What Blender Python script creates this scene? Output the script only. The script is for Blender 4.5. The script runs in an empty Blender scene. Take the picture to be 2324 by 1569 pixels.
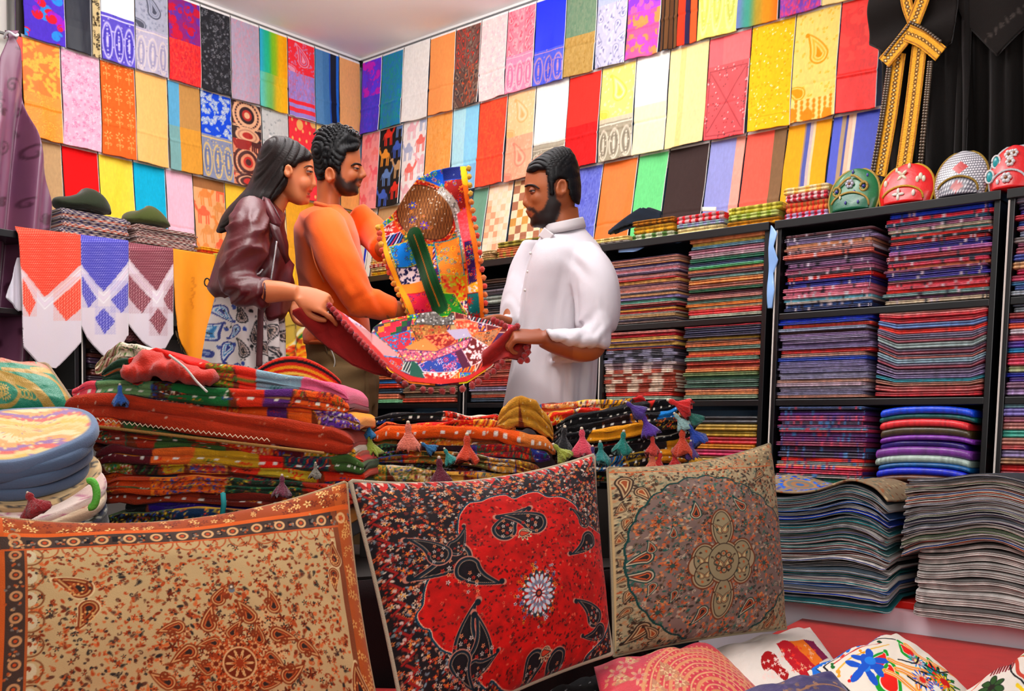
import bpy, bmesh, math, random
import numpy as np
from mathutils import Vector
random.seed(7); RNG=np.random.default_rng(7)
SC=bpy.context.scene; COL=SC.collection
# ---------- camera model ----------
F=2375.3; CX=1162.; CY=1179.9
_y,_p,_r=[math.radians(a) for a in(-41.991,-4.198,1.317)]
fw=np.array([math.sin(_y)*math.cos(_p),math.cos(_y)*math.cos(_p),math.sin(_p)])
rt=np.array([math.cos(_y),-math.sin(_y),0.]); up=np.cross(rt,fw)
rt,up=math.cos(_r)*rt+math.sin(_r)*up,-math.sin(_r)*rt+math.cos(_r)*up
def ray(x,y): return fw+(x-CX)/F*rt+(CY-y)/F*up
_d=ray(820.5,143.6); _t=2.0/_d[2]
CAM=np.array([-_t*_d[0],-_t*_d[1],.8])
FLAT=np.array([fw[0],fw[1],0]);FLAT/=np.linalg.norm(FLAT)
def onx(x,y,X=0.): d=ray(x,y);return CAM+d*((X-CAM[0])/d[0])
def ony(x,y,Y=0.): d=ray(x,y);return CAM+d*((Y-CAM[1])/d[1])
def onz(x,y,Z=0.): d=ray(x,y);return CAM+d*((Z-CAM[2])/d[2])
def at(x,y,D): return CAM+ray(x,y)*D
def lin(c):
    c=np.asarray(c,float); return np.where(c<=.04045,c/12.92,((c+.055)/1.055)**2.4)
def hx(s):
    if not isinstance(s,str): return np.asarray(s,float)
    if len(s)==3: s=''.join(k*2 for k in s)
    return np.array([int(s[i:i+2],16)/255 for i in(0,2,4)])
# ---------- materials ----------
MATS={}
def mat(name,rough=.8,col=None,sheen=0.,metal=0.,coat=0.,bump=0.,bscale=300.,var=0.,spec=.5,weave=False,trans=0.,bdist=.002,coatr=.1,emit=None,sss=0.):
    if name in MATS: return MATS[name]
    m=bpy.data.materials.new(name); m.use_nodes=True; N=m.node_tree.nodes; K=m.node_tree.links
    b=N['Principled BSDF']; b.inputs['Roughness'].default_value=rough
    b.inputs['Metallic'].default_value=metal; b.inputs['Specular IOR Level'].default_value=spec
    b.inputs['Sheen Weight'].default_value=sheen; b.inputs['Coat Weight'].default_value=coat; b.inputs['Coat Roughness'].default_value=coatr
    b.inputs['Transmission Weight'].default_value=trans
    if sss: b.inputs['Subsurface Weight'].default_value=sss; b.inputs['Subsurface Radius'].default_value=(.012,.005,.003); b.inputs['Subsurface Scale'].default_value=.5
    tc=N.new('ShaderNodeTexCoord')
    if col is None:
        a=N.new('ShaderNodeAttribute'); a.attribute_name='Col'; src=a.outputs['Color']
    else:
        a=N.new('ShaderNodeRGB'); a.outputs[0].default_value=(*lin(hx(col)),1); src=a.outputs[0]
    if var:
        n=N.new('ShaderNodeTexNoise'); n.inputs['Scale'].default_value=bscale*.05+3; n.inputs['Detail'].default_value=6
        K.new(tc.outputs['Object'],n.inputs['Vector'])
        mp=N.new('ShaderNodeMapRange'); mp.inputs[1].default_value=.25; mp.inputs[2].default_value=.75; mp.inputs[3].default_value=1-var; mp.inputs[4].default_value=1+var*.6
        K.new(n.outputs[0],mp.inputs[0])
        mx=N.new('ShaderNodeVectorMath'); mx.operation='SCALE'; K.new(src,mx.inputs[0]); K.new(mp.outputs[0],mx.inputs['Scale']); src=mx.outputs[0]
    K.new(src,b.inputs['Base Color'])
    if sheen: b.inputs['Sheen Roughness'].default_value=.4
    if bump:
        if weave:
            n=N.new('ShaderNodeTexWave'); n.inputs['Scale'].default_value=bscale; n.inputs['Distortion'].default_value=2; n.wave_type='BANDS'; n.bands_direction='DIAGONAL'
            o=n.outputs['Fac']
        else:
            n=N.new('ShaderNodeTexNoise'); n.inputs['Scale'].default_value=bscale; n.inputs['Detail'].default_value=5; o=n.outputs[0]
        K.new(tc.outputs['Object'],n.inputs['Vector'])
        bp=N.new('ShaderNodeBump'); bp.inputs['Strength'].default_value=bump; bp.inputs['Distance'].default_value=bdist
        K.new(o,bp.inputs['Height']); K.new(bp.outputs[0],b.inputs['Normal'])
    MATS[name]=m; return m
CLOTH=lambda: mat('woven_cloth',.85,sheen=.15,bump=.35,bscale=420,spec=.25)
# ---------- mesh building ----------
def add(name,V,Fc,m,parent=None,col=None,smooth=True):
    me=bpy.data.meshes.new(name)
    V=np.asarray(V,np.float64).reshape(-1,3)
    if isinstance(Fc,np.ndarray) and Fc.ndim==2:
        n,k=Fc.shape
        me.vertices.add(len(V)); me.vertices.foreach_set('co',V.astype(np.float32).ravel())
        me.loops.add(n*k); me.loops.foreach_set('vertex_index',Fc.astype(np.int32).ravel())
        me.polygons.add(n); me.polygons.foreach_set('loop_start',(np.arange(n)*k).astype(np.int32)); 
        me.update(calc_edges=True)
    else: me.from_pydata(V.tolist(),[],[list(f) for f in Fc])
    me.polygons.foreach_set('use_smooth',np.full(len(me.polygons),smooth))
    if col is not None:
        col=np.asarray(col,float)
        if col.ndim==1: col=np.tile(col,(len(V),1))
        col=col.reshape(-1,3); lu=col.mean(1,keepdims=True); col=np.clip(lu+(col-lu)*1.14,0,1)**1.22
        a=me.color_attributes.new('Col','FLOAT_COLOR','POINT')
        a.data.foreach_set('color',np.concatenate([lin(np.clip(col.reshape(-1,3),0,1)),np.ones((len(V),1))],1).astype(np.float32).ravel())
    me.materials.append(m); me.update(); me.validate()
    o=bpy.data.objects.new(name,me); COL.objects.link(o)
    if parent is not None: o.parent=parent; o.matrix_parent_inverse=parent.matrix_world.inverted() if parent.type=='EMPTY' else parent.matrix_world.inverted()
    return o
def tag(o,label,cat,group=None):
    o['label']=label; o['category']=cat
    if group: o['group']=group
    return o
def thing(name,label,cat,loc,group=None):
    o=bpy.data.objects.new(name,None); COL.objects.link(o); o.location=[float(k) for k in loc]; o.empty_display_size=.05
    o.matrix_world.translation=o.location
    return tag(o,label,cat,group)
def struct(o): o['kind']='structure'; return o
def gridF(h,w,wrap=False):
    i=np.arange(h-1)[:,None]; j=np.arange(w if wrap else w-1)[None,:]; j2=(j+1)%w
    return np.stack([i*w+j,i*w+j2,(i+1)*w+j2,(i+1)*w+j],-1).reshape(-1,4)
def sheet(name,P,col,m,parent=None,th=.004,off=0.):
    h,w=P.shape[:2]
    o=add(name,P.reshape(-1,3),gridF(h,w),m,parent,None if col is None else np.asarray(col).reshape(-1,3))
    if th:
        s=o.modifiers.new('s','SOLIDIFY'); s.thickness=th; s.offset=off
    return o
def boxes(bl):
    V=[];Q=[]
    for (a,b) in bl:
        a=np.minimum(*(np.array(a,float),np.array(b,float))) if False else np.array(a,float); b=np.array(b,float)
        n=len(V)
        for k in range(8): V.append([b[0] if k&1 else a[0],b[1] if k&2 else a[1],b[2] if k&4 else a[2]])
        Q+=[[n+i for i in f] for f in((0,2,3,1),(4,5,7,6),(0,1,5,4),(2,6,7,3),(0,4,6,2),(1,3,7,5))]
    return V,Q
def box(name,a,b,m,parent=None,bev=.003,col=None):
    V,Q=boxes([(a,b)]); o=add(name,V,Q,m,parent,col,smooth=False)
    if bev: d=o.modifiers.new('b','BEVEL'); d.width=bev; d.segments=2
    return o
def crom(P,n):
    """Catmull-Rom resample of a list of points (k-dim) to n samples"""
    P=np.asarray(P,float); k=len(P)
    if k==2: t=np.linspace(0,1,n)[:,None]; return P[0]*(1-t)+P[1]*t
    Q=np.vstack([2*P[0]-P[1],P,2*P[-1]-P[-2]]); t=np.linspace(0,k-1,n); i=np.minimum(t.astype(int),k-2); f=(t-i)[:,None]
    a,b,c,d=Q[i],Q[i+1],Q[i+2],Q[i+3]
    return .5*((2*b)+(c-a)*f+(2*a-5*b+4*c-d)*f*f+(3*b-a-3*c+d)*f**3)
def tubeVF(P,R,seg=10,n=None,flat=1.,cap=True):
    P=np.asarray(P,float); R=np.broadcast_to(np.asarray(R,float),(len(P),)).astype(float)
    if n: A=crom(np.column_stack([P,R]),n); P,R=A[:,:3],np.maximum(A[:,3],1e-4)
    T=np.gradient(P,axis=0); T/=np.linalg.norm(T,axis=1)[:,None]+1e-9
    ref=np.array([0,0,1.]) if abs(T[:,2]).mean()<.8 else FLAT
    U=np.cross(T,ref); U/=np.linalg.norm(U,axis=1)[:,None]+1e-9; W=np.cross(U,T)
    a=np.linspace(0,2*np.pi,seg,endpoint=False)
    V=(P[:,None]+R[:,None,None]*(U[:,None]*np.cos(a)[None,:,None]+W[:,None]*np.sin(a)[None,:,None]*flat)).reshape(-1,3)
    Q=[tuple(q) for q in gridF(len(P),seg,True)]
    if cap:
        # rounded ends
        V=np.vstack([V,P[0]-T[0]*R[0]*.5,P[-1]+T[-1]*R[-1]*.5]); n0=len(V)-2
        for j in range(seg):
            Q.append((n0,(j+1)%seg,j)); b=(len(P)-1)*seg; Q.append((n0+1,b+j,b+(j+1)%seg))
    return V,Q
def tube(name,P,R,m,parent=None,seg=10,n=None,col=None,flat=1.):
    V,Q=tubeVF(P,R,seg,n,flat); return add(name,V,Q,m,parent,col)
def merge(parts):
    V=[];Q=[];n=0
    for v,q in parts:
        V.append(np.asarray(v,float)); Q+=[tuple(i+n for i in f) for f in q]; n+=len(v)
    return np.vstack(V),Q
def ballVF(c,r,seg=12,rings=8,sq=(1,1,1)):
    th=np.linspace(0,np.pi,rings+1)[1:-1]; a=np.linspace(0,2*np.pi,seg,endpoint=False)
    V=[[0,0,1]]+[[math.sin(t)*math.cos(k),math.sin(t)*math.sin(k),math.cos(t)] for t in th for k in a]+[[0,0,-1]]
    Q=[(0,1+j,1+(j+1)%seg) for j in range(seg)]
    for i in range(rings-2):
        for j in range(seg): Q.append((1+i*seg+j,1+(i+1)*seg+j,1+(i+1)*seg+(j+1)%seg,1+i*seg+(j+1)%seg))
    b=1+(rings-2)*seg; e=len(V)-1
    Q+=[(e,b+(j+1)%seg,b+j) for j in range(seg)]
    return np.array(V)*r*np.array(sq)+np.asarray(c),Q
def noise2(h,w,cells,seed=0,oct=3):
    """smooth value noise in 0..1"""
    g=np.random.default_rng(seed); out=np.zeros((h,w)); amp=1;tot=0
    for o in range(oct):
        n=int(cells*2**o)+2; G=g.random((n+1,n+1)); y=np.linspace(0,n-1.001,h); x=np.linspace(0,n-1.001,w)
        iy=y.astype(int);ix=x.astype(int);fy=(y-iy)[:,None];fx=(x-ix)[None,:]; fy=fy*fy*(3-2*fy);fx=fx*fx*(3-2*fx)
        out+=amp*((G[iy][:,ix]*(1-fx)+G[iy][:,ix+1]*fx)*(1-fy)+(G[iy+1][:,ix]*(1-fx)+G[iy+1][:,ix+1]*fx)*fy); tot+=amp; amp*=.5
    return out/tot
# ---------- cloth pattern painter (colours go to mesh points) ----------
_NT=np.random.default_rng(99).random((64,64))
def nz2(u,v,seed=0):
    u=np.asarray(u)+seed*7.3; v=np.asarray(v)+seed*3.1; i=np.floor(u).astype(int); j=np.floor(v).astype(int); f=u-i; h=v-j; f=f*f*(3-2*f); h=h*h*(3-2*h)
    g=lambda a,b:_NT[a%64,b%64]
    return (g(i,j)*(1-f)+g(i+1,j)*f)*(1-h)+(g(i,j+1)*(1-f)+g(i+1,j+1)*f)*h
class Cv:
    def __init__(s,w,h,res,bg='fff',seed=0):
        s.w,s.h=w,h; s.W,s.H=max(4,int(w*res)),max(4,int(h*res)); s.g=np.random.default_rng(seed)
        s.x=np.linspace(0,w,s.W); s.y=np.linspace(0,h,s.H); s.a=np.tile(hx(bg),(s.H,s.W,1)); s.px=w/(s.W-1)
        s.clip=None
    def win(s,x0,y0,x1,y1):
        i0,i1=np.searchsorted(s.x,[x0,x1]); j0,j1=np.searchsorted(s.y,[y0,y1])
        return slice(j0,j1),slice(i0,i1)
    def put(s,sl,d,c,soft=None):
        """paint where signed distance d<0"""
        if d.size==0: return
        k=np.clip(.5-d/(soft or s.px),0,1)
        if s.clip is not None: k=k*s.clip[sl]
        s.a[sl]=s.a[sl]*(1-k[...,None])+hx(c)*k[...,None]
    def loc(s,x,y,R,ang=0.,sx=1.):
        sl=s.win(x-R,y-R,x+R,y+R); X,Y=np.meshgrid(s.x[sl[1]]-x,s.y[sl[0]]-y)
        ca,sa=math.cos(ang),math.sin(ang); return sl,(X*ca+Y*sa)*sx,-X*sa+Y*ca
    def rect(s,x0,y0,x1,y1,c): 
        sl=s.win(x0,y0,x1,y1); s.put(sl,np.full(s.a[sl].shape[:2],-1.),c)
    def ell(s,x,y,rx,ry,c,ang=0.):
        R=max(rx,ry)*1.1+s.px; sl,X,Y=s.loc(x,y,R,ang); s.put(sl,(np.hypot(X/rx,Y/ry)-1)*min(rx,ry),c)
    def disc(s,x,y,r,c): s.ell(x,y,r,r,c)
    def ring(s,x,y,r,w,c,ry=None):
        ry=ry or r; R=max(r,ry)+w*2; sl,X,Y=s.loc(x,y,R); s.put(sl,np.abs(np.hypot(X/r,Y/ry)-1)*min(r,ry)-w/2,c)
    def line(s,P,w,c,n=None):
        P=np.asarray(P,float)
        if n: P=crom(P,n)
        for a,b in zip(P[:-1],P[1:]):
            sl=s.win(min(a[0],b[0])-w,min(a[1],b[1])-w,max(a[0],b[0])+w,max(a[1],b[1])+w); X,Y=np.meshgrid(s.x[sl[1]],s.y[sl[0]])
            if X.size==0: continue
            d=b-a; t=np.clip(((X-a[0])*d[0]+(Y-a[1])*d[1])/(d@d+1e-12),0,1); s.put(sl,np.hypot(X-a[0]-t*d[0],Y-a[1]-t*d[1])-w/2,c)
    def poly(s,P,c):
        P=np.asarray(P,float); sl=s.win(P[:,0].min(),P[:,1].min(),P[:,0].max()+s.px,P[:,1].max()+s.px); X,Y=np.meshgrid(s.x[sl[1]],s.y[sl[0]]); ins=np.zeros(X.shape,bool)
        for a,b in zip(P,np.roll(P,-1,0)):
            k=((a[1]>Y)!=(b[1]>Y)); ins^=k&(X<(b[0]-a[0])*(Y-a[1])/(b[1]-a[1]+1e-12)+a[0])
        s.put(sl,np.where(ins,-1.,1.),c)
    def mask(s,P):
        a,c=s.a,s.clip; s.a=np.zeros_like(a); s.clip=None; s.poly(P,'fff'); m=s.a[...,0]; s.a,s.clip=a,c; return m
    def pais(s,x,y,L,ang,cols,flip=1,bend=.55,scs=(1,.8,.6,.38,.2)):
        """paisley drop: nested outlines from outside in"""
        R=L*1.05; sl,X,Y=s.loc(x,y,R,ang); X=X*flip
        u=X/(L*.62); v=(Y+L*.2)/(L*.62); vp=np.maximum(v,0)
        xb=u+bend*(.55*vp**2-.10*vp**3); wv=np.where(v<0,np.sqrt(np.clip(1-(v/.62)**2,0,1))*.62,.62*np.clip(1-v/1.5,0,1)**.7)
        d=np.where(v<0,np.hypot(xb,v)-.62,np.where(v>1.5,.3,(np.abs(xb)-wv)*.9))
        for sc,c in zip(scs,cols): s.put(sl,(d+(1-sc)*.5)*L*.62,c)
        tx=-bend*(.55*1.5**2-.10*1.5**3); s.put(sl,(np.hypot(u-tx+.07,v-1.42)-.14)*L*.62,cols[0])
    def flow(s,x,y,r,n,c,cc=None,a0=0.,c2=None):
        sl,X,Y=s.loc(x,y,r*1.1); t=np.arctan2(Y,X)+a0; q=np.hypot(X,Y); k=.62+.38*np.cos(n*t)
        s.put(sl,q-r*k,c)
        if c2: s.put(sl,q-r*k*.6,c2)
        if cc: s.put(sl,q-r*.28,cc)
    def vine(s,x,y,L,ang,w,c,turn=4.,n=14):
        P=[];a=ang;p=np.array([x,y],float); st=L/n
        for i in range(n):
            P.append(p.copy()); p=p+st*(1-.5*i/n)*np.array([math.cos(a),math.sin(a)]); a+=turn/n*(1+2*i/n)
        s.line(P,w,c)
    def rnd(s,x0=0,y0=0,x1=None,y1=None): return s.g.uniform(x0,s.w if x1 is None else x1),s.g.uniform(y0,s.h if y1 is None else y1)
    def mott(s,k,cells=8,seed=1,cols=None):
        n=noise2(s.H,s.W,cells,seed)[...,None]
        if cols is None: s.a*=1+k*(n-.5)*2
        else:
            m=np.clip((n-.5)*2.4+.5,0,1)*min(1,k*3); m=m if s.clip is None else m*s.clip[...,None]; s.a=s.a*(1-m)+hx(cols)*m
def camel(s,x,y,L,c,f=1):
    e=lambda dx,dy,rx,ry,a=0: s.ell(x+f*dx*L,y+dy*L,rx*L,ry*L,c,a*f)
    e(0,0,.3,.16); e(-.02,.15,.14,.16); e(.38,.2,.07,.22,-.5); e(.5,.4,.13,.07,-.1)
    for lx in(-.24,-.13,.14,.24): s.line([(x+f*lx*L,y-.05*L),(x+f*(lx+.02)*L,y-.5*L)],.07*L,c)
    s.line([(x-f*.28*L,y+.05*L),(x-f*.36*L,y-.2*L)],.04*L,c)
# ---------- camera object ----------
cd=bpy.data.cameras.new('camera'); cam=bpy.data.objects.new('camera',cd); COL.objects.link(cam)
from mathutils import Matrix
M=Matrix(((rt[0],up[0],-fw[0],CAM[0]),(rt[1],up[1],-fw[1],CAM[1]),(rt[2],up[2],-fw[2],CAM[2]),(0,0,0,1)))
cam.matrix_world=M; cd.sensor_fit='HORIZONTAL'; cd.sensor_width=36; cd.lens=F/2324*36; cd.shift_y=(CY-784.5)/2324; cd.clip_start=.05
SC.camera=cam
# ---------- room shell ----------
plaster=mat('painted_plaster',.9,'f4efe8',bump=.15,bscale=30,var=.03)
bluewall=mat('pale_blue_wall',.8,'8fc0f2',bump=.1,bscale=30,var=.05)
ceilm=mat('white_ceiling',.9,'fcfcff',bump=.1,bscale=12,var=.03)
floorm=mat('floor_tiles',.4,'8a7a6a',bump=.1,bscale=8,var=.1)
struct(box('wall_left',(-.12,-5,0),(0,.12,2.86),plaster,bev=0))
struct(box('wall_right',(0,0,0),(5.2,.12,2.86),bluewall,bev=0))
struct(box('floor',(-.12,-6,-.08),(6.5,.12,0),floorm,bev=0))
struct(box('ceiling',(-.12,-6,2.80),(6.5,.12,2.9),ceilm,bev=0))
darkm=mat('dark_joint',.7,'2a2620',bump=.4,bscale=60,var=.3)
whitem=mat('white_paint',.5,'f2f2f2')
struct(box('trim_1',(0,-4.2,2.786),(.03,-.0,2.80),darkm,bev=0))
struct(box('trim_2',(.02,-.0,2.787),(4.8,-.03,2.80),darkm,bev=0))
struct(box('trim_3',(.03,-4.2,2.788),(.05,-.05,2.7995),whitem,bev=0))
struct(box('trim_4',(.05,-.03,2.789),(4.8,-.05,2.7995),whitem,bev=0))
# ---------- hanging shawls ----------
def paint(cv,kind,cs,x0,y0,x1,y1):
    g=cv.g; w=x1-x0; h=y1-y0; c=cs.split(); S=.001
    if kind not in('gra',): cv.rect(x0,y0,x1,y1,c[0])
    sl=cv.win(x0,y0,x1,y1)
    def sub(fn):
        old=cv.clip; k=np.zeros((cv.H,cv.W)); k[sl]=1; cv.clip=k; fn(); cv.clip=old
    def P(): return g.uniform(x0,x1),g.uniform(y0,y1)
    if kind=='gra':
        C=np.array([hx(k) for k in c]); t=np.linspace(0,len(c)-1,sl[1].stop-sl[1].start); i=np.minimum(t.astype(int),len(c)-2); f=(t-i)[:,None]; f=f*f*(3-2*f)
        cv.a[sl]=(C[i]*(1-f)+C[i+1]*f)[None]
    elif kind=='str':
        tot=sum(float(k.split('*')[1]) for k in c); x=x0
        for k in c: q,ww=k.split('*'); cv.rect(x,y0,x+float(ww)/tot*w+cv.px,y1,q); x+=float(ww)/tot*w
    elif kind=='che':
        n=int(c[1]); s=w/n
        for j in range(int(h/s)+1):
            for i in range(n): cv.rect(x0+i*s,y0+j*s,x0+(i+1)*s,min(y1,y0+(j+1)*s),c[2+(i+j)%2*2+g.integers(0,2)] if len(c)>5 else c[2+(i+j)%2])
    elif kind=='cam':
        def fn():
            n=0
            for j in range(4):
                for i in(0,1): camel(cv,x0+w*(.27+.52*i+.1*(j%2)),y0+h*(.14+.26*j)+.03*i,w*.62,c[1+n%(len(c)-1)],1 if (i+j)%2 else -1); n+=1
        sub(fn)
    elif kind=='pai':
        def fn():
            n=0
            for j in range(6):
                for i in range(3): 
                    cv.pais(x0+w*(.1+.4*i+.2*(j%2)),y0+h*(.05+.19*j),w*.26,.5-i*.5+(j%2)*2.6,[c[1+n%(len(c)-1)],c[0],c[-1],c[0],c[1]],1 if j%2 else -1); n+=1
            for k in range(50): x,y=P(); cv.vine(x,y,.03,g.uniform(0,6),.0022,c[1+k%(len(c)-1)],6,7)
        sub(fn)
    elif kind=='one':
        def fn():
            for k in range(60): x,y=P(); cv.vine(x,y,.03,g.uniform(0,6),.002,c[2],5,7)
            cv.pais(x0+w*.55,y0+h*.55,w*.55,.2,[c[1],c[0],c[2],c[0],c[1]]); cv.pais(x0+w*.1,y0+h*.1,w*.4,.9,[c[1],c[0],c[1]])
        sub(fn)
    elif kind=='flo':
        def fn():
            for k in range(int(w*h*2600)): x,y=P(); cv.vine(x,y,.025,g.uniform(0,6),.003,c[1+k%(len(c)-1)],5,6)
            for k in range(int(w*h*1400)): x,y=P(); cv.flow(x,y,g.uniform(.006,.012),5,c[1+k%(len(c)-1)],c[0],g.uniform(0,6))
        sub(fn)
    elif kind=='lea':
        def fn():
            for k in range(int(w*h*2200)):
                x,y=P(); a=g.uniform(0,6); cv.pais(x,y,g.uniform(.014,.026),a,[c[1],c[2],c[1]],1 if k%2 else -1,.3,(1,.65,.4))
        sub(fn)
    elif kind=='tall':
        def fn():
            n=max(2,int(w/.045))
            for i in range(n):
                x=x0+w*(i+.5)/n
                for q,cc in((1,c[1]),(.8,c[0]),(.62,c[2]),(.4,c[0]),(.2,c[1])): cv.ell(x,y0+h*.42,w/n*.46*q,h*.4*q**.7,cc)
                for k in range(7): cv.disc(x,y0+h*(.12+.09*k),.004,c[1])
            for k in range(int(w*h*1500)): x,y=P(); cv.vine(x,y,.02,g.uniform(0,6),.0018,c[1+k%2],6,6)
            cv.rect(x0,y1-h*.08,x1,y1-h*.05,c[1])
        sub(fn)
    elif kind=='tree':
        def fn():
            for j in range(4):
                for i in range(3):
                    x=x0+w*(.17+.33*i); y=y0+h*(.06+.25*j)
                    cv.line([(x,y),(x,y+h*.12)],.003,c[1]); cv.flow(x,y+h*.15,w*.13,7,c[1],c[0],0,c[0])
                    for q in(-1,1): cv.vine(x,y+h*.05,.04,1.57-q*.6,.0025,c[1],-q*4,7)
        sub(fn)
    elif kind=='dot':
        def fn():
            for j in range(9):
                for i in range(4): cv.ell(x0+w*(.12+.26*i+.13*(j%2)),y0+h*(.05+.115*j),.006,.009,c[1])
            for k in range(3): cv.ell(*P(),.02,.026,c[1])
        sub(fn)
    elif kind=='orn':
        def fn():
            for k in range(int(w*h*2200)): x,y=P(); cv.vine(x,y,.025,g.uniform(0,6),.0035,c[1+k%(len(c)-1)],6,6)
            for q,cc in((.5,c[1]),(.42,c[2]),(.36,c[1]),(.26,c[0]),(.17,c[3%len(c)]),(.1,c[1])): cv.ell(x0+w*.5,y0+h*.66,w*q,w*q*.95,cc)
            for k in range(26): a=k*math.tau/26; cv.disc(x0+w*(.5+.39*math.cos(a)),y0+h*.66+w*.37*math.sin(a),.0045,c[0])
            for yy in(.32,.36): cv.rect(x0,y0+h*yy,x1,y0+h*(yy+.015),c[1])
            for q,cc in((.42,c[1]),(.34,c[2]),(.28,c[1]),(.18,c[3%len(c)])): cv.ell(x0+w*.5,y0+h*.12,w*q,h*.2*q/.42,cc)
        sub(fn)
    elif kind=='emb':
        def fn():
            m=lambda a,b:(x0+w*a,y0+h*b)
            for a,b in(((.08,.1),(.92,.9)),((.92,.1),(.08,.9)),((.05,.05),(.95,.05)),((.05,.93),(.95,.93)),((.05,.05),(.05,.93)),((.95,.05),(.95,.93))): cv.line([m(*a),m(*b)],.0045,c[1])
            for k in range(170):
                x,y=P(); u=abs((x-x0)/w-.5); v=abs((y-y0)/h-.5)
                if abs(u-v)>.1: cv.disc(x,y,.0026,c[1+k%(len(c)-1)])
        sub(fn)
    elif kind=='seq':
        def fn():
            for k in range(int(w*h*2500)): x,y=P(); cv.vine(x,y,.02,g.uniform(0,6),.0025,c[1],5,5)
            for k in range(90): x,y=P(); cv.disc(x,y,g.uniform(.0012,.003),c[2])
            cv.rect(x0,y0+h*.12,x1,y0+h*.13,c[1])
        sub(fn)
    elif kind=='meand':
        def fn():
            for k in range(40):
                y=y0+h*k/40; cv.rect(x0+w*.2,y,x1-w*.2,y+h*.012,c[1])
                if k%2: cv.rect(x0+w*.2,y,x0+w*.5,y+h*.03,c[1])
        sub(fn)
    elif kind=='swl':
        def fn():
            for k in range(26): x,y=P(); cv.vine(x,y,.16,g.uniform(0,6),.012,c[1+k%(len(c)-1)],7,16)
            for k in range(14): x,y=P(); cv.vine(x,y,.12,g.uniform(0,6),.004,c[1+(k+1)%(len(c)-1)],7,16)
        sub(fn)
    elif kind=='jal':
        old=cv.clip; k=np.zeros((cv.H,cv.W)); k[sl]=1; cv.clip=k
        for i,cc in enumerate(c[1:]): cv.mott(.25,cells=18+9*i,seed=int(g.integers(1e6)),cols=cc)
        for q in range(int(w*h*1800)): x,y=P(); cv.vine(x,y,.022,g.uniform(0,6),.002,c[q%len(c)],6,6)
        cv.clip=old
def spec(cv,s):
    """'frac kind colours / ...' from top to bottom"""
    top=cv.h
    for part in s.split('/'):
        f,k,c=part.strip().split(' ',2); f=float(f); b=top-cv.h*f
        paint(cv,k,c,0,max(0,b),cv.w,top); top=b
    cv.mott(.04,30,3)
shawlm={'':mat('shawl_wool',.85,sheen=.05,bump=.25,bscale=500,spec=.25),'s':mat('shawl_silk',.5,sheen=.05,bump=.2,bscale=500,spec=.4)}
rodm=mat('steel_rod',.35,'9a9a9a',metal=1)
def shawl(wall,a,b,zt,zb,dt,db,label,sp,group,seed,lean=0.):
    """fold of cloth over a rod: hangs down the front, a short flap behind"""
    w=b-a; L=zt-zb; cv=Cv(w,L,330,'fff',seed); spec(cv,sp)
    g=np.random.default_rng(seed); H,W=cv.H,cv.W
    nb=10; rr=.012
    s=np.linspace(0,L,H)[:,None]; x=np.linspace(0,w,W)[None,:]
    wav=.004*np.sin(x/w*g.uniform(4,8)+g.uniform(0,6))*(1-s/L)+.006*(noise2(H,W,3,seed)-.5)*(1-.7*s/L)
    off=db+(dt-db)*s/L+wav+.004*np.exp(-((s-L*.33)/.006)**2)*g.uniform(-1,1)
    zz=zb+s+(.006*(noise2(2,W,3,seed+5)[:1]-.5)+.006*g.uniform(-1,1)*(x/w-.5))*(1-s/L)
    xx=a+x+0*s+lean*(1-s/L)+.0025*np.sin(s*14+g.uniform(0,6))*(1-s/L)+(noise2(H,2,2,seed+9)[:,:1]-.5)*.006*(1-s/L)
    th=np.linspace(0,np.pi,nb)[1:,None]
    o2=off[-1:]-rr*(1-np.cos(th)); z2=zt+rr*np.sin(th)+0*x; x2=xx[-1:]+0*th
    s3=np.linspace(0,.06,4)[1:,None]; o3=o2[-1:]+0*s3-.001; z3=zt-s3+0*x; x3=xx[-1:]+0*s3
    O=np.vstack([off+0*x,o2,o3]);Z=np.vstack([zz+0*x,z2,z3]);X=np.vstack([xx+0*s,x2,x3])
    C=np.concatenate([cv.a]+[cv.a[-1:]]*(nb+2),0)
    P=np.stack([O,X,Z],-1) if wall=='L' else np.stack([X,-O,Z],-1)
    o=sheet('hanging_shawl',P,C,shawlm['s' if seed%3==0 else ''],th=.003)
    return tag(o,label,'shawl',group)
LR={}
def row(wall,key,zt,zb,dt,db,group,items,lean=0.):
    zm=(zt+zb)/2; dm=(dt+db)/2
    for i,(p0,p1,label,sp) in enumerate(items):
        # where the shawl's edges meet the row's height on the rod plane
        e=[]
        for p in(p0,p1):
            y=500.
            for k in range(8):
                q=onx(p,y,dm) if wall=='L' else ony(p,y,-dm)
                dz=(q[2]-zm); D=(q-CAM)@fw; y+=dz*F/D
            e.append(q[1] if wall=='L' else q[0])
        shawl(wall,min(e)+.0015,max(e)-.0015,zt,zb,dt,db,label,sp,group,sum(map(ord,key))+i*7,lean)
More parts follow.
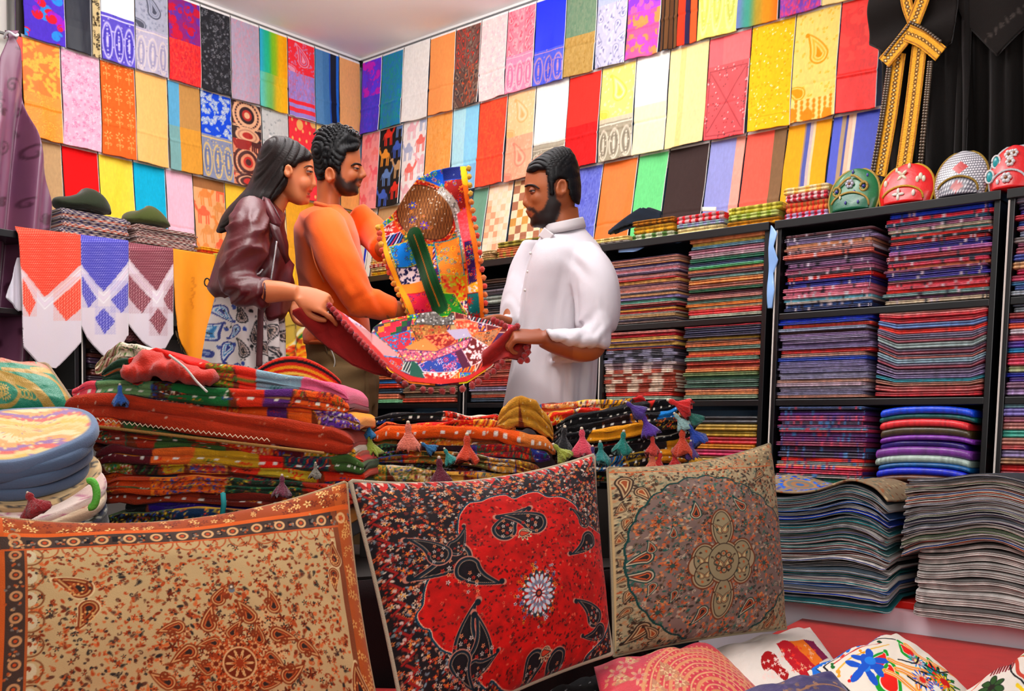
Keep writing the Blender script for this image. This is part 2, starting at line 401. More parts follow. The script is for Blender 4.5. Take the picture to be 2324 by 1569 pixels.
row('L','La',2.765,2.395,.06,.075,'shawls on the top rod of the left wall',[
(52,147,'violet blue shawl with red swirls, top row beside the metal pole','1 swl 6a4fd0 e0304a 4aa0e8 b03ad0'),
(148,207,'dark navy shawl in the top row beside the violet swirl shawl','.75 sol 1a2338/.25 sol 2a3140'),
(208,228,'narrow cream shawl with black florals beside the dark navy one','1 flo d8c8a0 4a3c28 2a2420'),
(229,306,'shawl white above and blue violet paisley below, top row','.47 sol f2f6fa/.53 tall 7468cc d8d4f4 5a50b8'),
(307,382,'grey shawl with one dark paisley drop near the ceiling','.5 one b8bccc 5a5f70 9aa0b4/.5 tall c4c0d4 e0d8d8 a8a4c0'),
(383,456,'purple and crimson shawl with a plain red lower half','.5 swl 9a3a8a c82a50 7a4ab0/.5 jal e03a40 c83850 f06a58'),
(457,524,'black and grey floral shawl in the top row','1 flo 35363c 6a6c74 55575e 8a8c92'),
(525,589,'pale lilac grey shawl with faint pink streaks, top row','1 jal c4b4c8 d8a8b8 b8b8cc'),
(590,653,'teal to green to yellow shaded shawl, top row','.55 gra 48b8d8 3ac0a0 98c83a f0c020 f0b020/.45 gra 7ad0d0 88c880 e8c840 f8c030'),
(654,715,'red shawl with pale paisley and striped hem, top row','.42 one f04858 f0b0c8 d8a0c8/.36 jal a8a0e0 e88098 c0a8e8/.05 sol f04858/.05 sol b8a8e8/.06 sol f05060/.06 sol b0a0e0'),
(716,770,'steel blue shawl with a black and blue paisley border','1 str 6a9cc8*24 5a90c0*22 2a6ac0*5 102038*20 2a80d8*9'),
(771,818,'plain peach shawl hanging next to the room corner, top row','1 sol f4c08c')])
row('L','Lb',2.395,2.0,.055,.08,'shawls on the middle rod of the left wall',[
(52,140,'orange shawl with yellow leaf pattern','.55 lea f08a1a ffc84a f4a030/.45 lea f4a438 ff9a28 ffd070'),
(141,229,'pale pink floral shawl between the two orange ones','1 flo f0c4d8 e0a0c0 f8dce8'),
(230,308,'terracotta orange shawl with rows of small trees','1 tree e07a38 f8b878'),
(309,382,'plain peach yellow shawl beside the terracotta tree shawl','1 sol f8c884'),
(383,456,'sky blue and mustard striped shawl','.5 str 78b8d8*35 c8a068*65/.5 str 90b8b8*35 dca850*65'),
(457,527,'bright blue white floral shawl with grey paisley below','.5 lea 2860d8 e8e8e0 4a80e8/.5 tall 9aa0b8 e0c890 7a84a8'),
(528,595,'black cream and red ornate shawl with camels','.45 orn 3a2028 e8c0a0 c89880 b83830/.12 cam e8a888 a03028 5a2828/.43 orn e0a080 5a3030 e8c0a0 c84038'),
(596,656,'silver grey shawl with white elephants','1 one d8dcdc f4f4f4 a8b0b4'),
(657,719,'coral red shawl with cream dots','1 dot f0505c f8c888'),
(720,770,'pale cream shawl behind the curly dark hair','1 pai f4d890 e8c060 fae8b8'),
(771,815,'plain apricot shawl below the peach one by the room corner','1 sol f0b878')])
row('L','Lc',2.0,1.62,.05,.09,'shawls on the lowest rod of the left wall',[
(62,144,'beige shawl in the lowest row beside the purple satin dress','1 sol ccae88'),
(145,227,'bright red plain shawl above the khaki beret','1 sol e8141c'),
(228,306,'plain yellow shawl between the red and turquoise ones','1 sol f8dc4c'),
(307,379,'plain turquoise shawl beside the yellow one','1 sol 00b8d8'),
(380,441,'plain pale pink shawl in the lowest row','1 sol f4ccdc'),
(442,514,'beige shawl with camels and a brown top band','.13 sol a87848/.87 cam ecb888 e89850 f07850 e0a060'),
(515,580,'plain soft yellow shawl behind the long dark hair','1 sol f8d058'),
(581,650,'cream shawl behind the long dark hair','1 sol f0dca8'),
(651,738,'mustard yellow shawl behind the two people','1 sol f0b838'),
(739,814,'yellow and black ornate shawl behind the chin of the person in orange','1 flo e8b828 3a3018 f8d860')])
row('R','Ra',2.765,2.395,.06,.075,'shawls on the top rod of the right wall',[
(820,864,'violet shawl with magenta blooms in the room corner','.5 swl 8a4ae0 d03ad0 7a58f0/.5 jal 6a50d8 8a5ae8 5a60e0'),
(865,913,'teal shawl with green shimmer, top row by the corner','1 jal 1a98b0 10a890 2a88d0'),
(914,973,'plain white shawl in the top row beside the teal one','1 sol fafaf8'),
(974,1031,'plain light orange shawl in the top row','1 sol f8b074'),
(1032,1089,'brown shawl with red and grey paisley','.5 pai 8a6058 d84a38 9a9488 5a4a48/.5 pai 7a5a50 4a4448 e0683a a89888'),
(1090,1149,'very pale pink shawl with faint print, top row','1 flo fae4e4 f4d4dc fdf0ee'),
(1150,1213,'rose pink paisley shawl','.55 pai f4a0b0 e8788c fac8cc/.45 tall f4a8c4 fad0d8 e890b0'),
(1214,1283,'royal blue shawl with blue and pink drops below','.6 sol 1c44f0/.4 tall 6070e0 d0a0c0 4858d8'),
(1284,1353,'grey green shawl with a khaki lower half','.55 jal 86a088 7a9880 98a890/.45 jal c0a468 b89858 ccb078'),
(1354,1423,'lavender grey paisley shawl, top row','.3 sol c4cce4/.7 pai d0d0e4 9c9cc0 e8e4f0'),
(1424,1501,'purple shawl shading to pink with round scrolls','.5 swl b858e0 e878b8 9a48d8/.5 swl e86aa8 f0a060 c858c8'),
(1502,1540,'brown and black pinstriped shawl','1 str 6a4a30*3 201810*1 7a5838*3 201810*1 6a4a30*3 201810*1 7a5838*3'),
(1541,1585,'vermilion shawl with a navy stripe and key border','1 str f05030*16 383058*9 5a2018*3 e07040*14'),
(1586,1677,'pale lime green paisley shawl, top row','1 tall dce080 f0f0a8 c8d060'),
(1678,1774,'shawl shading from grey blue through green to orange','1 gra 8898c8 60b0a0 c0a848 f0a030 e88828'),
(1775,1871,'pink shawl shading into violet blue, top row','1 jal e85878 c868b8 7060d0'),
(1872,1960,'pale cream shawl at the end of the top row','1 sol f0dca0')])
row('R','Rb',2.395,2.0,.055,.08,'shawls on the middle rod of the right wall',[
(818,858,'pink shawl with faded camels','1 cam f8b0b4 f08090 e89aa0 f49898'),
(859,910,'black shawl with blue, red and tan camels','1 cam 2a2628 5a78c8 e04a38 7a98c8 d0b088 e8a850'),
(911,964,'white shawl with pastel camels','1 cam fcf8f8 f8d0d8 c0c8e0 f49088'),
(965,1023,'peach mustard shawl in the middle row','1 jal f4b468 f0a858 f8c080'),
(1024,1083,'pale sky blue shawl','.7 str c8f0fc*1 a8e0fc*1/.3 sol a0ccec'),
(1084,1147,'coral red plain shawl in the middle row','1 jal f46448 f0584a f87850'),
(1148,1211,'peach cream shawl with faint elephants','.5 one f8d4a8 f4c088 fae0c0/.5 one f8b89c f49c88 facab0'),
(1212,1286,'white shawl with a grey paisley lower part','.66 sol fcfaf4/.05 sol b8b0a0/.29 tall b0a898 e4dccc 8a8478'),
(1287,1360,'bright red shawl, middle row, above the person in white','.55 sol f84a40/.45 jal dc2a2c e83838 c82428'),
(1361,1438,'pale yellow shawl with a grey paisley lower half','.55 one fce890 f8d860 fdf4c0/.04 sol d8d0b8/.41 tall b0a894 e8e0d0 8c8474'),
(1439,1514,'plain bright white shawl, middle row','.5 sol fffef8/.5 sol fdf0d0'),
(1515,1603,'plain cream shawl, middle row','1 str fce8b8*2 f4dca0*1 f8e4b4*4'),
(1604,1699,'salmon red shawl with beaded crossing lines','.28 str e87078*1 f07c80*2/.72 emb ee5c62 a02838 5a1828 f8d8d8'),
(1700,1799,'golden yellow shawl with sequins','1 seq fccc34 f0b820 fffbe8'),
(1800,1902,'cream shawl with golden paisley drops','.8 one f8e090 e8a820 f0c858/.2 dot f8e4a0 f0a030'),
(1903,1996,'fiery red shawl with raised scrolls, end of middle row','.55 swl f03020 e02818 f84838/.45 jal e8281c f03828 d82018')])
row('R','Rc',2.0,1.60,.05,.115,'shawls on the lowest rod of the right wall',[
(817,846,'white shawl with royal blue stripes','1 str f8f4ec*12 2848d8*5 f8f8f8*3 202840*1 f4f0e8*9'),
(848,905,'beige shawl with a thin red stripe','1 str d4b48c*40 c83830*4 e0c09c*6'),
(906,1000,'pale green shawl behind the raised quilt','1 sol b0c8a8'),
(1064,1098,'sage green plain shawl','1 sol 88b09c'),
(1099,1154,'pale pink and cream checked shawl','1 che f8e0c8 5 f4d0b0 fae4c8 f0b898 fce8d4'),
(1156,1228,'brown and cream checked shawl','1 che f8e0c8 5 fce8cc f8dcb0 b88468 d8a860'),
(1230,1300,'sand coloured shawl behind the head of the person in white','1 sol e0b888'),
(1302,1357,'denim blue slubbed shawl','1 jal 7880d0 6a70c4 9098dc'),
(1358,1436,'plain orange shawl in the lowest row','1 sol f48c40'),
(1438,1506,'plain bright green shawl','.92 sol 84d898/.08 sol 60c078'),
(1508,1598,'dark brown grey shawl beside the green one','1 sol 4c3c3a'),
(1600,1680,'lavender blue shawl with a peach edge and a small white label','1 str a0a4d8*74 ecb0a0*26'),
(1682,1774,'coral shawl with a taupe edge stripe','1 str f87c6c*70 94785c*30'),
(1776,1876,'amber shawl with blue and white stripes','1 str f8b83c*44 b8a090*5 7078b8*9 d8c8c8*8 f0dcb8*7 f8b83c*40'),
(1878,1985,'indigo blue shawl with tan and white stripes','1 str 5868d0*20 b8a080*8 4050a8*6 e8c8b0*8 f0dcc8*8 5060c8*50')])

for i,(z,nm) in enumerate(((2.765,'top'),(2.395,'middle'),(2.0,'lowest'))):
    d=.06 if i==0 else .05
    tag(tube('hanging_rod',[(d-.008,-2.1,z-.006),(d-.008,-.02,z-.006)],.006,rodm),f'steel rod holding the {nm} shawls of the left wall','rod','hanging rods')
    tag(tube('hanging_rod',[(.02,-d+.008,z-.006),(2.99,-d+.008,z-.006)],.006,rodm),f'steel rod holding the {nm} shawls of the right wall','rod','hanging rods')
# ---------- black shelving units with sleeved scarves ----------
blk=mat('black_laminate',.35,'0d0d10',bump=.05,bscale=20,coat=.3,coatr=.2)
edgem=mat('pale_edge_strip',.5,'d8d0c8')
def unit(x0,x1,label,y0=-.02,y1=-.40,wall='R',strip=True,top=1.575):
    t=thing('shelving_unit',label,'shelf',((x0+x1)/2,-.2,0) if wall=='R' else (.2,(x0+x1)/2,0),'black shelving units')
    def B(n,a,b,m=blk):
        if wall=='L': a=(-a[1],a[0],a[2]); b=(-b[1],b[0],b[2])
        a,b=np.minimum(a,b),np.maximum(a,b); return box(n,a,b,m,t,bev=.002)
    B('side_panel',(x0,y0,0),(x0+.018,y1,top)); B('side_panel',(x1-.018,y0,0),(x1,y1,top))
    B('top_board',(x0-.003,y0,top-.028),(x1+.003,y1-.012,top))
    for z in(1.262,.97,.672,.3,.05): B('shelf_board',(x0+.018,y0,z-.022),(x1-.018,y1+.004,z))
    if strip: B('edge_strip',(x0-.001,y1,.05),(x0+.005,y1-.003,top-.03),edgem)
    return t
unit(.46,1.19,'black shelving unit in the room corner behind the person in orange')
unit(1.21,1.935,'black shelving unit behind the person in white')
unit(1.955,2.672,'black shelving unit with the checked scarves on its middle shelf')
unit(2.700,3.425,'black shelving unit below the four beaded caps')
unit(3.448,4.17,'black shelving unit cut off by the photo edge')
unit(-2.42,-1.745,'low black shelving unit under the hanging red keffiyeh',wall='L',strip=True,top=1.55)
unit(-1.735,-1.03,'black shelving unit behind the hanging blue and brown keffiyehs',wall='L',top=1.55)
unit(-1.02,-.42,'black shelving unit hidden behind two standing people',wall='L',top=1.55)
NAMES=[('black','1c1a1e'),('charcoal','3c3a40'),('grey','8c8a90'),('pale grey','c4c4c8'),('white','f0eee8'),('cream','ecd8b4'),('tan','c09a6c'),('brown','6a4432'),('maroon','6a1c2c'),('red','d02828'),('coral','ec6a54'),('salmon pink','e89888'),('pink','e87aa0'),('pale pink','e8b8c0'),('magenta','c82870'),('orange','ec8830'),('gold','d0a030'),('yellow','ecd040'),('olive','7a7430'),('green','2c8a50'),('pale green','a0c8a8'),('sage','7c9c88'),('teal','148888'),('turquoise','40b8c0'),('sky blue','80b0e0'),('blue','2858c8'),('navy','202c60'),('violet','6a40a0'),('lilac','a890c0'),('plum','7a3c64')]
_nm=np.array([hx(b) for a,b in NAMES])
def cname(c): return NAMES[int(np.argmin(((_nm-hx(c))**2).sum(1)))][0]
ORD='top first second third fourth fifth sixth seventh eighth ninth tenth eleventh twelfth thirteenth fourteenth fifteenth sixteenth seventeenth eighteenth nineteenth twentieth twenty-first twenty-second twenty-third twenty-fourth twenty-fifth twenty-sixth twenty-seventh twenty-eighth twenty-ninth thirtieth thirty-first thirty-second thirty-third thirty-fourth thirty-fifth thirty-sixth thirty-seventh thirty-eighth thirty-ninth fortieth forty-first forty-second'.split()
def layer(name,x0,x1,zf,h,yf,yb,cols,m,g,lobes=2,nx=26,endr=.012,jit=.004,wv=None,xpat=None,tail=0.,wall='R',xf=None,pat2=None,npl=5,tap=.35):
    """one folded textile: rounded front made of fold lobes; zf(x01)->base height"""
    xs=np.linspace(0,1,nx); xs=.5-.5*np.cos(np.pi*xs)*.985/1; xs=(xs-xs[0])/(xs[-1]-xs[0])
    npf=npl*lobes+1; t=np.linspace(0,1,npf)
    bul=.35+.65*np.abs(np.sin(np.pi*lobes*t))**.6
    # profile from back bottom -> front -> back top
    py=np.concatenate([[1.,.3],1-1+0*t,[.3,1.]])
    yy=np.concatenate([[yb,(yf*.7+yb*.3)],yf+ (1-bul)*.012,[(yf*.7+yb*.3),yb]])
    zz=np.concatenate([[0,0],t,[1,1]])
    e=np.minimum(xs,1-xs)*(x1-x0); er=np.clip(e/endr,0,1); er=1-np.sqrt(np.clip(1-(1-er)**2,0,1))
    n1=noise2(2,nx,4,int(g.integers(1e6)))[0]-.5
    Y=yy[:,None]+(er*.012+jit*n1*2)[None]*(np.abs(yy-yf)<.05)[:,None]
    hh=h*(1-tap*er)
    Z=zf(xs)[None]+h*.5+ (zz[:,None]-.5)*hh[None]
    if wv is not None: Z=Z+wv(Y,xs)
    X=np.broadcast_to(x0+(x1-x0)*xs,Z.shape)+ tail*0
    P=np.stack([X,Y,Z],-1)
    if wall=='L': P=np.stack([-Y,X,Z],-1)
    if xf is not None: P=xf(P)
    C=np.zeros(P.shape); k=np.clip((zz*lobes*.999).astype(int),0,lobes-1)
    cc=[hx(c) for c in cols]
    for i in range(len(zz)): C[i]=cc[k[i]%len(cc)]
    if xpat is not None: C=xpat(C,xs,k)
    if pat2 is not None: C=pat2(C,xs,t,zz)
    C=C*(1+(.06 if pat2 is None else .01)*g.standard_normal((1,nx,1)))
    Q=gridF(*Z.shape); V=P.reshape(-1,3); n=Z.shape[0]
    caps=[tuple(i*nx for i in range(n))[::1],tuple(i*nx+nx-1 for i in range(n))[::-1]]
    return add(name,V,[tuple(q) for q in Q]+caps,m,None,C.reshape(-1,3))
sleeve=mat('sleeved_scarf',.6,coat=1.,coatr=.10,bump=.8,bscale=110,spec=.3,bdist=.004)
shiny=mat('beaded_cloth',.5,coat=.5,bump=.6,bscale=500,spec=.5)
lab=lambda c,desc,kk,where: f'{cname(c)} {desc}, '+(f'{ORD[kk+1]} down in the {where}' if kk else f'topmost in the {where}')
def stack(x0,x1,z0,z1,n,cols,where,seed,name='sleeved_scarf',m=None,cat='scarf',sag=None,patt=None,lobes=2,desc='sleeved scarf',rag=1.,group=None,wall='R',yf=-.392):
    g=np.random.default_rng(seed); hs=g.uniform(.7,1.35,n); hs*= (z1-z0)/hs.sum(); z=z0; cols=cols.split()
    for i in range(n):
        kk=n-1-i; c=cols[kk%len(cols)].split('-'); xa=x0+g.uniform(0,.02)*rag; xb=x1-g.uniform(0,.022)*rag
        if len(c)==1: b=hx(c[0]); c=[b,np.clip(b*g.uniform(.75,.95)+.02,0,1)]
        fr=(i+.5)/n; sg=(lambda xs,z=z,fr=fr:z+sag(xs,fr)) if sag else (lambda xs,z=z:z+0*xs)
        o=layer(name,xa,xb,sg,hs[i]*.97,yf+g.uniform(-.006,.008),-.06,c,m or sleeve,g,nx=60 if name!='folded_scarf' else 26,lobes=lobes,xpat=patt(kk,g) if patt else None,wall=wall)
        tag(o,lab(c[0],desc,kk,where),cat,group or 'scarves in the '+where); z+=hs[i]
def chk(kk,g):
    if kk<6 or kk>18: return None
    pal=('a8a4b8','54505c') if kk<10 else (('d8c8c8','988088') if kk<12 else ('ecd8c8','b8604c'))
    o=g.integers(0,2); n=int(g.integers(6,8))
    def f(C,xs,k):
        b=((xs*n).astype(int)+o+kk)%2; return np.where(b[None,:,None]==0,hx(pal[0]),hx(pal[1]))*np.ones_like(C)
    return f
def flk(amt,*cs):
    def mk(kk,g):
        r=g.random((1,60))<amt; r2=np.repeat(g.random((1,30))<.5,2,1); a,b=hx(cs[kk%len(cs)]),hx(cs[(kk+1)%len(cs)])
        def f(C,xs,k): return np.where((r[:,:len(xs)])[...,None],np.where(r2[:,:len(xs),None],a,b),C)
        return f
    return mk
P1='e0a898-58405c d8b0a0 e8b888-6a4450 b8a8b8-4a4488 dc98a0 483860-c8b0c0 e4b0a8 d03848-b89098 e0b878 705070-c8a4a8 c8a0a0 d89888 3c3048-d8c0c0 ecc090 b0a0d0 78b8a8 d8a8a0 a83850 e8b860-5a3848 c84848 b8b0a8 d8b888 504860-d0c8c8 c0a8a0'
P2='f0a87c ccb468 78a0b0 c898a8-8c5060 c8b0b8 1c7c60 3c4870 54a868-90d0b8 f0a880 7c4c58 a8ccc8 f4a868 b87868 2c7858 703c48 d8a098 789c94 f0a050 e8b890-c0d8c8 d83840 c8ccbc'
stack(1.965,2.308,1.266,1.512,24,P1,'upper stack behind the white shirt shoulder',11)
stack(2.333,2.668,1.266,1.552,21,P2,'upper stack below the olive checked cloths',12)
P3='e8a098 d02048 e8c078 b89070-605898 e0c070 a85040-483868 a8a4b8 8c8898 a09cac b8a8b0 f0c0a8 c87860 e8c8b8 d8b0a8 c06850 e8c0b0 c88070 e4b8a8 e8b898 e84838 c8d4c4'
stack(1.962,2.306,.974,1.235,21,P3,'middle stack of checked scarves',13,patt=chk)
P4='504858-c84050 4a4868 585470-34304c c0a050-806830 a06850-58382c e8986c 7c9c90 f49c68 e88058-c84840 90b0a0 c85c4c-984038 b05848 f0a470 88986c 5c8068 7c9488 688878 e8a888-604040 f0b080 a0b098 b8ccb0'
stack(2.330,2.664,.974,1.238,20,P4,'middle stack beside the checked scarves',14)
stack(2.325,2.66,.676,.915,10,'303038 c8a850 d0b050 c82838 d89830 d84878 dcc078-785828 385048 c03040-504850 a8c4a0',' lowest stack beside the tasselled bags'.strip(),15)
P5='7a4048-a88890 8c8098-484050 a898c0 e8b088 e0b0a0 887078-c8a0a0 ec8878 5c4c68 a880a8 b878a0-684870 cc88a0 585060 e03020 4038a0 5058b0 e890a8 e898b0 f0a0b0 88c8d8 d8d0c8 4870b0 485080 e89080'
stack(2.718,3.052,1.266,1.525,22,P5,'upper stack below the green cap',16,patt=flk(.12,'e8e0e8','3a2c40'))
P6='1858d8 e83858 1c6888 a86888 d8ccb8 c8b8b8-30a0a0 e04030 303848 c83838 40308c 4840a0 c888c0 b85860 303858 f06080 f0a888 b87898 483c90 5848b0 a86870-505048 f06878 f08090 e84838 98b8b8 8c5c80 e0d0b8'
stack(3.072,3.412,1.266,1.548,26,P6,'upper stack below the pearl cap',17,patt=flk(.1,'e0d0d8','404858'))
P7='8c5048-403844 2048c8 2858d0-4060a0 c84840-e08060 b8c4d8 60403c a890b8 b0a4c0 9888a8 a898c0 b0a8cc c83030 d0a898 2c58c0 9890b8 a49cc0 b0a8c8 9c98b8 b8b4c8 a8a4c0 e0b8a8 c8b4c0 c0bcc8 a8a0b8 a09cb8 d8a898'
stack(2.708,3.05,.974,1.25,26,P7,'middle stack of thin lilac grey scarves',18)
P8='b88c84 d03848-e09090 c83848 7898c8 e84838 888098-787088 a85868-706878 a8b8b8 904858-786c80 b87870-706878 98b0bc 98485c-786c80 8c7c98 9888b0 50b0c0 b88878 c06868 c83848'
sagf=lambda xs,fr: -.035*np.sin(np.pi*np.clip(fr,0,1))*np.exp(-((xs-.12)/.16)**2)*-1*0+ .03*np.sin(np.pi*fr)*(np.clip((.2-xs)/.2,0,1)+.6*np.clip((xs-.88)/.12,0,1))
stack(3.062,3.405,.974,1.248,18,P8,'middle stack of sagging crumpled scarves',19,sag=sagf,rag=.3)
P9='303858-6878a8 7850a0-403050 a85888 584060 887098-b06088 b0505c-6098b0 7c5090 884080 a04868 584868 484058 e84038 a0a8a8 e84068-f0a080 d8506c c8c0c0-484850 50b0a0 e0a070'
stack(2.720,3.055,.676,.945,18,P9,'lowest stack above the blue patterned cover',20,patt=flk(.2,'c85070','6090c0','5a3c80'))
P10='2060e0 107070-106068 e84850 504020-382c1c 9048b0 3c1c80 8848a0 b8c8c0 1c70a8 1838c8 6c4020 783440 40241c-207058'
stack(3.075,3.385,.676,.94,12,P10,'lowest bundle of glittering folded cloths',21,name='beaded_cloth',m=shiny,desc='glittering folded cloth',lobes=1,cat='cloth',sag=lambda xs,fr:-.010*(2*xs-1)**4+.006*np.sin(3*xs))
PC='9c98a8 382c58 5848a0 c04858 2858a8 d898a8 a8b0c8 a8a0a0 b0708c c07080 4858a0 d8b088 c02860 d06080 5890b8 5870a8 b8c0c8 d84838'
stack(3.458,3.80,1.266,1.55,17,PC,'upper edge stack beyond the four caps',22)
stack(3.452,3.80,.974,1.25,16,'505868 98a0a8 a84848 7050a0 f07048 e0d8e0 d87890 6040a0 30a0d0 b84050 e05878 c8d0a8 3040b0 6848a0 9c7890 c8b0d8','middle edge stack beside the sagging scarves',23)
stack(3.440,3.80,.676,.95,14,'80a0a8 8c80c0 b87888 c08880 50b0a0 c89080 d06868 a898c0 b08868 e84040 c86070 a0a0a8 e05848 e88898','lowest edge stack beside the glittering cloths',24)
stack(1.225,1.555,1.266,1.50,10,'584030 282428 30303c-807880 a8b0a8 383438 6c6460-403c3c 8898a0 504840 b09880 685040-a07c60','dark stack beside the raised quilt',25)
stack(1.228,1.555,.974,1.20,13,'d0a070 b87860 c89878 c86858 b05048 c88070 d89080 c84840 b85850 a8a0b8 c8c8c0 c87058 586878','stack under the red cloth corner',26)
stack(.800,1.165,1.266,1.46,9,'201c20 443830 c03848 c8b0a8 d87058 b8b8b0 e05048 e0c0a0 c86058','upper stack behind the held patchwork cloths',27)
stack(.795,1.165,.974,1.22,13,'c8707c a8987c c0b8a0 e08058 a0887c 807468 b0a08c 8c6450 98887c b8a890 a88c74 8c8478 e07058','lower stack behind the red pompoms',28)
stack(.470,.785,.974,1.22,11,'385078 a8d8b8 c87850 90c8a8 b8d8c0 e08858 4898d8 e85838 506878 f09878 a0d8b0','lower stack beside the khaki trousers',29)
# ---------- red topped plinth and platform ----------
redm=mat('red_carpet',.9,'c01d18',bump=.6,bscale=350,sheen=.1,var=.12); wht=mat('white_riser',.55,'e9e4ee',bump=.05,bscale=20,var=.03)
redv=mat('red_vinyl',.45,'c0180c',bump=.1,bscale=60)
def prism(name,poly,z0,z1,m,parent=None):
    n=len(poly); V=[(x,y,z0) for x,y in poly]+[(x,y,z1) for x,y in poly]
    return add(name,V,[tuple(range(n))[::-1],tuple(range(n,2*n))]+[(i,(i+1)%n,n+(i+1)%n,n+i) for i in range(n)],m,parent,smooth=False)
t=thing('plinth','white plinth with a red top under the stacks of folded covers','plinth',(3.5,-.5,0))
box('riser',(2.6,-.645,0),(4.4,-.42,.345),wht,t); box('red_top',(2.6,-.652,.340),(3.49,-.42,.362),redv,t); box('bare_edge',(3.49,-.650,.341),(4.4,-.42,.360),mat('bare_board',.7,'b8927c',bump=.4,bscale=80,var=.3),t)
g=np.random.default_rng(4)
for k in range(6):
    x=3.5+.02*k*1.2+g.uniform(0,.01); P=[(x+g.uniform(.004,.02)*math.cos(a),-.651,.351+.006*g.uniform(.5,1.2)*math.sin(a)) for a in np.linspace(0,6.28,9)[:-1]]
    add('paint_chip',P+[(p[0],-.6525,p[2]) for p in P],[tuple(range(8,16))]+[(i,(i+1)%8,8+(i+1)%8,8+i) for i in range(8)],whitem,t,smooth=False)
a1=at(-100,1000,2.2);a2=at(1500,1000,2.2)
struct(prism('floor_platform',[(2.98,-.653),(4.7,-.653),(4.7,-3.5),(2.6,-3.5),(a1[0],a1[1]),(a2[0],a2[1])],0.02,.27,redm))
# ---------- stacks of folded woven covers ----------
coverm=mat('woven_cover',.9,bump=.6,bscale=500,spec=.15)
def covers(x0,x1,z0,z1,n,cols,wave,where,seed,name,desc,yf,rag=.02,cat='cover',tops=None):
    g=np.random.default_rng(seed); hs=g.uniform(.75,1.3,n); hs*=(z1-z0)/hs.sum(); z=z0; cols=cols.split()
    ph=g.uniform(0,6,8)
    for i in range(n):
        kk=n-1-i; fr=(i+.5)/n; b=hx(cols[kk%len(cols)])
        ed=hx('d8d4d0')*g.uniform(.8,1.05)
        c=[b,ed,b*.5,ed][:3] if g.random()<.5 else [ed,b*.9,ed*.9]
        w2=g.uniform(-.0015,.0015,3)
        zf=lambda xs,z=z,fr=fr,w2=w2: z+wave(xs,fr)+w2[0]*np.sin(9*xs+ph[0])+w2[1]*np.sin(17*xs+ph[1])
        drp=lambda Y,xs,fr=fr:-(np.clip(-.655-Y,0,1)*.55)*(1-fr)
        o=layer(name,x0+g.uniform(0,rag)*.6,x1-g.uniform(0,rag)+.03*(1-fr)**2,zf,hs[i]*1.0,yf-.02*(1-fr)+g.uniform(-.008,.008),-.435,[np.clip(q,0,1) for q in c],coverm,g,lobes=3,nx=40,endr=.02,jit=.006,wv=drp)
        tag(o,lab(b,desc,kk,where),cat,'covers in the '+where); z+=hs[i]
wl=lambda xs,fr: fr*(.030*np.exp(-((xs-.80)/.13)**2)-.020*np.exp(-((xs-.42)/.18)**2)+.008*np.exp(-((xs-.0)/.1)**2)-.03*np.clip((xs-.9)/.1,0,1)**2)
covers(2.66,3.265,.365,.672,40,'9ab0c0 208080 6090a8 8c7080 68b8c0 5888d0 a8b0c0 b8b4a8 2058d8 58a0b0 788ca0 40a8b0 8c8480 b8b8c8 30b0b0 8890c8 6cb0b8 a88888 60a0a0 905860 5090c0 904848 b09080 6078c0 484848 383838 40485c',wl,'tall stack in front of the lowest shelf',31,'folded_cover','woven cover',-.705)
wr=lambda xs,fr: .035*np.exp(-((xs-.42)/.2)**2)*(1.1-.5*fr)-.02*np.clip((xs-.5)/.5,0,1)-.03*np.clip((.12-xs)/.12,0,1)**1.5*(1-fr)
covers(3.30,3.86,.555,.725,24,'b8bcc8 404060 c8b8b0 a0b090 d8d4d0 b06050 2850a8 e87020 a04838 c0c4d8 b8b8c0 806868 a8b0c8 98a888 505068 b8a8b8',wr,'stack resting on the pile of white cloths',32,'folded_cover','woven cover',-.70,rag=.012)
ww=lambda xs,fr: .035*fr*np.exp(-((xs-.40)/.2)**2)-.02*np.clip((xs-.5)/.5,0,1)*fr
g0=np.random.default_rng(3)
covers(3.345,3.86,.365,.555,13,'dcd8d4 e4e0dc d4d0cc',ww,'pile of plain white cloths at the plinth end',33,'folded_white_cloth','cloth',-.695,rag=.01)
# top cover with blue medallion
cv=Cv(.56,.26,420,'a89880',5)
for k in range(500):
    x,y=cv.rnd(); cv.vine(x,y,.02,cv.g.uniform(0,6),.003,('6a7c70','b87850','d0c0a0','8a6850')[k%4],6,6)
for k in range(260):
    x,y=cv.g.normal(.22,.06),cv.g.normal(.12,.04); cv.disc(x,y,cv.g.uniform(.002,.007),('2a70e0','4a90f0','1c58c0')[k%3])
for q,c in((.055,'c09870'),(.045,'8a8c88'),(.03,'b08868'),(.014,'5a80b0')): cv.ell(.22,.12,q,q*.7,c)
X,Y=np.meshgrid(np.linspace(0,1,cv.W),np.linspace(0,1,cv.H))
P=np.stack([2.70+X*.56,-.715+Y*.275,.683+wl(X,1.)+.008*(noise2(cv.H,cv.W,4,2)-.5)+.045*np.exp(-((X-.32)/.22)**2-((Y-.8)/.4)**2)],-1)
tag(sheet('folded_cover',P,cv.a,coverm,th=.006),'grey patterned cover with a blue medallion on top of the tall stack','cover')
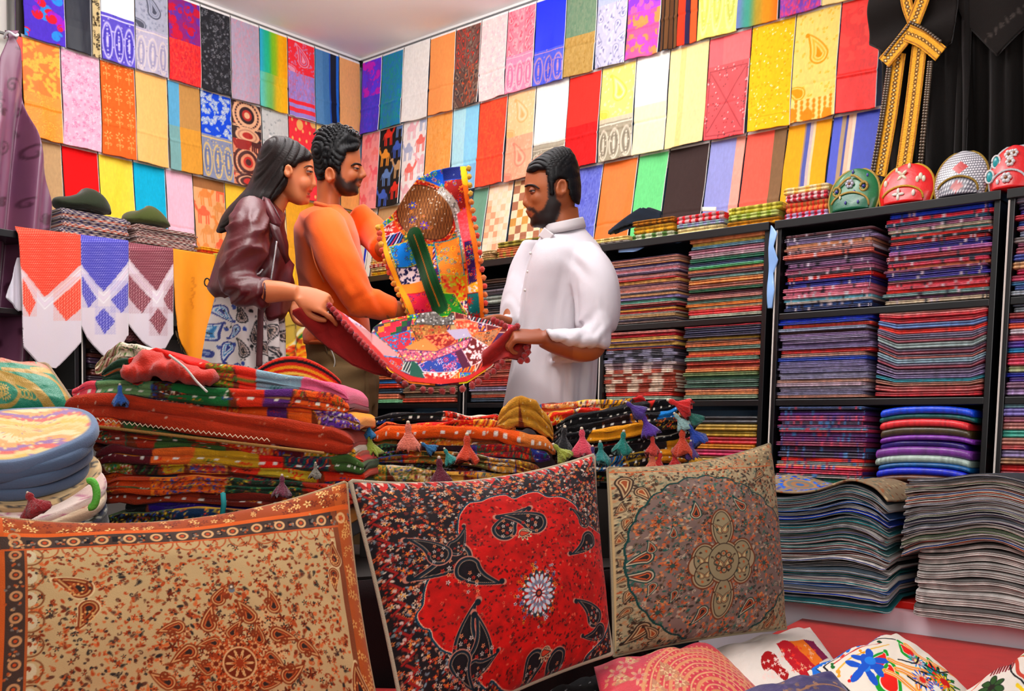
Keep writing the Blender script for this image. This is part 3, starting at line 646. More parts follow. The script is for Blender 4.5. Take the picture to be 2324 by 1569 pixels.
# ---------- sheets laid out on a real plane ----------
def rayv(X,Y): return fw+((X-CX)/F)[...,None]*rt+((CY-Y)/F)[...,None]*up
def PX(X0): return lambda X,Y:(lambda d: CAM+d*((X0-CAM[0])/d[...,0])[...,None])(rayv(X,Y))
def PY(Y0): return lambda X,Y:(lambda d: CAM+d*((Y0-CAM[1])/d[...,1])[...,None])(rayv(X,Y))
def PD(D): return lambda X,Y: CAM+rayv(X,Y)*(D(X,Y) if callable(D) else D)[...,None] if callable(D) else CAM+rayv(X,Y)*D
def ip(pts): 
    p=np.array(pts,float); return lambda q: np.interp(q,p[:,0],p[:,1])
def pxs(name,x0,y0,x1,y1,step,paintf,pos,bump=None,nrm=None,L=None,R=None,T=None,B=None,m=None,parent=None,th=.004,bg='fff',seed=1):
    cv=Cv(x1-x0,y1-y0,1/step,bg,seed); cv.T=lambda x,y:(x-x0,y1-y); cv.TP=lambda P:[(x-x0,y1-y) for x,y in P]
    if paintf: paintf(cv)
    X,Y=np.meshgrid(cv.x+x0,y1-cv.y)
    if T: Y=np.maximum(Y,T(X))
    if B: Y=np.minimum(Y,B(X))
    if L: X=np.maximum(X,L(Y))
    if R: X=np.minimum(X,R(Y))
    P=pos(X,Y)
    if bump is not None:
        N=np.asarray(nrm if nrm is not None else -FLAT,float); P=P+np.asarray(bump(X,Y) if callable(bump) else bump)[...,None]*N
    return sheet(name,P,cv.a,m or CLOTH(),parent,th=th)
NX=np.array([1.,0,0]); NY=np.array([0,-1.,0])
# ---------- head scarves hung over the left shelf edge ----------
def zig(cv,poly,c,bgc,per=6.,w=1.8,amp=3):
    poly=np.array(cv.TP(poly)); cv.poly(poly,bgc)
    k=np.zeros((cv.H,cv.W)); old=cv.clip
    cv.clip=cv.mask(poly)
    x0,y0=poly.min(0);x1,y1=poly.max(0)
    x=x0-4
    while x<x1+4:
        P=[(x+(amp if i%2 else 0),y0-2+i*3.2) for i in range(int((y1-y0)/3.2)+4)]; cv.line(P,w,c); x+=per
    cv.clip=old
def keff(x0,x1,yt,apex,c,c2,sides,bottom,dia,label,seed,left=None):
    def paintf(cv):
        cv.rect(0,0,cv.w,cv.h,'e4dae0'); cv.mott(.04,8,seed,'e4dcf0')
        tri=cv.TP([(x0-2,yt-20),(x1+2,yt-20),(x1+2,sides[1]),apex,(x0-2,sides[0])]); cv.poly(tri,c2)
        cv.clip=cv.mask(tri)
        j=0;y=0
        while y<cv.h:
            x=(j%2)*2.6
            while x<cv.w: cv.line([(x,y),(x+2.6,y+1.4)],2.5,c); x+=5.2
            y+=4.2;j+=1
        cv.clip=None
        for s,(ex,ey) in((0,(x0-2,sides[0])),(1,(x1+2,sides[1]))):
            for o in(10,27): cv.line(cv.TP([(apex[0],apex[1]+o),(ex,ey+o)]),1.2,'fff')
            cv.line(cv.TP([(apex[0],apex[1]+18),(ex,ey+18)]),5,hx('ece0ea'))
        for p in dia: zig(cv,p,c,c2)
    L=ip(left) if left else None
    ph=seed*1.3
    bmp=lambda X,Y: .012+.008*np.sin((X-x0)/(x1-x0)*7+ph)*np.clip((Y-yt)/150,0,1)+.03*np.exp(-((Y-yt)/10)**2)*0-.02*np.clip((yt+14-Y)/14,0,1)
    o=pxs('hanging_keffiyeh',x0,yt-16,x1,max(b[1] for b in bottom),2.4,paintf,PX(.425),bmp,NX,T=lambda X:yt+(X-x0)*.145-4,B=ip(bottom),L=L,th=.004)
    return tag(o,label,'scarf','keffiyehs hung over the shelf edge')
keff(35,179,518,(100,675),'e0301c','f8a890',(598,600),[(35,700),(48,788),(88,828),(125,837),(178,778)],[[(46,632),(78,688),(62,720),(46,690)],[(118,690),(179,632),(179,700),(146,730)]],'red and white keffiyeh hung over the shelf beside the purple satin',1,left=[(500,35),(560,40),(650,44),(790,48)])
keff(180,288,536,(232,662),'2c2c9c','b8b4ec',(600,592),[(180,740),(196,768),(236,812),(262,800),(286,762)],[[(181,626),(218,678),(198,700),(181,668)],[(246,682),(288,640),(288,690),(270,712)],[(214,722),(232,700),(256,730),(234,760)]],'blue and white keffiyeh between the red and brown ones',2)
keff(289,392,554,(350,662),'5c1c2c','d8a4a8',(586,592),[(289,735),(322,778),(345,796),(372,792),(398,748)],[[(289,624),(338,680),(320,712),(289,676)],[(366,680),(392,640),(392,712),(378,700)],[(334,728),(352,700),(376,726),(356,762)]],'brown and white keffiyeh beside the yellow hanging cloth',3)
tag(pxs('hanging_keffiyeh',14,585,50,706,2.4,lambda cv:cv.mott(.05,6,1,'d8d4f0'),PX(.405),lambda X,Y:.006*np.sin(X*.3),NX,L=ip([(585,40),(675,14),(706,42)]),bg='f4f0f8'),'white folded corner of cloth behind the red keffiyeh','scarf')
tag(pxs('hanging_keffiyeh',284,700,330,790,2.4,lambda cv:[cv.disc(x*4+(y%2)*2,y*4,1.2,'c08888') for x in range(13) for y in range(24)],PX(.40),None,NX,bg='3c1c24',B=ip([(284,776),(306,772),(330,790)])),'dark brown dotted cloth hanging behind the brown keffiyeh','scarf')
def yl(cv):
    cv.mott(.10,5,2,'e09830')
    for k in range(9): cv.vine(45+cv.g.normal(0,5),155-8*k+30,16,cv.g.uniform(0,1.),2,'d88c20',3,8)
o=pxs('hanging_scarf',389,562,484,822,2.6,yl,PX(.425),lambda X,Y:.012+.014*np.sin((X-389)/95*9)*np.clip((Y-570)/160,0,1),NX,T=lambda X:566+(X-389)*.15,B=ip([(389,735),(405,782),(432,820),(470,818),(484,790)]),L=ip([(560,389),(700,393),(820,404)]),bg='f0a830',m=shawlm['s'])
tag(o,'plain amber scarf with fringe hung beside the leather jacket','scarf')
FR=[]
for (ax,ay,bx,by,nn,c) in((398,748,430,816,12,'6a4a28'),(432,822,468,820,12,'5a4020')):
    for k in range(nn):
        f=(k+.5)/nn; x=ax+(bx-ax)*f;y=ay+(by-ay)*f; p=onx(x,y,.435)
        FR.append(tubeVF([p,p+[.004,.004*math.sin(k),-.02],p+[.006,.006*math.cos(k*2),-.034]],[.002,.002,.001],5))
v,q=merge(FR); add('fringe',v,q,mat('dark_thread',.9,'5a4426'),o)
o=pxs('hanging_scarf',484,575,500,700,3,None,PX(.41),None,NX,bg='b8a850'); tag(o,'pale olive scarf peeking out between the amber scarf and jacket','scarf')
# patterned yellow cloth between the couple
def yp(cv):
    cv.mott(.1,4,5,'f8d850')
    T=cv.T
    for a,b,c,w in(((660,730),(690,705),'6a5a20',2),((650,745),(690,735),'6a5a20',2),((640,815),(690,742),'f4f0d0',6),((644,822),(694,750),'2c8048',4),((660,700),(664,760),'7a6a30',2)): cv.line([T(*a),T(*b)],w,c)
    cv.poly(cv.TP([(640,720),(688,700),(690,740),(640,800)]),'c8b060')
    for a,b,c,w in(((640,815),(690,742),'f4f0d0',6),((644,822),(694,750),'2c8048',4),((650,742),(690,730),'5a4a18',1.5),((668,716),(666,746),'5a4a18',1.5)): cv.line([T(*a),T(*b)],w,c)
    for k in range(90): cv.disc(*T(cv.g.uniform(650,694),cv.g.uniform(785,835)),cv.g.uniform(1.5,3.5),('e85820','b83818','f0a020')[k%3])
    for k in range(8): x,y=672+k*2,762+k*1.5; cv.line([T(x,y),T(x-1,y+8)],1.6,'b02818')
    cv.rect(*T(640,478),*T(662,440),'2890e0')
o=pxs('hanging_scarf',640,602,706,840,2.5,yp,PX(.44),lambda X,Y:.015*np.sin(X*.22),NX,bg='f4c838'); tag(o,'yellow patterned cloth hanging between the leather jacket and the person in orange','scarf')
# ---------- stacks on the left shelf top ----------
def dots(*cs):
    def mk(kk,g):
        a,b=hx(cs[kk%len(cs)]),hx('f0e4dc'); o=g.integers(0,2)
        def f(C,xs,k):
            nx=len(xs); r=((np.arange(nx)+o+kk)%2)[None,:]; e=(k%2)[:,None]
            return np.where(((r+e)%2)[...,None]==0,a,b)*np.ones_like(C)
        return f
    return mk
def stackL(px0,px1,yp,zt,n,cols,where,seed,patt,desc,xf=.35):
    a=onx(px0,yp,xf)[1]; b=onx(px1,yp,xf)[1]
    stack(a,b,1.577,zt,n,cols,where,seed,name='folded_scarf',m=CLOTH(),patt=patt,desc=desc,wall='L',yf=-xf,group='folded scarves on the left shelf top')
stackL(134,300,520,1.682,9,'34347c 3c3c80 c06848 34347c 484890 303078 404090 c07858 2c2c70','keffiyeh stack under the dark beret',41,dots('2c2c74','30307c','c8603c'),'dotted keffiyeh')
stackL(302,452,540,1.672,10,'c89088 a06058 b88078 8c4850 a06860 c08880 945058 5050a0 904850 30307c','keffiyeh stack under the olive beret',42,dots('8c4048','a05850','70384c'),'dotted keffiyeh')
stackL(454,512,565,1.628,4,'f0b028 d85020 e08828 f0a830','orange stack beside the leather jacket',43,None,'folded scarf')
stack(-1.71,-1.06,.975,1.14,8,'382428 6a3830 48304c 302830 703c34 443040 5c3430 302830','dark stack behind the hanging keffiyehs',44,wall='L')
bm=lambda c: mat('beret_felt_'+c,.95,c,bump=.5,bscale=300,sheen=.3)
def beret(pc,yc,wpx,c,label,tl):
    p=onx(pc,yc,.28); D=(p-CAM)@fw; w=wpx/F*D/2
    V,Q=ballVF((0,0,0),1,28,14); V=V.copy(); a=np.arctan2(V[:,1],V[:,0])
    V[:,2]=np.where(V[:,2]>0,V[:,2]*(.50+.12*np.sin(a+tl)+.10*np.sin(2*a+1)),V[:,2]*.22); V[:,2]+=.10*np.sin(3*a+tl)*np.hypot(V[:,0],V[:,1])**2*(V[:,2]>0)
    V=V*w*np.array([.9,1.,1.]); V[:,2]-=V[:,2].min(); V+=[p[0],p[1],zt_of[label]]
    o=add('beret',V,Q,bm(c)); tag(o,label,'hat','berets on the keffiyeh stacks')
    v,q=tubeVF([(p[0]+w*.62*math.cos(k),p[1]+w*.7*math.sin(k),zt_of[label]+.006) for k in np.linspace(0,6.283,22)],.006,6); add('hat_band',v,q,mat('leather_band',.5,'1a1a14'),o)
zt_of={'dark olive felt beret on the blue keffiyeh stack':1.684,'lighter olive green beret on the red brown keffiyeh stack':1.674}
beret(186,470,128,'26301a','dark olive felt beret on the blue keffiyeh stack',.5)
beret(332,500,108,'4a5420','lighter olive green beret on the red brown keffiyeh stack',2.)
# ---------- purple satin cloth tied to the pole ----------
sat=mat('purple_satin',.32,None,bump=.1,bscale=80,spec=.7,sheen=.2)
def pp(cv):
    cv.mott(.12,6,3,'6a4468')
    for k in range(34):
        x,y=cv.rnd(); cv.vine(x,y,cv.g.uniform(60,150),cv.g.uniform(0,6),cv.g.uniform(3,6),'5c3048',cv.g.uniform(3,7),18)
fold=lambda X,Y: .05*np.sin(X/17+Y/160)*np.clip((Y-80)/200,0.1,1)+.025*np.sin(X/8+1+Y/90)*np.clip((Y-80)/300,0,1)
o=pxs('satin_cloth',-60,70,126,838,3.2,pp,PX(.30),fold,NX,L=ip([(70,10),(88,19),(130,-2),(300,-40),(838,-60)]),R=ip([(70,42),(88,33),(112,46),(200,58),(300,78),(400,95),(470,112),(540,118),(838,60)]),bg='94647c',m=sat,th=.005)
tag(o,'purple satin cloth with curling embroidery tied to the metal pole','cloth')
p=onx(25,30,.19); o=tube('metal_pole',[(p[0],p[1],0.),(p[0],p[1],2.79)],.016,mat('galvanised_steel',.35,'8a8c88',metal=.9,bump=.1,bscale=40),seg=14); tag(o,'grey metal pole at the end of the left wall shawls','pole')
cw=mat('white_cord',.8,'e8e8f0')
q=onx(25,82,.30); tie=tube('tie_cord',[q+[0,.02*math.cos(a),.006*math.sin(3*a)]+np.array([.035*math.sin(a),0,0]) for a in np.linspace(0,6.3,18)],.005,cw,n=50); tag(tie,'white cord tied around the metal pole','cord')
q=onx(38,112,.262); tag(box('price_tag',(q[0]-.004,q[1]-.03,q[2]-.04),(q[0]+.004,q[1]+.022,q[2]+.05),mat('red_card',.5,'e03018')),'small red card hanging under the cord on the pole','tag')
# ---------- folded cloths on the right shelf top ----------
def stripes(*cs):
    def mk(kk,g):
        n=g.integers(4,9); o=g.integers(0,9); c1=hx(cs[kk%len(cs)]); 
        def f(C,xs,k):
            b=((xs*n+o)%1)<.42; return np.where(b[None,:,None],c1,C)
        return f
    return mk
def stackR(px0,px1,yp,zt,n,cols,where,seed,patt,desc='folded checked cloth',yf=.37,z0=1.577):
    a=ony(px0,yp,-yf)[0]; b=ony(px1,yp,-yf)[0]
    stack(a,b,z0,zt,n,cols,where,seed,name='folded_cloth',m=CLOTH(),patt=patt,desc=desc,yf=-yf,cat='cloth',group='folded cloths on the right shelf top',rag=.6)
stackR(836,900,625,1.655,4,'f0d498 f0c8b8 f0dcb0 f0c830','small stack above the corner shelves',51,stripes('e8b060','c83838','c8a870','e8a820'))
stackR(1088,1120,585,1.628,3,'e0c8a0 c8a078 b0a068','small stack beside the raised quilt',52,stripes('c0a878'))
stackR(1121,1238,580,1.655,4,'8c8038 e0a070 c87858 d8b888','stack behind the white shirt collar',53,stripes('b0a050','d88858'))
stackR(1340,1428,548,1.610,2,'ecd490 d0c8c0','low stack below the black cloth',54,stripes('f0e0a8','706460'))
stackR(1430,1528,535,1.655,3,'c08420 d8a838 c8ccb0','gold topped stack beside the black cloth',55,stripes('8c6420','b89030','608048'))
stackR(1530,1644,510,1.650,3,'e8b8b8 b8b8d8 f0dca8','stack with the red chevron top layer',56,stripes('d02838','a8c0c0','e0d0a0'))
stackR(1646,1772,490,1.652,3,'b8b040 c8d088 d09820','stack with the olive green top layer',57,stripes('d8d070','98a848','b07c18'))
stackR(1774,1880,465,1.690,4,'f4e0b8 d05060 e09058 d8c0e0','stack beside the green beaded cap',58,stripes('f0c878','f0d8d8','d04838','c83050'))
def bk(cv): cv.mott(.2,5,2,'2c3c50')
o=pxs('folded_cloth',1384,474,1502,532,3,bk,PY(-.30),lambda X,Y:.02*np.sin((X-1384)/118*3),NY,T=ip([(1384,528),(1440,492),(1468,474),(1502,486)]),B=ip([(1384,532),(1440,514),(1502,502)]),bg='1c2430',th=.02); tag(o,'dark blue black cloth folded to a point in front of the orange shawl','cloth')
lb=pxs('price_label',1594,470,1626,480,3,None,PY(-.125),lambda X,Y:.001+0*X,NY,bg='f8f4ec',th=.001)
lw=[o for o in bpy.data.objects if o.get('label','').startswith('lavender blue shawl')][0]; lb.parent=lw; lb.name='white_label'
# ---------- four beaded caps ----------
def cap(px0,px1,yb,yt,base,rim,label,orn,flapc,dots=None):
    yf=-.365; a=ony(px0,yb,yf); b=ony(px1,yb-(px1-px0)*.14,yf); w=(b[0]-a[0]); cx=(a[0]+b[0])/2; D=((a+b)/2-CAM)@fw; h=(yb-(px1-px0)*.07-yt)/F*D*1.02
    t=thing('beaded_hat',label,'hat',(cx,yf,1.577),'beaded caps on the shelf top')
    nu,nv=80,54; u=np.linspace(-1,1,nu)[None,:]; v=np.linspace(0,1,nv)[:,None]
    # front shell: rounded arch outline with a swollen surface
    def surf(u,v,dep=.075,sh=0.):
        hw=w/2*np.sqrt(np.clip(1-np.clip((v-.25)/.76,0,1)**2.4,0,1))*(1-.10*np.clip(.25-v,0,1)/.25*1.)
        X=cx+hw*u; Z=1.579+h*v*(1-.03*u*u*0); Y=yf-dep*(np.clip(1-u*u,0,1)**.5)*(1-v**2*.6)*.45-.006-sh+.015*v
        return np.stack([X,Y+0*X,Z+0*X],-1)
    P=surf(u,v); C=np.tile(hx(base),(nv,nu,1))
    if dots:
        for i in range(nv):
            for j in range(nu):
                C[i,j]=hx(dots[1 if (i%3==0 or (j+2*((i//3)%2))%4==0) else 0])
        C=np.where((np.abs(u)*.9+np.abs(v-.62)*2<.30)[...,None],hx('c01818'),C)
    back=P.copy(); back[...,1]=yf+.075*np.sqrt(np.clip(1-u*u*.9,0,1))*(1-.5*v)+.02
    V=np.vstack([P.reshape(-1,3),back.reshape(-1,3)]); Q=[tuple(q) for q in gridF(nv,nu)]; n=nv*nu
    Q+=[tuple(i+n for i in q)[::-1] for q in gridF(nv,nu)]
    bd=[j for j in range(nu)]+[i*nu+nu-1 for i in range(1,nv)]+[(nv-1)*nu+j for j in range(nu-2,-1,-1)]+[i*nu for i in range(nv-2,0,-1)]
    Q+=[(bd[k],bd[k-1],bd[k-1]+n,bd[k]+n) for k in range(len(bd))]
    cm=mat('cap_satin',.35,coat=.5,coatr=.15,bump=.3 if not dots else 1.,bscale=150 if not dots else 600,spec=.5,bdist=.003)
    add('crown',V,Q,cm,t,np.vstack([C.reshape(-1,3),np.tile(hx(base)*.7,(n,1))]))
    # folded front flap
    u2=np.linspace(-.74,.82,30)[None,:]; v2=np.linspace(0,1,8)[:,None]; top=.40*np.sqrt(np.clip(1-(u2/.83)**2,0,1))
    Pf=surf(u2,v2*top,sh=.007); Cf=np.tile(hx(flapc),(8,30,1))
    if dots:
        for i in range(8):
            for j in range(30): Cf[i,j]=hx(dots[1 if (i%2==0 or (j+(i//2)%2)%2==0) else 0])
        Cf=np.where((np.abs(u2)*.9+np.abs(v2*top-.18)*2<.26)[...,None],hx('b01414'),Cf)
    sheet('front_flap',Pf,Cf,cm,t,th=.004)
    rm=mat('cap_rim_'+rim,.4,rim,metal=.3,bump=1.,bscale=500,bdist=.003)
    k=np.linspace(0,1,60); th=np.pi*k; 
    out=np.vstack([surf(np.array([[-1.]]),np.array([[q]]),sh=.002)[0] for q in np.linspace(0,.97,22)]+[surf(np.array([[1.]]),np.array([[q]]),sh=.002)[0] for q in np.linspace(.97,0,22)])
    tube('rim_cord',out,.0045,rm,t,seg=6)
    e=[surf(np.array([[q]]),np.array([[.40*math.sqrt(max(0,1-((q)/.83)**2))]]),sh=.011)[0,0] for q in np.linspace(-.74,.82,26)]
    tube('flap_cord',np.array(e),.0035,rm,t,seg=6)
    for (kind,uu,vv,s,c) in orn:
        p=surf(np.array([[uu]]),np.array([[vv]]),sh=.012 if vv<.33 else .003)[0,0]
        gm=mat('bead_'+c,.3,c,coat=.6)
        if kind=='flower':
            L=[ballVF(p+np.array([s*.55*math.cos(a),-.002,s*.55*math.sin(a)]),s*.36,8,6) for a in np.arange(6)*math.tau/6]; L=[tuple(x) for x in L]; v_,q_=merge(L); add('flower_ornament',v_,q_,gm,t); 
            add('gem',*ballVF(p-[0,.004,0],s*.3,8,6),mat('bead_8a4a18',.2,'8a4a18',coat=1),t)
        elif kind=='shell4':
            L=[]
            for a in (np.arange(4)*math.pi/2+c.count('f')*0+(.785 if vv>.5 else 0)):
                V_,Q_=ballVF((0,0,0),1,10,8); V_=V_*np.array([s*.55,s*.2,s*.26]); ca,sa=math.cos(a),math.sin(a); V_=np.stack([V_[:,0]*ca-V_[:,2]*sa,V_[:,1],V_[:,0]*sa+V_[:,2]*ca],-1)+p+np.array([ca*s*.5,0,sa*s*.5]); L.append((V_,Q_))
            v_,q_=merge(L); add('shell_ornament',v_,q_,gm,t)
        elif kind=='shell': add('shell',*ballVF(p,s,10,8,(.6,.4,1.)),gm,t)
        elif kind=='drop':
            pts=[p+np.array([q*(.045)*(1 if uu>0 else -1)*-1,-.003,.03*math.sin(math.pi*.5*(q))]) for q in np.linspace(0,1,9)]
            tube('gold_scroll',np.array(pts),.004,rm,t,seg=6)
            pr=[p+np.array([.012*math.cos(a),-.003,.014*math.sin(a)-.01]) for a in np.linspace(0,6.28,16)]; tube('gold_loop',np.array(pr),.004,rm,t,seg=6); add('gem',*ballVF(p+[0,-.003,-.01],.006,8,6),gm,t)
        elif kind=='oval':
            add('oval_stone',*ballVF(p,s,14,8,(.55,.25,1.)),gm,t)
            tube('bead_ring',np.array([p+np.array([s*.72*math.cos(a),-.001,s*1.15*math.sin(a)]) for a in np.linspace(0,6.28,20)]),.003,mat('bead_e8e8e8',.3,'e8e8e8'),t,seg=6)
cap(1882,1996,486,384,'0c7c4c','c0a050','green satin cap with gold scrolls and gems on the shelf top',[('drop',-.62,.55,.02,'2a2a90'),('drop',.52,.60,.02,'2a2a90'),('flower',-.08,.62,.017,'b8b8c8'),('shell',-.1,.92,.007,'3a3a9c'),('shell',-.35,.30,.006,'e8d8a8'),('shell',.1,.33,.006,'e8d8a8'),('shell',-.1,.16,.006,'3a3a9c'),('shell',.4,.15,.006,'3a3a9c'),('shell',.15,.42,.006,'3a3a9c'),('shell',.72,.8,.006,'3a3a9c')],'0a7458')
cap(1996,2120,466,368,'e0181c','d8a830','red cap with cowrie shells and a gold rim',[('shell4',-.12,.70,.02,'e8dcc0'),('shell4',-.1,.20,.019,'e8e4d8'),('shell',.62,.62,.011,'e8e0c8'),('shell',.5,.55,.010,'e8e0c8'),('shell',.72,.55,.010,'e8e0c8'),('shell',-.75,.55,.011,'e8e0c8'),('shell',.45,.2,.010,'e8e4d8'),('shell',.2,.93,.009,'e8dcc0'),('shell',-.55,.86,.008,'e8dcc0')],'dc141c')
cap(2121,2244,446,337,'d8d8dc','a88830','white pearl studded cap with red diamonds',[],'d8d8dc',dots=('f0f0f4','5c5c6c'))
cap(2245,2352,424,318,'dc2830','d8d8dc','red cap with white flower beads and turquoise ovals',[('oval',-.78,.66,.016,'10a0a8'),('oval',-.86,.32,.016,'10a0a8'),('flower',-.16,.78,.016,'e8e8e8'),('flower',.12,.80,.014,'e8e8e8'),('flower',-.02,.60,.016,'e8e8e8'),('flower',-.05,.22,.018,'e0e0e4'),('shell',-.45,.16,.008,'e0e0e4')],'dc2830')
# ---------- black robes ----------
rob=mat('black_robe',.85,None,bump=.4,bscale=400,sheen=.25,spec=.2)
rf=lambda k:(lambda X,Y: .03*np.sin(X/14.+k+Y/400)*np.clip((Y-60)/300,0.15,1)+.012*np.sin(X/6+k))
o=pxs('black_robe',1972,-60,2206,425,4,None,PY(-.20),rf(0),NY,L=ip([(-60,1990),(75,1978),(110,1990),(150,2005),(425,1992)]),R=ip([(-60,2206),(425,2200)]),bg='1a1614',m=rob,th=.008); R1=tag(o,'black robe with gold bands hanging above the red cap','robe')
gold=mat('gold_brocade',.38,None,metal=.35,bump=.9,bscale=260,spec=.5,bdist=.004)
def gb(poly,spine,per=8.):
    def f(cv):
        cv.mott(.12,8,3,'d89818'); S=crom(np.array(cv.TP(spine)),60); acc=0
        n=int(np.linalg.norm(np.diff(S,axis=0),axis=1).sum()/per)
        for p in crom(np.array(cv.TP(spine)),n): cv.ring(p[0],p[1],4.,1.8,'8a6418'); cv.disc(p[0]-1,p[1]+1,1.6,'fff0b8')
        for side in(-1,1):
            d=np.gradient(S,axis=0); nn=np.stack([-d[:,1],d[:,0]],-1)/np.linalg.norm(d,axis=1)[:,None]; cv.line(S+nn*side*8.5,1.6,'b07c14')
    return f
def band(name,spine,hw,off,parent,ypl=-.20,bgc='ecb838',m=None,per=9.,paintf=None,step=1.6,fd=None):
    """ribbon following a line on the robe"""
    S=np.array(spine,float); n=max(8,int(np.linalg.norm(np.diff(S,axis=0),axis=1).sum()/step)); A=crom(S,n); d=np.gradient(A,axis=0); d/=np.linalg.norm(d,axis=1)[:,None]; nn=np.stack([-d[:,1],d[:,0]],-1)
    k=np.linspace(-1,1,max(5,int(2*hw/step))); X=A[:,None,0]+nn[:,None,0]*k[None]*hw; Y=A[:,None,1]+nn[:,None,1]*k[None]*hw
    P=PY(ypl)(X,Y)+NY*(off+(rf(0)(X,Y) if fd is None else 0))[...,None] if fd is None else PY(ypl)(X,Y)+NY*off
    L=np.concatenate([[0],np.cumsum(np.linalg.norm(np.diff(A,axis=0),axis=1))]); C=np.tile(hx(bgc),(*X.shape,1))
    ph=(L/per)%1; r=np.hypot((ph[:,None]-.5)*per,k[None]*hw*.95); C=np.where((np.abs(r-3.4)<1.3)[...,None],hx('7a5414'),C); C=np.where((r<1.4)[...,None],hx('fff0c0'),C); C=np.where((np.abs(np.abs(k[None]+0*r)-.82)<.09)[...,None],hx('b47c10'),C)
    return sheet(name,P,C,m or gold,parent,th=.004)
band('gold_lapel',[(2066,-40),(2072,20),(2086,62)],13,.05,R1,fd=1); band('gold_lapel',[(2122,-40),(2108,10),(2088,62)],15,.052,R1,fd=1)
band('gold_front_band',[(2052,128),(2032,270),(2008,405)],15,.040,R1,fd=1); band('gold_front_band',[(2100,100),(2082,250),(2060,405)],17,.042,R1,fd=1)
bead=mat('dark_beads',.25,'6a5a48',metal=.4,coat=1)
def beads(P,name='bead_trim',off=.045,r=.0058):
    A=crom(np.array(P,float),int(np.linalg.norm(np.diff(np.array(P,float),axis=0),axis=1).sum()/6)); v,q=merge([ballVF(ony(x,y,-.20)+NY*off,r,6,5) for x,y in A]); add(name,v,q,bead,R1)
beads([(2028,160),(2012,270),(1990,400)]); beads([(2120,150),(2110,250),(2098,380)]); beads([(2034,160),(2018,270),(1996,400)]); beads([(2126,150),(2116,250),(2104,380)])
for nm,L_,R_,T_,B_,x0,x1,y0,y1,off in(('sleeve',None,None,ip([(1980,-60),(2085,-10)]),ip([(1980,105),(2010,120),(2032,140),(2085,70)]),1980,2086,-60,140,.03),('sleeve',None,None,ip([(2086,-20),(2180,-60)]),ip([(2086,68),(2150,112),(2168,100),(2180,60)]),2086,2180,-60,116,.035)):
    pxs(nm,x0,y0,x1,y1,4,None,PY(-.20),lambda X,Y,off=off:off+.01*np.sin(Y/16+X/40),NY,T=T_,B=B_,bg='211b18',m=rob,parent=R1,th=.008)
band('gold_cuff',[(2086,76),(2058,112),(2022,154)],15,.058,R1,fd=1); band('gold_cuff',[(2076,88),(2112,104),(2152,136)],20,.064,R1,fd=1)
beads([(2086,66),(2120,84),(2152,108)],off=.07); beads([(2080,70),(2050,104),(2026,136)],off=.06)
o=pxs('black_robe',2165,-60,2380,440,4,None,PY(-.17),rf(2),NY,bg='191512',m=rob,th=.008); R2=tag(o,'plain black robe with grey scroll embroidery, hanging at the photo edge','robe')
def em(cv):
    for k in range(14):
        x,y=cv.T(2250+k*6.5,98-k*5.2); s=1 if k%2 else -1
        cv.pais(x+s*3,y+s*5,9,k*.9,['6a6460','211b18','5a5450'],s)
pxs('sleeve',2172,-60,2380,138,3,em,PY(-.17),lambda X,Y:.045+.008*np.sin(X/30),NY,B=ip([(2172,0),(2200,60),(2274,136),(2380,30)]),bg='231d1a',m=rob,parent=R2,th=.008)

q0=onx(29,40,.02); q1_=onx(51,40,.02); struct(box('trim_5',(0.,q0[1],1.9),(.05,q1_[1],2.785),mat('dark_wood_frame',.6,'2a1c18',bump=.3,bscale=40),bev=.002))

film=mat('pale_blue_sheeting',.25,None,bump=.3,bscale=40,coat=.6)  # plain pale blue sheets, wavy edged, between units and under a shelf top
o=pxs('plastic_film',1742,512,1768,700,3,None,PY(-.407),lambda X,Y:.004*np.sin(Y/17.),NY,L=ip([(512,1748),(600,1744),(700,1740)]),R=ip([(512,1750),(530,1764),(560,1757),(590,1766),(620,1754),(660,1759),(700,1752)]),bg='a8ccfa',m=film,th=.003); tag(o,'strip of pale blue plastic film between two shelving units','film','pale blue plastic films')
o=pxs('plastic_film',1405,528,1585,575,3,None,PY(-.395),lambda X,Y:.004*np.sin(X/17.),NY,T=lambda X:566-(X-1405)*.16,B=ip([(1405,574),(1440,572),(1470,556),(1500,552),(1540,551),(1585,540)]),bg='a8ccfa',m=film,th=.003); tag(o,'pale blue plastic film under the shelf top below the gold cloths','film','pale blue plastic films')
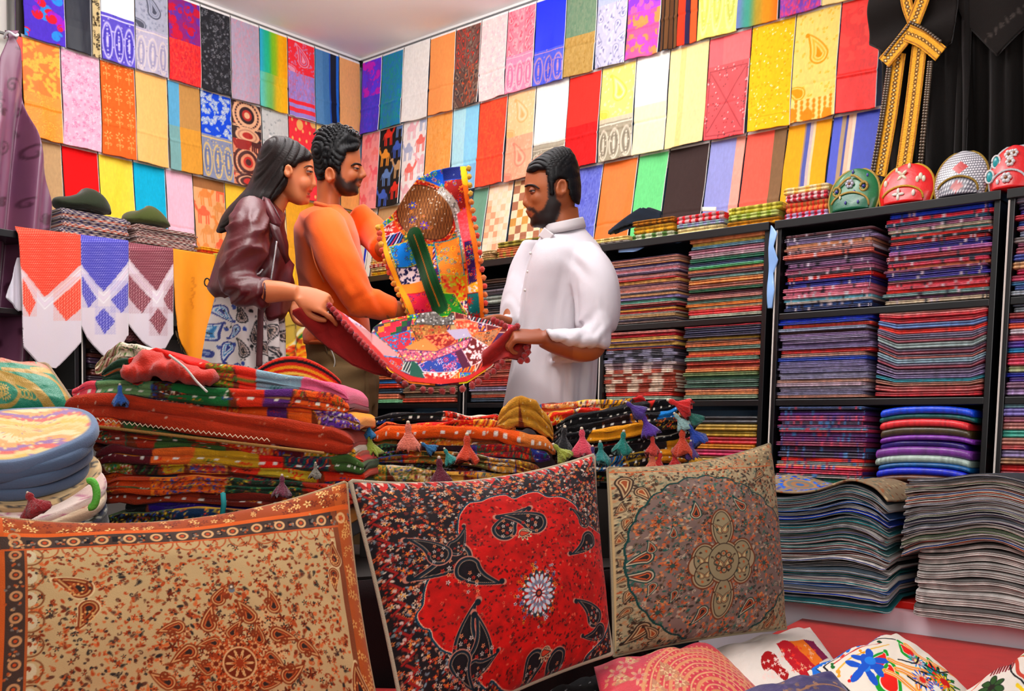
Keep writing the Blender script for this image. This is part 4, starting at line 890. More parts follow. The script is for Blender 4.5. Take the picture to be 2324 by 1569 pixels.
# ---------- patchwork motifs ----------
def patchfill(cv,P,kind,cs):
    P=np.array(cv.TP(P)); cv.poly(P,cs[0]); old=cv.clip; cv.clip=cv.mask(P); x0,y0=P.min(0);x1,y1=P.max(0); g=cv.g
    rn=lambda:(g.uniform(x0,x1),g.uniform(y0,y1)); A=(x1-x0)*(y1-y0)
    if kind=='flower':
        for k in range(int(A/170)+2): x,y=rn(); r=g.uniform(4,8); cv.flow(x,y,r,8,cs[1+k%(len(cs)-1)],cs[0],g.uniform(0,6),cs[1+(k+1)%(len(cs)-1)])
    elif kind=='tiny':
        for k in range(int(A/22)): x,y=rn(); cv.disc(x,y,g.uniform(1,2.6),cs[1+k%(len(cs)-1)])
    elif kind=='vine':
        for k in range(int(A/110)): x,y=rn(); cv.vine(x,y,g.uniform(14,26),g.uniform(0,6),2.,cs[1+k%(len(cs)-1)],6,9); cv.pais(*rn(),6,g.uniform(0,6),[cs[1]])
    elif kind=='check':
        s=13
        for i in range(int((x1-x0)/s)+2):
            for j in range(int((y1-y0)/s)+2): cv.poly([(x0+i*s,y0+j*s),(x0+i*s+s,y0+j*s+2),(x0+i*s+s,y0+j*s+s+2),(x0+i*s,y0+j*s+s)],cs[(i*2+j*3)%len(cs)])
    elif kind=='stripe':
        for i in range(int((x1-x0+y1-y0)/7)): cv.line([(x0+i*7-(y1-y0)*.5,y0),(x0+i*7,y1)],2.6,cs[1+i%(len(cs)-1)])
    elif kind=='net':
        for i in range(-20,40): cv.line([(x0+i*7,y0),(x0+i*7+30,y1)],1,cs[1]); cv.line([(x0+i*7,y1),(x0+i*7+30,y0)],1,cs[1])
        for k in range(40): x,y=rn(); cv.disc(x,y,1.3,'f4f0e8')
    elif kind=='big':
        for k in range(3): x,y=rn(); cv.flow(x,y,min(x1-x0,y1-y0)*.3,8,cs[1],cs[2],0,cs[-1])
    for k in range(int(A/900)): x,y=rn(); cv.disc(x,y,1.,'fff8e8')
    cv.clip=old; P2=np.vstack([P,P[:1]]); cv.line(P2,1.8,cs[1] if kind!='plain' else cs[0])
PAL=[['d84828','f0c040','2878c8','f0e8e0'],['2888d0','f0e040','d82838','60c040'],['e8a848','c83820','3858a8'],['8a2030','f0d8c8','e07838'],['f0e0d0','283878','c84858'],['2c8068','f0c850','e84878'],['e0607c','fff0e0','3c3c78'],['6a2878','f0a030','e8e0f0'],['f08830','7c1c2c','fce8c0'],['c8b088','7a5a38','d84030']]
KD=['flower','tiny','vine','stripe','flower','tiny','big']
def fuse(name,parts,voxel,m,parent=None,colf=None,smooth=6,disp=None,sf=.5):
    """several closed pieces grown into one continuous skin"""
    V,Q=merge(parts); me=bpy.data.meshes.new('tmp'); me.from_pydata(V.tolist(),[],[list(q) for q in Q]); me.update()
    bm=bmesh.new(); bm.from_mesh(me); bmesh.ops.recalc_face_normals(bm,faces=bm.faces); bm.to_mesh(me); bm.free()
    o=bpy.data.objects.new('tmp',me); COL.objects.link(o)
    r=o.modifiers.new('r','REMESH'); r.mode='VOXEL'; r.voxel_size=voxel
    s=o.modifiers.new('s','SMOOTH'); s.factor=sf; s.iterations=smooth
    dg=bpy.context.evaluated_depsgraph_get(); e=o.evaluated_get(dg); m2=bpy.data.meshes.new_from_object(e)
    nv=len(m2.vertices); P=np.empty(nv*3,np.float32); m2.vertices.foreach_get('co',P); P=P.reshape(-1,3).astype(float)
    N=np.empty(nv*3,np.float32); m2.vertices.foreach_get('normal',N); N=N.reshape(-1,3)
    F4=[tuple(p.vertices) for p in m2.polygons]
    bpy.data.objects.remove(o); bpy.data.meshes.remove(me); bpy.data.meshes.remove(m2)
    q=P-CAM; dep=q@fw; x=CX+F*(q@rt)/dep; y=CY-F*(q@up)/dep
    if disp is not None: P=P+N*disp(x,y,dep,P)[:,None]
    C=colf(x,y,dep,P,N) if colf else None
    return add(name,P,F4,m,parent,C)
RT2=np.array([rt[0],rt[1],0]); RT2/=np.linalg.norm(RT2); UPV=np.array([0,0,1.])
# ---------- big cushions ----------
def corner(c):
    x,y,d=c; return onz(x,y,d) if d<1 else at(x,y,d)
def pillow(name,label,cs,W,H,paintf,puff,dip=(0,0,0,0),step=1.8,m=None,pipe=None,backc='8a2018',bg='c8b088',group=None,seed=1,wr=.004,cat='cushion',ex=.5):
    """cs: corners TL,TR,BR,BL"""
    c3=[corner(c) for c in cs]; c2=np.array([c[:2] for c in cs],float)
    cv=Cv(W,H,1/step,bg,seed)
    def T0(x,y):
        u=v=.5
        for k in range(8):
            p=(c2[0]*(1-u)+c2[1]*u)*v+(c2[3]*(1-u)+c2[2]*u)*(1-v); e=p-np.array([x,y])
            du=(c2[1]-c2[0])*v+(c2[2]-c2[3])*(1-v); dv=(c2[0]*(1-u)+c2[1]*u)-(c2[3]*(1-u)+c2[2]*u)
            s=np.linalg.solve(np.stack([du,dv],1),-e); u+=s[0]; v+=s[1]
        return u*W,v*H
    u=(cv.x/W)[None,:,None]; v=(cv.y/H)[:,None,None]; U=2*u-1;V=2*v-1
    ed=lambda q:(1-q*q)
    TLp,TRp,BRp,BLp=c3
    base=(TLp*(1-u)+TRp*u)*v+(BLp*(1-u)+BRp*u)*(1-v)
    upv=(TLp+TRp-BLp-BRp)/2; upv/=np.linalg.norm(upv); rv=(TRp+BRp-TLp-BLp)/2; rv/=np.linalg.norm(rv)
    n=np.cross(rv,upv); n/=np.linalg.norm(n)
    if n@(CAM-TLp)<0: n=-n
    base=base-upv*dip[0]*ed(U)*v**3+upv*dip[1]*ed(U)*(1-v)**3+rv*dip[2]*ed(V)*(1-u)**3-rv*dip[3]*ed(V)*u**3
    sh=(np.clip(1-np.abs(U)**2.2,0,1)*np.clip(1-np.abs(V)**2.2,0,1))**ex
    wk=wr*(noise2(cv.H,cv.W,6,seed)-.5)[...,None]*2+wr*1.2*(np.sin(U*9+V*4+seed)*(1-np.abs(V))**0*np.exp(-((V-.9)/.25)**2))
    front=base+n*(puff*sh+wk*np.minimum(1,sh*3)); back=base-n*(puff*.8*sh+.001)
    q_=front-CAM; dp_=q_@fw; gx=CX+F*(q_@rt)/dp_; gy=CY-F*(q_@up)/dp_
    def T(x,y):
        d=(gx-x)**2+(gy-y)**2; k=int(d.argmin()); j,i=divmod(k,cv.W)
        if d.flat[k]>40: return T0(x,y)
        return cv.x[i],cv.y[j]
    cv.T=T; cv.TP=lambda P:[T(*p) for p in P]
    paintf(cv)
    t=thing(name,label,cat,(base.reshape(-1,3).mean(0)[0],base.reshape(-1,3).mean(0)[1],base[...,2].min()),group)
    fm=m or mat('printed_cushion',.85,bump=.5,bscale=550,spec=.2,sheen=.08,bdist=.0015)
    sheet('front_panel',front,cv.a,fm,t,th=0)
    k=4; sheet('back_panel',back[::k,::k] if (cv.H-1)%k==0 and (cv.W-1)%k==0 else back,np.tile(hx(backc),(*(back[::k,::k] if (cv.H-1)%k==0 and (cv.W-1)%k==0 else back).shape[:2],1)),fm,t,th=0)
    if pipe:
        e=np.vstack([base[0],base[:,-1],base[-1,::-1],base[::-1,0]])[::6]; e=np.vstack([e,e[:1]])
        tube('piping',e,pipe[0],mat('piping_'+pipe[1],.8,pipe[1],bump=1.2,bscale=700,bdist=.003),t,seg=8)
    return t
def sprigs(cv,n,cols,s0,s1,reg=None,lw=2.2):
    g=cv.g
    for k in range(n):
        x,y=cv.rnd(); c=cols[k%len(cols)]
        if reg and not reg(x,y): continue
        s=g.uniform(s0,s1); q=g.random()
        if q<.35: cv.vine(x,y,s*2.2,g.uniform(0,6),lw,c,g.uniform(3,7)*(1 if k%2 else -1),7)
        elif q<.6: cv.pais(x,y,s,g.uniform(0,6),[c,cv.bgc,c],1 if k%2 else -1)
        elif q<.8: cv.flow(x,y,s*.6,5,c,cols[(k+1)%len(cols)],g.uniform(0,6))
        else: cv.ell(x,y,s*.28,s*.55,c,g.uniform(0,6))
def band4(cv,d0,d1,c): # frame band at distance d0..d1 from the edge
    for r in((d0,cv.h-d1,cv.w-d0,cv.h-d0),(d0,d0,cv.w-d0,d1),(d0,d0,d1,cv.h-d0),(cv.w-d1,d0,cv.w-d0,cv.h-d0)): cv.rect(*r,c)
def frame(cv,d): return lambda x,y: min(x,y,cv.w-x,cv.h-y)<d
def c1p(cv):
    cv.bgc='c4ac80'; W,H=cv.w,cv.h; g=cv.g
    cv.mott(.05,6,2)
    inn=lambda x,y: x>118 and x<W-70 and y>60 and y<H-128
    sprigs(cv,3000,['b4582c','8a3c1c','3c3430','d07848','6e4a38','b86840'],7,15,inn,2.2)
    # light scallops under the top border
    for k in range(12): x=150+k*60; cv.ring(x,H-112,26,3.5,'b06840'); cv.flow(x,H-112,13,6,'b8683c','8a3c1c')
    for k in range(9): y=60+k*56; cv.ring(120,y,24,3.5,'8a5a3a'); cv.ell(118,y,14,18,'d4c6a8'); cv.vine(118,y,40,1,3,'8a3c1c',6)
    # borders
    cv.rect(0,H-58,W,H,'a2521e'); cv.rect(0,0,60,H,'9c5020'); cv.rect(W-46,0,W,H,'b4642c')
    for k in range(260):
        x,y=(g.uniform(0,W),g.uniform(H-56,H-4)) if k%2 else ((g.uniform(2,58) if k%4 else g.uniform(W-42,W-4)),g.uniform(0,H)); cv.flow(x,y,g.uniform(6,12),5,('dcae70','7a3410','c8783c','e8c890')[k%4],'a2521e',g.uniform(0,6))
    cv.rect(0,H-70,W,H-58,'d4702e'); cv.rect(58,0,70,H,'c86c34'); cv.rect(60,H-108,W-44,H-70,'54423a'); cv.rect(70,0,110,H-72,'54423a'); cv.rect(W-62,0,W-46,H-70,'8c5434')
    for k in range(15):
        x=92+k*58; cv.ring(x,H-89,11,6,'dab488'); cv.disc(x,H-89,5,'c05a2c'); cv.rect(x+22,H-98,x+34,H-80,'221c20')
        for q in range(6): cv.vine(x+29+g.normal(0,7),H-89+g.normal(0,8),16,g.uniform(0,6),2.4,('caa078','8a8078','b86438')[q%3],5,6)
    for k in range(11):
        y=30+k*54; cv.ring(90,y,10,6,'c89c74'); cv.disc(90,y,4,'c05a2c')
        for q in range(6): cv.vine(90+g.normal(0,10),y+27+g.normal(0,7),16,g.uniform(0,6),2.4,('caa078','8a8078','b86438')[q%3],5,6)
    cv.rect(62,H-112,W-44,H-107,'c46c3c'); cv.rect(108,0,113,H-110,'b4683c')
    # corner paisley pairs
    P5=['8a4420','c8a070','7a3412','a85a2c','3a302c']
    for (px,py,s,a,f) in((172,1330,64,.85,1),(198,1392,56,2.9,-1),(758,1262,46,.25,-1),(758,1312,42,2.9,1),(815,1555,60,.3,-1)):
        x,y=cv.T(px,py); cv.pais(x,y,s*1.12,a,['e0c8a0'],f,.3); cv.pais(x,y,s,a,P5,f,.3)
        for k in range(10): q=k*.63; cv.disc(x+s*.22*math.cos(q),y-s*.15+s*.22*math.sin(q),2.6,'e0b078')
    for k in range(700): cv.clip=None; x,y=cv.rnd(120,60,W-72,H-130); cv.vine(x,y,g.uniform(14,26),g.uniform(0,6),1.8,('b0582c','7a3a20','4a3a34','c87848')[k%4],g.choice([-6,6]),8)
    # medallion
    mx,my=cv.T(545,1505)
    for k in range(420): q=g.uniform(0,6.28); r=abs(g.normal(0,95)); cv.flow(mx+r*math.cos(q),my+r*math.sin(q),g.uniform(6,12),5,('a04c24','c87040','6a3018','dab488')[k%4],'7a3412',q)
    for R_,n,s,a0 in((165,8,46,.2),(120,8,50,.55),(78,8,40,.1)):
        for k in range(n):
            q=a0+k*math.tau/n; x=mx+R_*math.cos(q);y=my+R_*math.sin(q); f=1 if k%2 else -1
            cv.pais(x,y,s,q-math.pi/2+.5*f,['8a4420','d8b080','8a3c1a','c87848','42302a'],f,.5); cv.vine(x,y,s*1.6,q+f,4.,'8a4420',5*f,12)
    for k in range(8): q=k*math.tau/8; cv.flow(mx+52*math.cos(q),my+52*math.sin(q),20,6,'b85a2c','7a3412',q,'d8a878')
    cv.disc(mx,my,34,'7a3412'); cv.flow(mx,my,32,10,'d8b080','a04820',0,'b86030'); cv.ring(mx,my,36,4,'dcb88c')
    x,y=cv.T(525,1340); cv.flow(x,y,26,7,'a04c24','7a8088',0,'d0a070'); cv.disc(x,y+8,7,'7a6250'); cv.disc(x,y+8,3,'e8e0d0')
pillow('patterned_cushion','large beige cushion with red brown sprigs and a rust border, front of the table',[(-75,1165,1.58),(786,1094,1.86),(888,1745,1.72),(-110,1800,1.42)],880,640,c1p,.085,(.046,.02,.01,.012),1.75,pipe=(.0035,'c8a478'),backc='6a2018',seed=1)
def c2p(cv):
    cv.bgc='241c22'; g=cv.g; T=cv.T; W,H=cv.w,cv.h
    cv.mott(.1,14,2,'3a2420')
    sprigs(cv,3600,['c8683c','b83424','d8c8b8','6a3a34','e08850','8a98a0','9a2c24','c89880'],5,10,None,1.7)
    for k in range(900):
        x,y=cv.rnd(); r=g.uniform(3.5,7); cv.flow(x,y,r,5,('d8703c','d8c0a8','c8502c','e0985c','b8a8a0')[k%5],('5a2420','d8a040')[k%2],g.uniform(0,6))
    for k in range(500): cv.vine(*cv.rnd(),18,g.uniform(0,6),1.5,('8a9098','7a3028','6a5448')[k%3],5,7)
    # red field
    Z=np.array([(600,420),(612,385),(655,330),(715,322),(760,302),(830,288),(882,308),(940,283),(1000,273),(1052,298),(1110,298),(1165,318),(1205,355),(1225,420),(1300,470),(1355,540),(1388,650),(1388,800),(1375,900),(1345,1000),(1295,1060),(1250,1110),(1200,1190),(1150,1240),(1070,1275),(990,1290),(900,1290),(830,1280),(770,1230),(735,1270),(640,1160),(590,1105),(520,1075),(470,1022),(455,975),(420,962),(388,905),(420,850),(430,780),(455,715),(500,690),(560,640),(610,560),(600,480)],float)
    pts=np.array(cv.TP(np.stack([780+Z[:,0]/2.2784,1000+Z[:,1]/2.2784],1))); c=pts.mean(0)
    pts=crom(np.vstack([pts,pts[:1]]),170)
    cv.poly(c+(pts-c)*1.035,'1c4858'); cv.poly(c+(pts-c)*1.016,'e0b8a0'); cv.poly(c+(pts-c)*1.010,'c42018')
    cv.clip=cv.mask(c+(pts-c)*1.0); cv.mott(.25,26,5,'a01c14')
    sprigs(cv,2600,['7a1812','8a1410','5a1a18','d86a54','701410','4a1c1a','a83020'],4,9,None,1.7)
    cv.clip=None
    Zp=lambda X,Y: T(780+X/2.2784,1000+Y/2.2784)
    def bp(X,Y,s,a,f): 
        x,y=Zp(X,Y); s*=1.12; cv.pais(x,y,s*1.07,a,['c08878'],f,1.15); cv.pais(x,y,s,a,['16242e','2a3c46','b89880','1a181e','241c22'],f,1.15,(1,.84,.72,.66,.4))
        for k in range(11): q=k*.57; r_=.10+.10*(k%2); cv.flow(x+s*r_*1.3*math.cos(q),y-s*.2+s*r_*1.5*math.sin(q),s*.062,5,('e8a078','dcd4cc','c84030')[k%3],'5a2420',q)
    bp(835,430,70,-.35,-1); bp(965,400,74,.55,1)
    bp(560,640,80,2.4,-1); bp(660,700,70,3.5,1); bp(600,540,46,-1.2,1); bp(480,560,60,.2,1)
    bp(620,1030,74,.2,-1); bp(730,1080,74,-.6,1); bp(700,1190,50,-1.9,1); bp(600,1190,60,3.0,1)
    bp(960,1190,66,2.5,1); bp(1100,1170,66,3.7,-1); bp(1260,540,60,2.6,-1); bp(1240,400,44,.1,1); bp(1290,880,64,.3,1); bp(1310,1010,50,2.2,-1)
    for X,Y in((935,480),(1045,1100)):
        x,y=Zp(X,Y)
        for k in range(5): cv.pais(x,y,26,math.pi+(k-2)*.7,['d8c0a0','1c1a20','c05038'],1,.2)
    # rosette
    x0,y0=Zp(1010,790)
    for k in range(150): q=g.uniform(0,6.28); r=g.uniform(34,66)*(1+.15*math.cos(8*q)); cv.flow(x0+r*.92*math.cos(q),y0+r*1.1*math.sin(q),g.uniform(3,6),5,('d87828','5878a0','c8c8d0','8a3018','e0a040')[k%5],'3a2420')
    for k in range(16): q=k*math.tau/16; cv.ell(x0+37*math.cos(q),y0+46*math.sin(q),5,10,'38444c',q+math.pi/2); cv.ell(x0+31*math.cos(q),y0+38*math.sin(q),4.5,9,'d0d4dc',q+math.pi/2)
    for k in range(16): q=(k+.5)*math.tau/16; cv.ell(x0+22*math.cos(q),y0+27*math.sin(q),4,7,'8890a0',q+math.pi/2); cv.disc(x0+42*math.cos(q),y0+50*math.sin(q),2.6,'e8e0d8')
    for k in range(12): q=k*math.tau/12; cv.ell(x0+14*math.cos(q),y0+17*math.sin(q),2.6,6,'e0e0e4',q+math.pi/2)
    cv.disc(x0,y0,9,'3a2c38'); cv.disc(x0,y0,5,'b86048')
    # zigzag red rim on top and left
    for k in range(17):
        x=10+k*34; cv.poly([(x,H),(x+30,H),(x+24,H-20),(x+10,H-36)],'b83028'); cv.poly([(x+6,H),(x+22,H),(x+16,H-18)],'d8b8a8'); cv.line([(x+30,H-4),(x+28,H-30)],2.5,'a8b0b4')
        y=10+k*34; cv.line([(8,y),(30,y+12),(14,y+30)],5,'9c2c28'); cv.vine(20,y+8,22,1,2.2,'d0b8b0',5)
    for q in range(120): cv.vine(*((g.uniform(0,W),H-g.uniform(2,34)) if q%2 else (g.uniform(3,34),g.uniform(0,H))),16,g.uniform(0,6),1.8,('e0c8b8','7a2420','88a0a4')[q%3],5,6)
pillow('patterned_cushion','dark floral cushion with a large bright red medallion, between the other two',[(795,1093,1.93),(1347,1034,2.22),(1388,1484,2.05),(928,1690,1.75)],590,560,c2p,.085,bg='241c22',dip=(.030,.012,.006,.01),step=1.35,pipe=(.005,'c8b498'),backc='581418',seed=2)
def c3p(cv):
    cv.bgc='b09c7c'; g=cv.g; T=cv.T; W,H=cv.w,cv.h
    cv.a[:]=hx('a8977a'); cv.mott(.08,10,2)
    FL=['6a5a48','b8683c','3c5a54','d0bc98','4a382c','8c8068','c07850']
    sprigs(cv,3600,FL,4,8,None,1.6)
    Zp=lambda X,Y: T(1340+X/2.3618,1040+Y/2.3618)
    # inner panel
    pan=[Zp(85,80),Zp(960,40),Zp(1030,910),Zp(120,1050)]
    cv.clip=cv.mask(pan); cv.a=cv.a*(1-.55*cv.clip[...,None])+hx('b8ac90')*.55*cv.clip[...,None]
    sprigs(cv,1900,['5a4434','3c3028','a85c38','687464','4a382c'],5,10,None,1.8)
    for X,Y,s in((190,150,44),(290,190,36),(160,270,20),(190,350,22),(150,440,20),(180,560,18),(160,660,20),(200,740,22),(180,830,22),(260,940,40),(330,930,30),(900,90,30),(960,880,30)):
        x,y=Zp(X,Y); cv.pais(x,y,s,g.uniform(0,6),['3c2c24','b8a080','6a4430','d0b890','a05c38'],1 if s%4 else -1)
    # medallion
    Z=[]
    for k in range(240):
        a=k*math.tau/240; r=1+.028*abs(math.sin(a*13)); Z.append((625+r*425*math.cos(a)*(1.0 if math.cos(a)>0 else 1.0),540+r*440*math.sin(a)*.98))
    pts=np.array(cv.TP([(1340+X/2.3618,1040+Y/2.3618) for X,Y in Z])); c=pts.mean(0)
    cv.poly(c+(pts-c)*1.02,'1c4c48'); cv.poly(pts,'8c7870'); m=cv.mask(pts); cv.clip=m*cv.clip if cv.clip is not None else m
    cv.mott(.10,9,8); sprigs(cv,3200,['c86c48','4c4038','3c6a60','6a5448','d08858','b8a898','7a6c68'],5,10,None,1.7)
    for k in range(420): cv.vine(*cv.rnd(),g.uniform(14,34),g.uniform(0,6),1.5,('4a3c34','3c5a54','a86040','5c4c44')[k%4],g.choice([-7,7]),9)
    def drop(X,Y,s,a,f): x,y=Zp(X,Y); cv.pais(x,y,s,a,['1c4c48','c8b8a0','6a4034','c86c40','3c3430'],f,.45)
    drop(570,285,34,-.3,1); drop(800,250,34,.9,-1); drop(590,840,34,2.7,-1); drop(840,790,34,2.2,1); drop(450,400,22,-.3,1); drop(450,740,22,3,-1); drop(270,540,40,1.6,1); drop(270,640,40,1.5,-1); drop(330,480,24,0,1); drop(330,700,24,3,-1)
    for X,Y in((370,340),(440,580),(360,830),(910,320),(930,560),(900,760),(640,180),(700,920)):
        x,y=Zp(X,Y); cv.flow(x,y,16,7,'b8683c','3c5a54',0,'6a4434')
    # centre ornament
    x0,y0=Zp(715,555); mp=lambda a,b:(x0+a,y0+b)
    for (dx,dy,rx,ry) in((0,78,24,44),(0,-78,24,44),(-44,12,26,34),(44,12,26,34),(-44,-22,24,30),(44,-22,24,30),(-62,0,14,20),(62,0,14,20),(0,0,40,46)):
        cv.ell(x0+dx,y0+dy,rx+3,ry+3,'7a4428'); cv.ell(x0+dx,y0+dy,rx,ry,'b0a084')
    for (dx,dy,rx,ry) in((0,78,24,44),(0,-78,24,44),(-44,12,26,34),(44,12,26,34),(-44,-22,24,30),(44,-22,24,30),(0,0,40,46)):
        cv.ell(x0+dx,y0+dy,rx-3,ry-3,'4a3c30'); cv.ell(x0+dx,y0+dy,rx-5,ry-5,'a09478'); cv.pais(x0+dx-rx*.25,y0+dy,ry*.55,.2,['5a4434','b0a080','8a5438','c8b890'],1,.9); cv.pais(x0+dx+rx*.25,y0+dy,ry*.55,-.2,['5a4434','b0a080','8a5438','c8b890'],-1,.9)
        for k in range(6): q=k*1.047; cv.vine(x0+dx+rx*.4*math.cos(q),y0+dy+ry*.5*math.sin(q),16,q,1.8,('3c5a54','b8683c','4a382c')[k%3],5,7)
    for k in range(8): q=k*math.tau/8; cv.ring(x0+17*math.cos(q),y0+19*math.sin(q),6,2,'4a382c'); cv.disc(x0+17*math.cos(q),y0+19*math.sin(q),2.5,'c07048')
    cv.clip=None
    cv.line([pan[0],pan[1]],2.5,'c8784c'); cv.line([pan[0],pan[3]],3,'c8b088')
pillow('patterned_cushion','greyish cushion with a teal scalloped medallion beside the tall stack of covers',[(1378,1062,2.38),(1748,1007,2.70),(1784,1428,2.55),(1393,1491,2.22)],390,430,c3p,.08,(.022,.008,.004,.01),1.0,pipe=(.003,'a89878'),backc='5a4a40',seed=3)
# ---------- small cushions lying on the platform ----------
broc=mat('silk_brocade',.38,None,sheen=.2,bump=.6,bscale=400,spec=.6,bdist=.002)
cot=mat('white_cotton',.85,None,bump=.4,bscale=500,spec=.2)
def pk(cv):
    cv.bgc='d02858'; g=cv.g; T=cv.T; cv.mott(.2,4,2,'d83c40')
    x0,y0=T(1640,1590)
    for r in range(150,10,-13):
        cv.ring(x0,y0,r,7.5 if (r//13)%2 else 3.5,'e0a070' if (r//13)%2 else 'e8b888'); 
        for k in range(int(r*.55)): a=k*math.tau/int(r*.55); cv.vine(x0+(r+6)*math.cos(a),y0+(r+6)*math.sin(a),9,a,2,'e8b888',5,6)
    for k in range(10):
        x,y=cv.rnd(0,0,cv.w*.4,cv.h); cv.poly([(x,y),(x+36,y),(x+18,y+36)],'c8906c'); cv.flow(x+18,y+12,12,6,'e8c8a0','d02858')
    for k in range(70): x,y=cv.rnd(); cv.vine(x,y,26,g.uniform(0,6),2.2,'e0a878',5,8)
    for px,py in((1420,1510),(1450,1535),(1400,1528)): x,y=T(px,py); cv.flow(x,y,20,6,'e0b088','d02858',0,'d8908c')
pillow('brocade_cushion','small magenta and gold brocade cushion in front of the greyish cushion',[(1348,1514,.365),(1610,1463,.355),(1790,1640,.30),(1400,1740,.30)],330,210,pk,.04,(.004,.0,.0,.0),1.3,bg='d02858',m=broc,backc='a01840',seed=4)
def wp(cv):
    cv.bgc='e8e0d8'; T=cv.T; g=cv.g
    for P,c in(([(1728,1490),(1740,1478),(1760,1486),(1772,1510),(1790,1530),(1780,1545),(1752,1520),(1738,1525),(1728,1506)],'a81018'),([(1762,1462),(1790,1455),(1840,1490),(1870,1520),(1830,1540),(1790,1506)],'c02838')):
        cv.poly(crom(np.array(cv.TP(P+P[:1])),40),c)
    P=cv.TP([(1790,1456),(1822,1452),(1868,1500),(1850,1512)]); cv.poly(P,'e88830'); P=cv.TP([(1822,1452),(1846,1456),(1880,1494),(1868,1500)]); cv.poly(P,'8a2858')
    for k in range(40): x,y=T(g.uniform(1732,1785),g.uniform(1482,1540)); cv.flow(x,y,3.4,4,'f0d8d0')
    for k in range(30): x,y=T(g.uniform(1775,1850),g.uniform(1465,1525)); cv.flow(x,y,4,4,('f0c0a0','e84838')[k%2])
pillow('appliqued_cushion','white cushion with red appliqued shapes behind the magenta cushion',[(1618,1476,.33),(1838,1424,.325),(1935,1560,.30),(1680,1630,.30)],250,150,wp,.03,(.003,0,0,0),1.3,m=cot,bg='e8e0d8',backc='d8d0c8',seed=5)
def ep(cv):
    cv.bgc='f0e8dc'; T=cv.T; g=cv.g; Z=lambda X,Y:T(1340+X/2.3618,1040+Y/2.3618)
    q=lambda L,w,c,n=60: cv.line(crom(np.array([Z(*p) for p in L]),n),w,c)
    q([(1180,1130),(1230,1070),(1400,960),(1600,945),(1650,960)],5.5,'202428'); q([(1180,1130),(1260,1180),(1340,1249)],5.5,'202428')
    q([(1250,1120),(1340,1060),(1480,985),(1640,975)],3.4,'202428'); q([(1250,1120),(1330,1200),(1400,1260)],3.4,'202428')
    P=[Z(1190+k*9,1128-k*4.6+(12 if k%2 else -12)*.6) for k in range(46)]; cv.line(P,7,'3080d0')
    P=[Z(1195+k*5,1140+k*4+(8 if k%2 else -8)) for k in range(30)]; cv.line(P,7,'3080d0')
    q([(1300,1105),(1400,1040),(1560,990)],3,'c83020'); q([(1330,1130),(1420,1060),(1600,1000)],4,'e8c060')
    for X,Y,c in((1300,1110,'287838'),(1360,1060,'d84838'),(1400,1190,'d82818'),(1450,1040,'e8a830'),(1540,985,'285838'),(1330,1160,'e8b048'),(1470,1015,'c83828')): x,y=Z(X,Y); cv.vine(x,y,40,g.uniform(0,6),3.5,c,7,12); cv.vine(x,y,30,g.uniform(0,6),3.,c,-7,12)
    def leaf(X,Y,rx,ry,a): 
        x,y=Z(X,Y)
        for s,c in((1,'e8e8e0'),(.93,'20a038'),(.66,'f0e8dc'),(.58,'e03020')): cv.pais(x,y,rx*s,a,[c],1,.2)
    leaf(1560,1085,62,0,-1.3); leaf(1610,1180,84,0,-1.0); leaf(1700,1030,60,0,-.6); leaf(1830,1115,44,0,-.9)
    for X,Y in((1470,1120),(1500,1085)): x,y=Z(X,Y); cv.flow(x,y,46,5,'2868c8','3890e0',.4)
    for L in([(1600,1080),(1700,1120),(1800,1150),(1900,1180)],[(1640,1130),(1740,1180),(1760,1240)],[(1690,1000),(1790,1080),(1960,1170)],[(1580,1140),(1660,1180),(1740,1249)]): q(L,13,'f0c070'); q(L,6,'e07838'); q(L,2,'fff0d0')
    for X,Y,r,c1,c2,c3 in((1860,1170,40,'181c20','40a0d8','e03020'),(1900,1205,36,'207838','e8d048','c82818'),(1860,1240,34,'f08828','2878c8','f0f0e8'),(1780,1190,24,'2868c8','f0b048','d83828'),(1750,1090,22,'38a8d8','e84830','f0e0a0')):
        x,y=Z(X,Y); cv.flow(x,y,r,12,c1,c3,0,c2); cv.disc(x,y,r*.25,c3)
    for L in([(1650,1080),(1740,1100),(1760,1070)],[(1790,1110),(1880,1150),(1980,1170)],[(1700,1170),(1800,1230)]): q(L,3.5,'181c20')
pillow('embroidered_cushion','white cushion with bright green, red and blue chain stitch embroidery',[(1832,1524,.355),(2034,1438,.34),(2230,1600,.30),(1960,1750,.30)],330,220,ep,.045,(.004,0,0,0),1.1,m=cot,bg='f0e8dc',backc='d8d0c8',seed=6)
def fp(cv):
    cv.bgc='ece4da'; T=cv.T; Z=lambda X,Y:T(1340+X/2.3618,1040+Y/2.3618)
    q=lambda L,w,c,n=60: cv.line(crom(np.array([Z(*p) for p in L]),n),w,c)
    q([(1980,1245),(2050,1150),(2180,1075),(2330,1040)],5,'e88830'); q([(2010,1250),(2080,1160),(2200,1090),(2330,1055)],3,'40a848'); q([(2040,1250),(2100,1170),(2210,1100),(2330,1065)],3,'e05828')
    P=[Z(2120+k*8,1150-k*2.5+(26 if k%2 else -26)) for k in range(18)]; cv.line(crom(np.array(P),90),3,'8a1c28')
    q([(2250,1110),(2260,1150),(2330,1215)],4,'202020'); q([(2275,1085),(2290,1140),(2330,1180)],9,'c85a48')
    x,y=Z(2150,1230)
    for k in range(7): a=k*math.tau/7; cv.ell(x+20*math.cos(a),y+20*math.sin(a),9,14,'202820',a+1.57); cv.ell(x+20*math.cos(a),y+20*math.sin(a),7,12,'3c6030',a+1.57)
    cv.disc(x,y,8,'30281c')
    for k in range(8): x,y=Z(2290+k*5,1220+k*4); cv.disc(x,y,5,'f0d038')
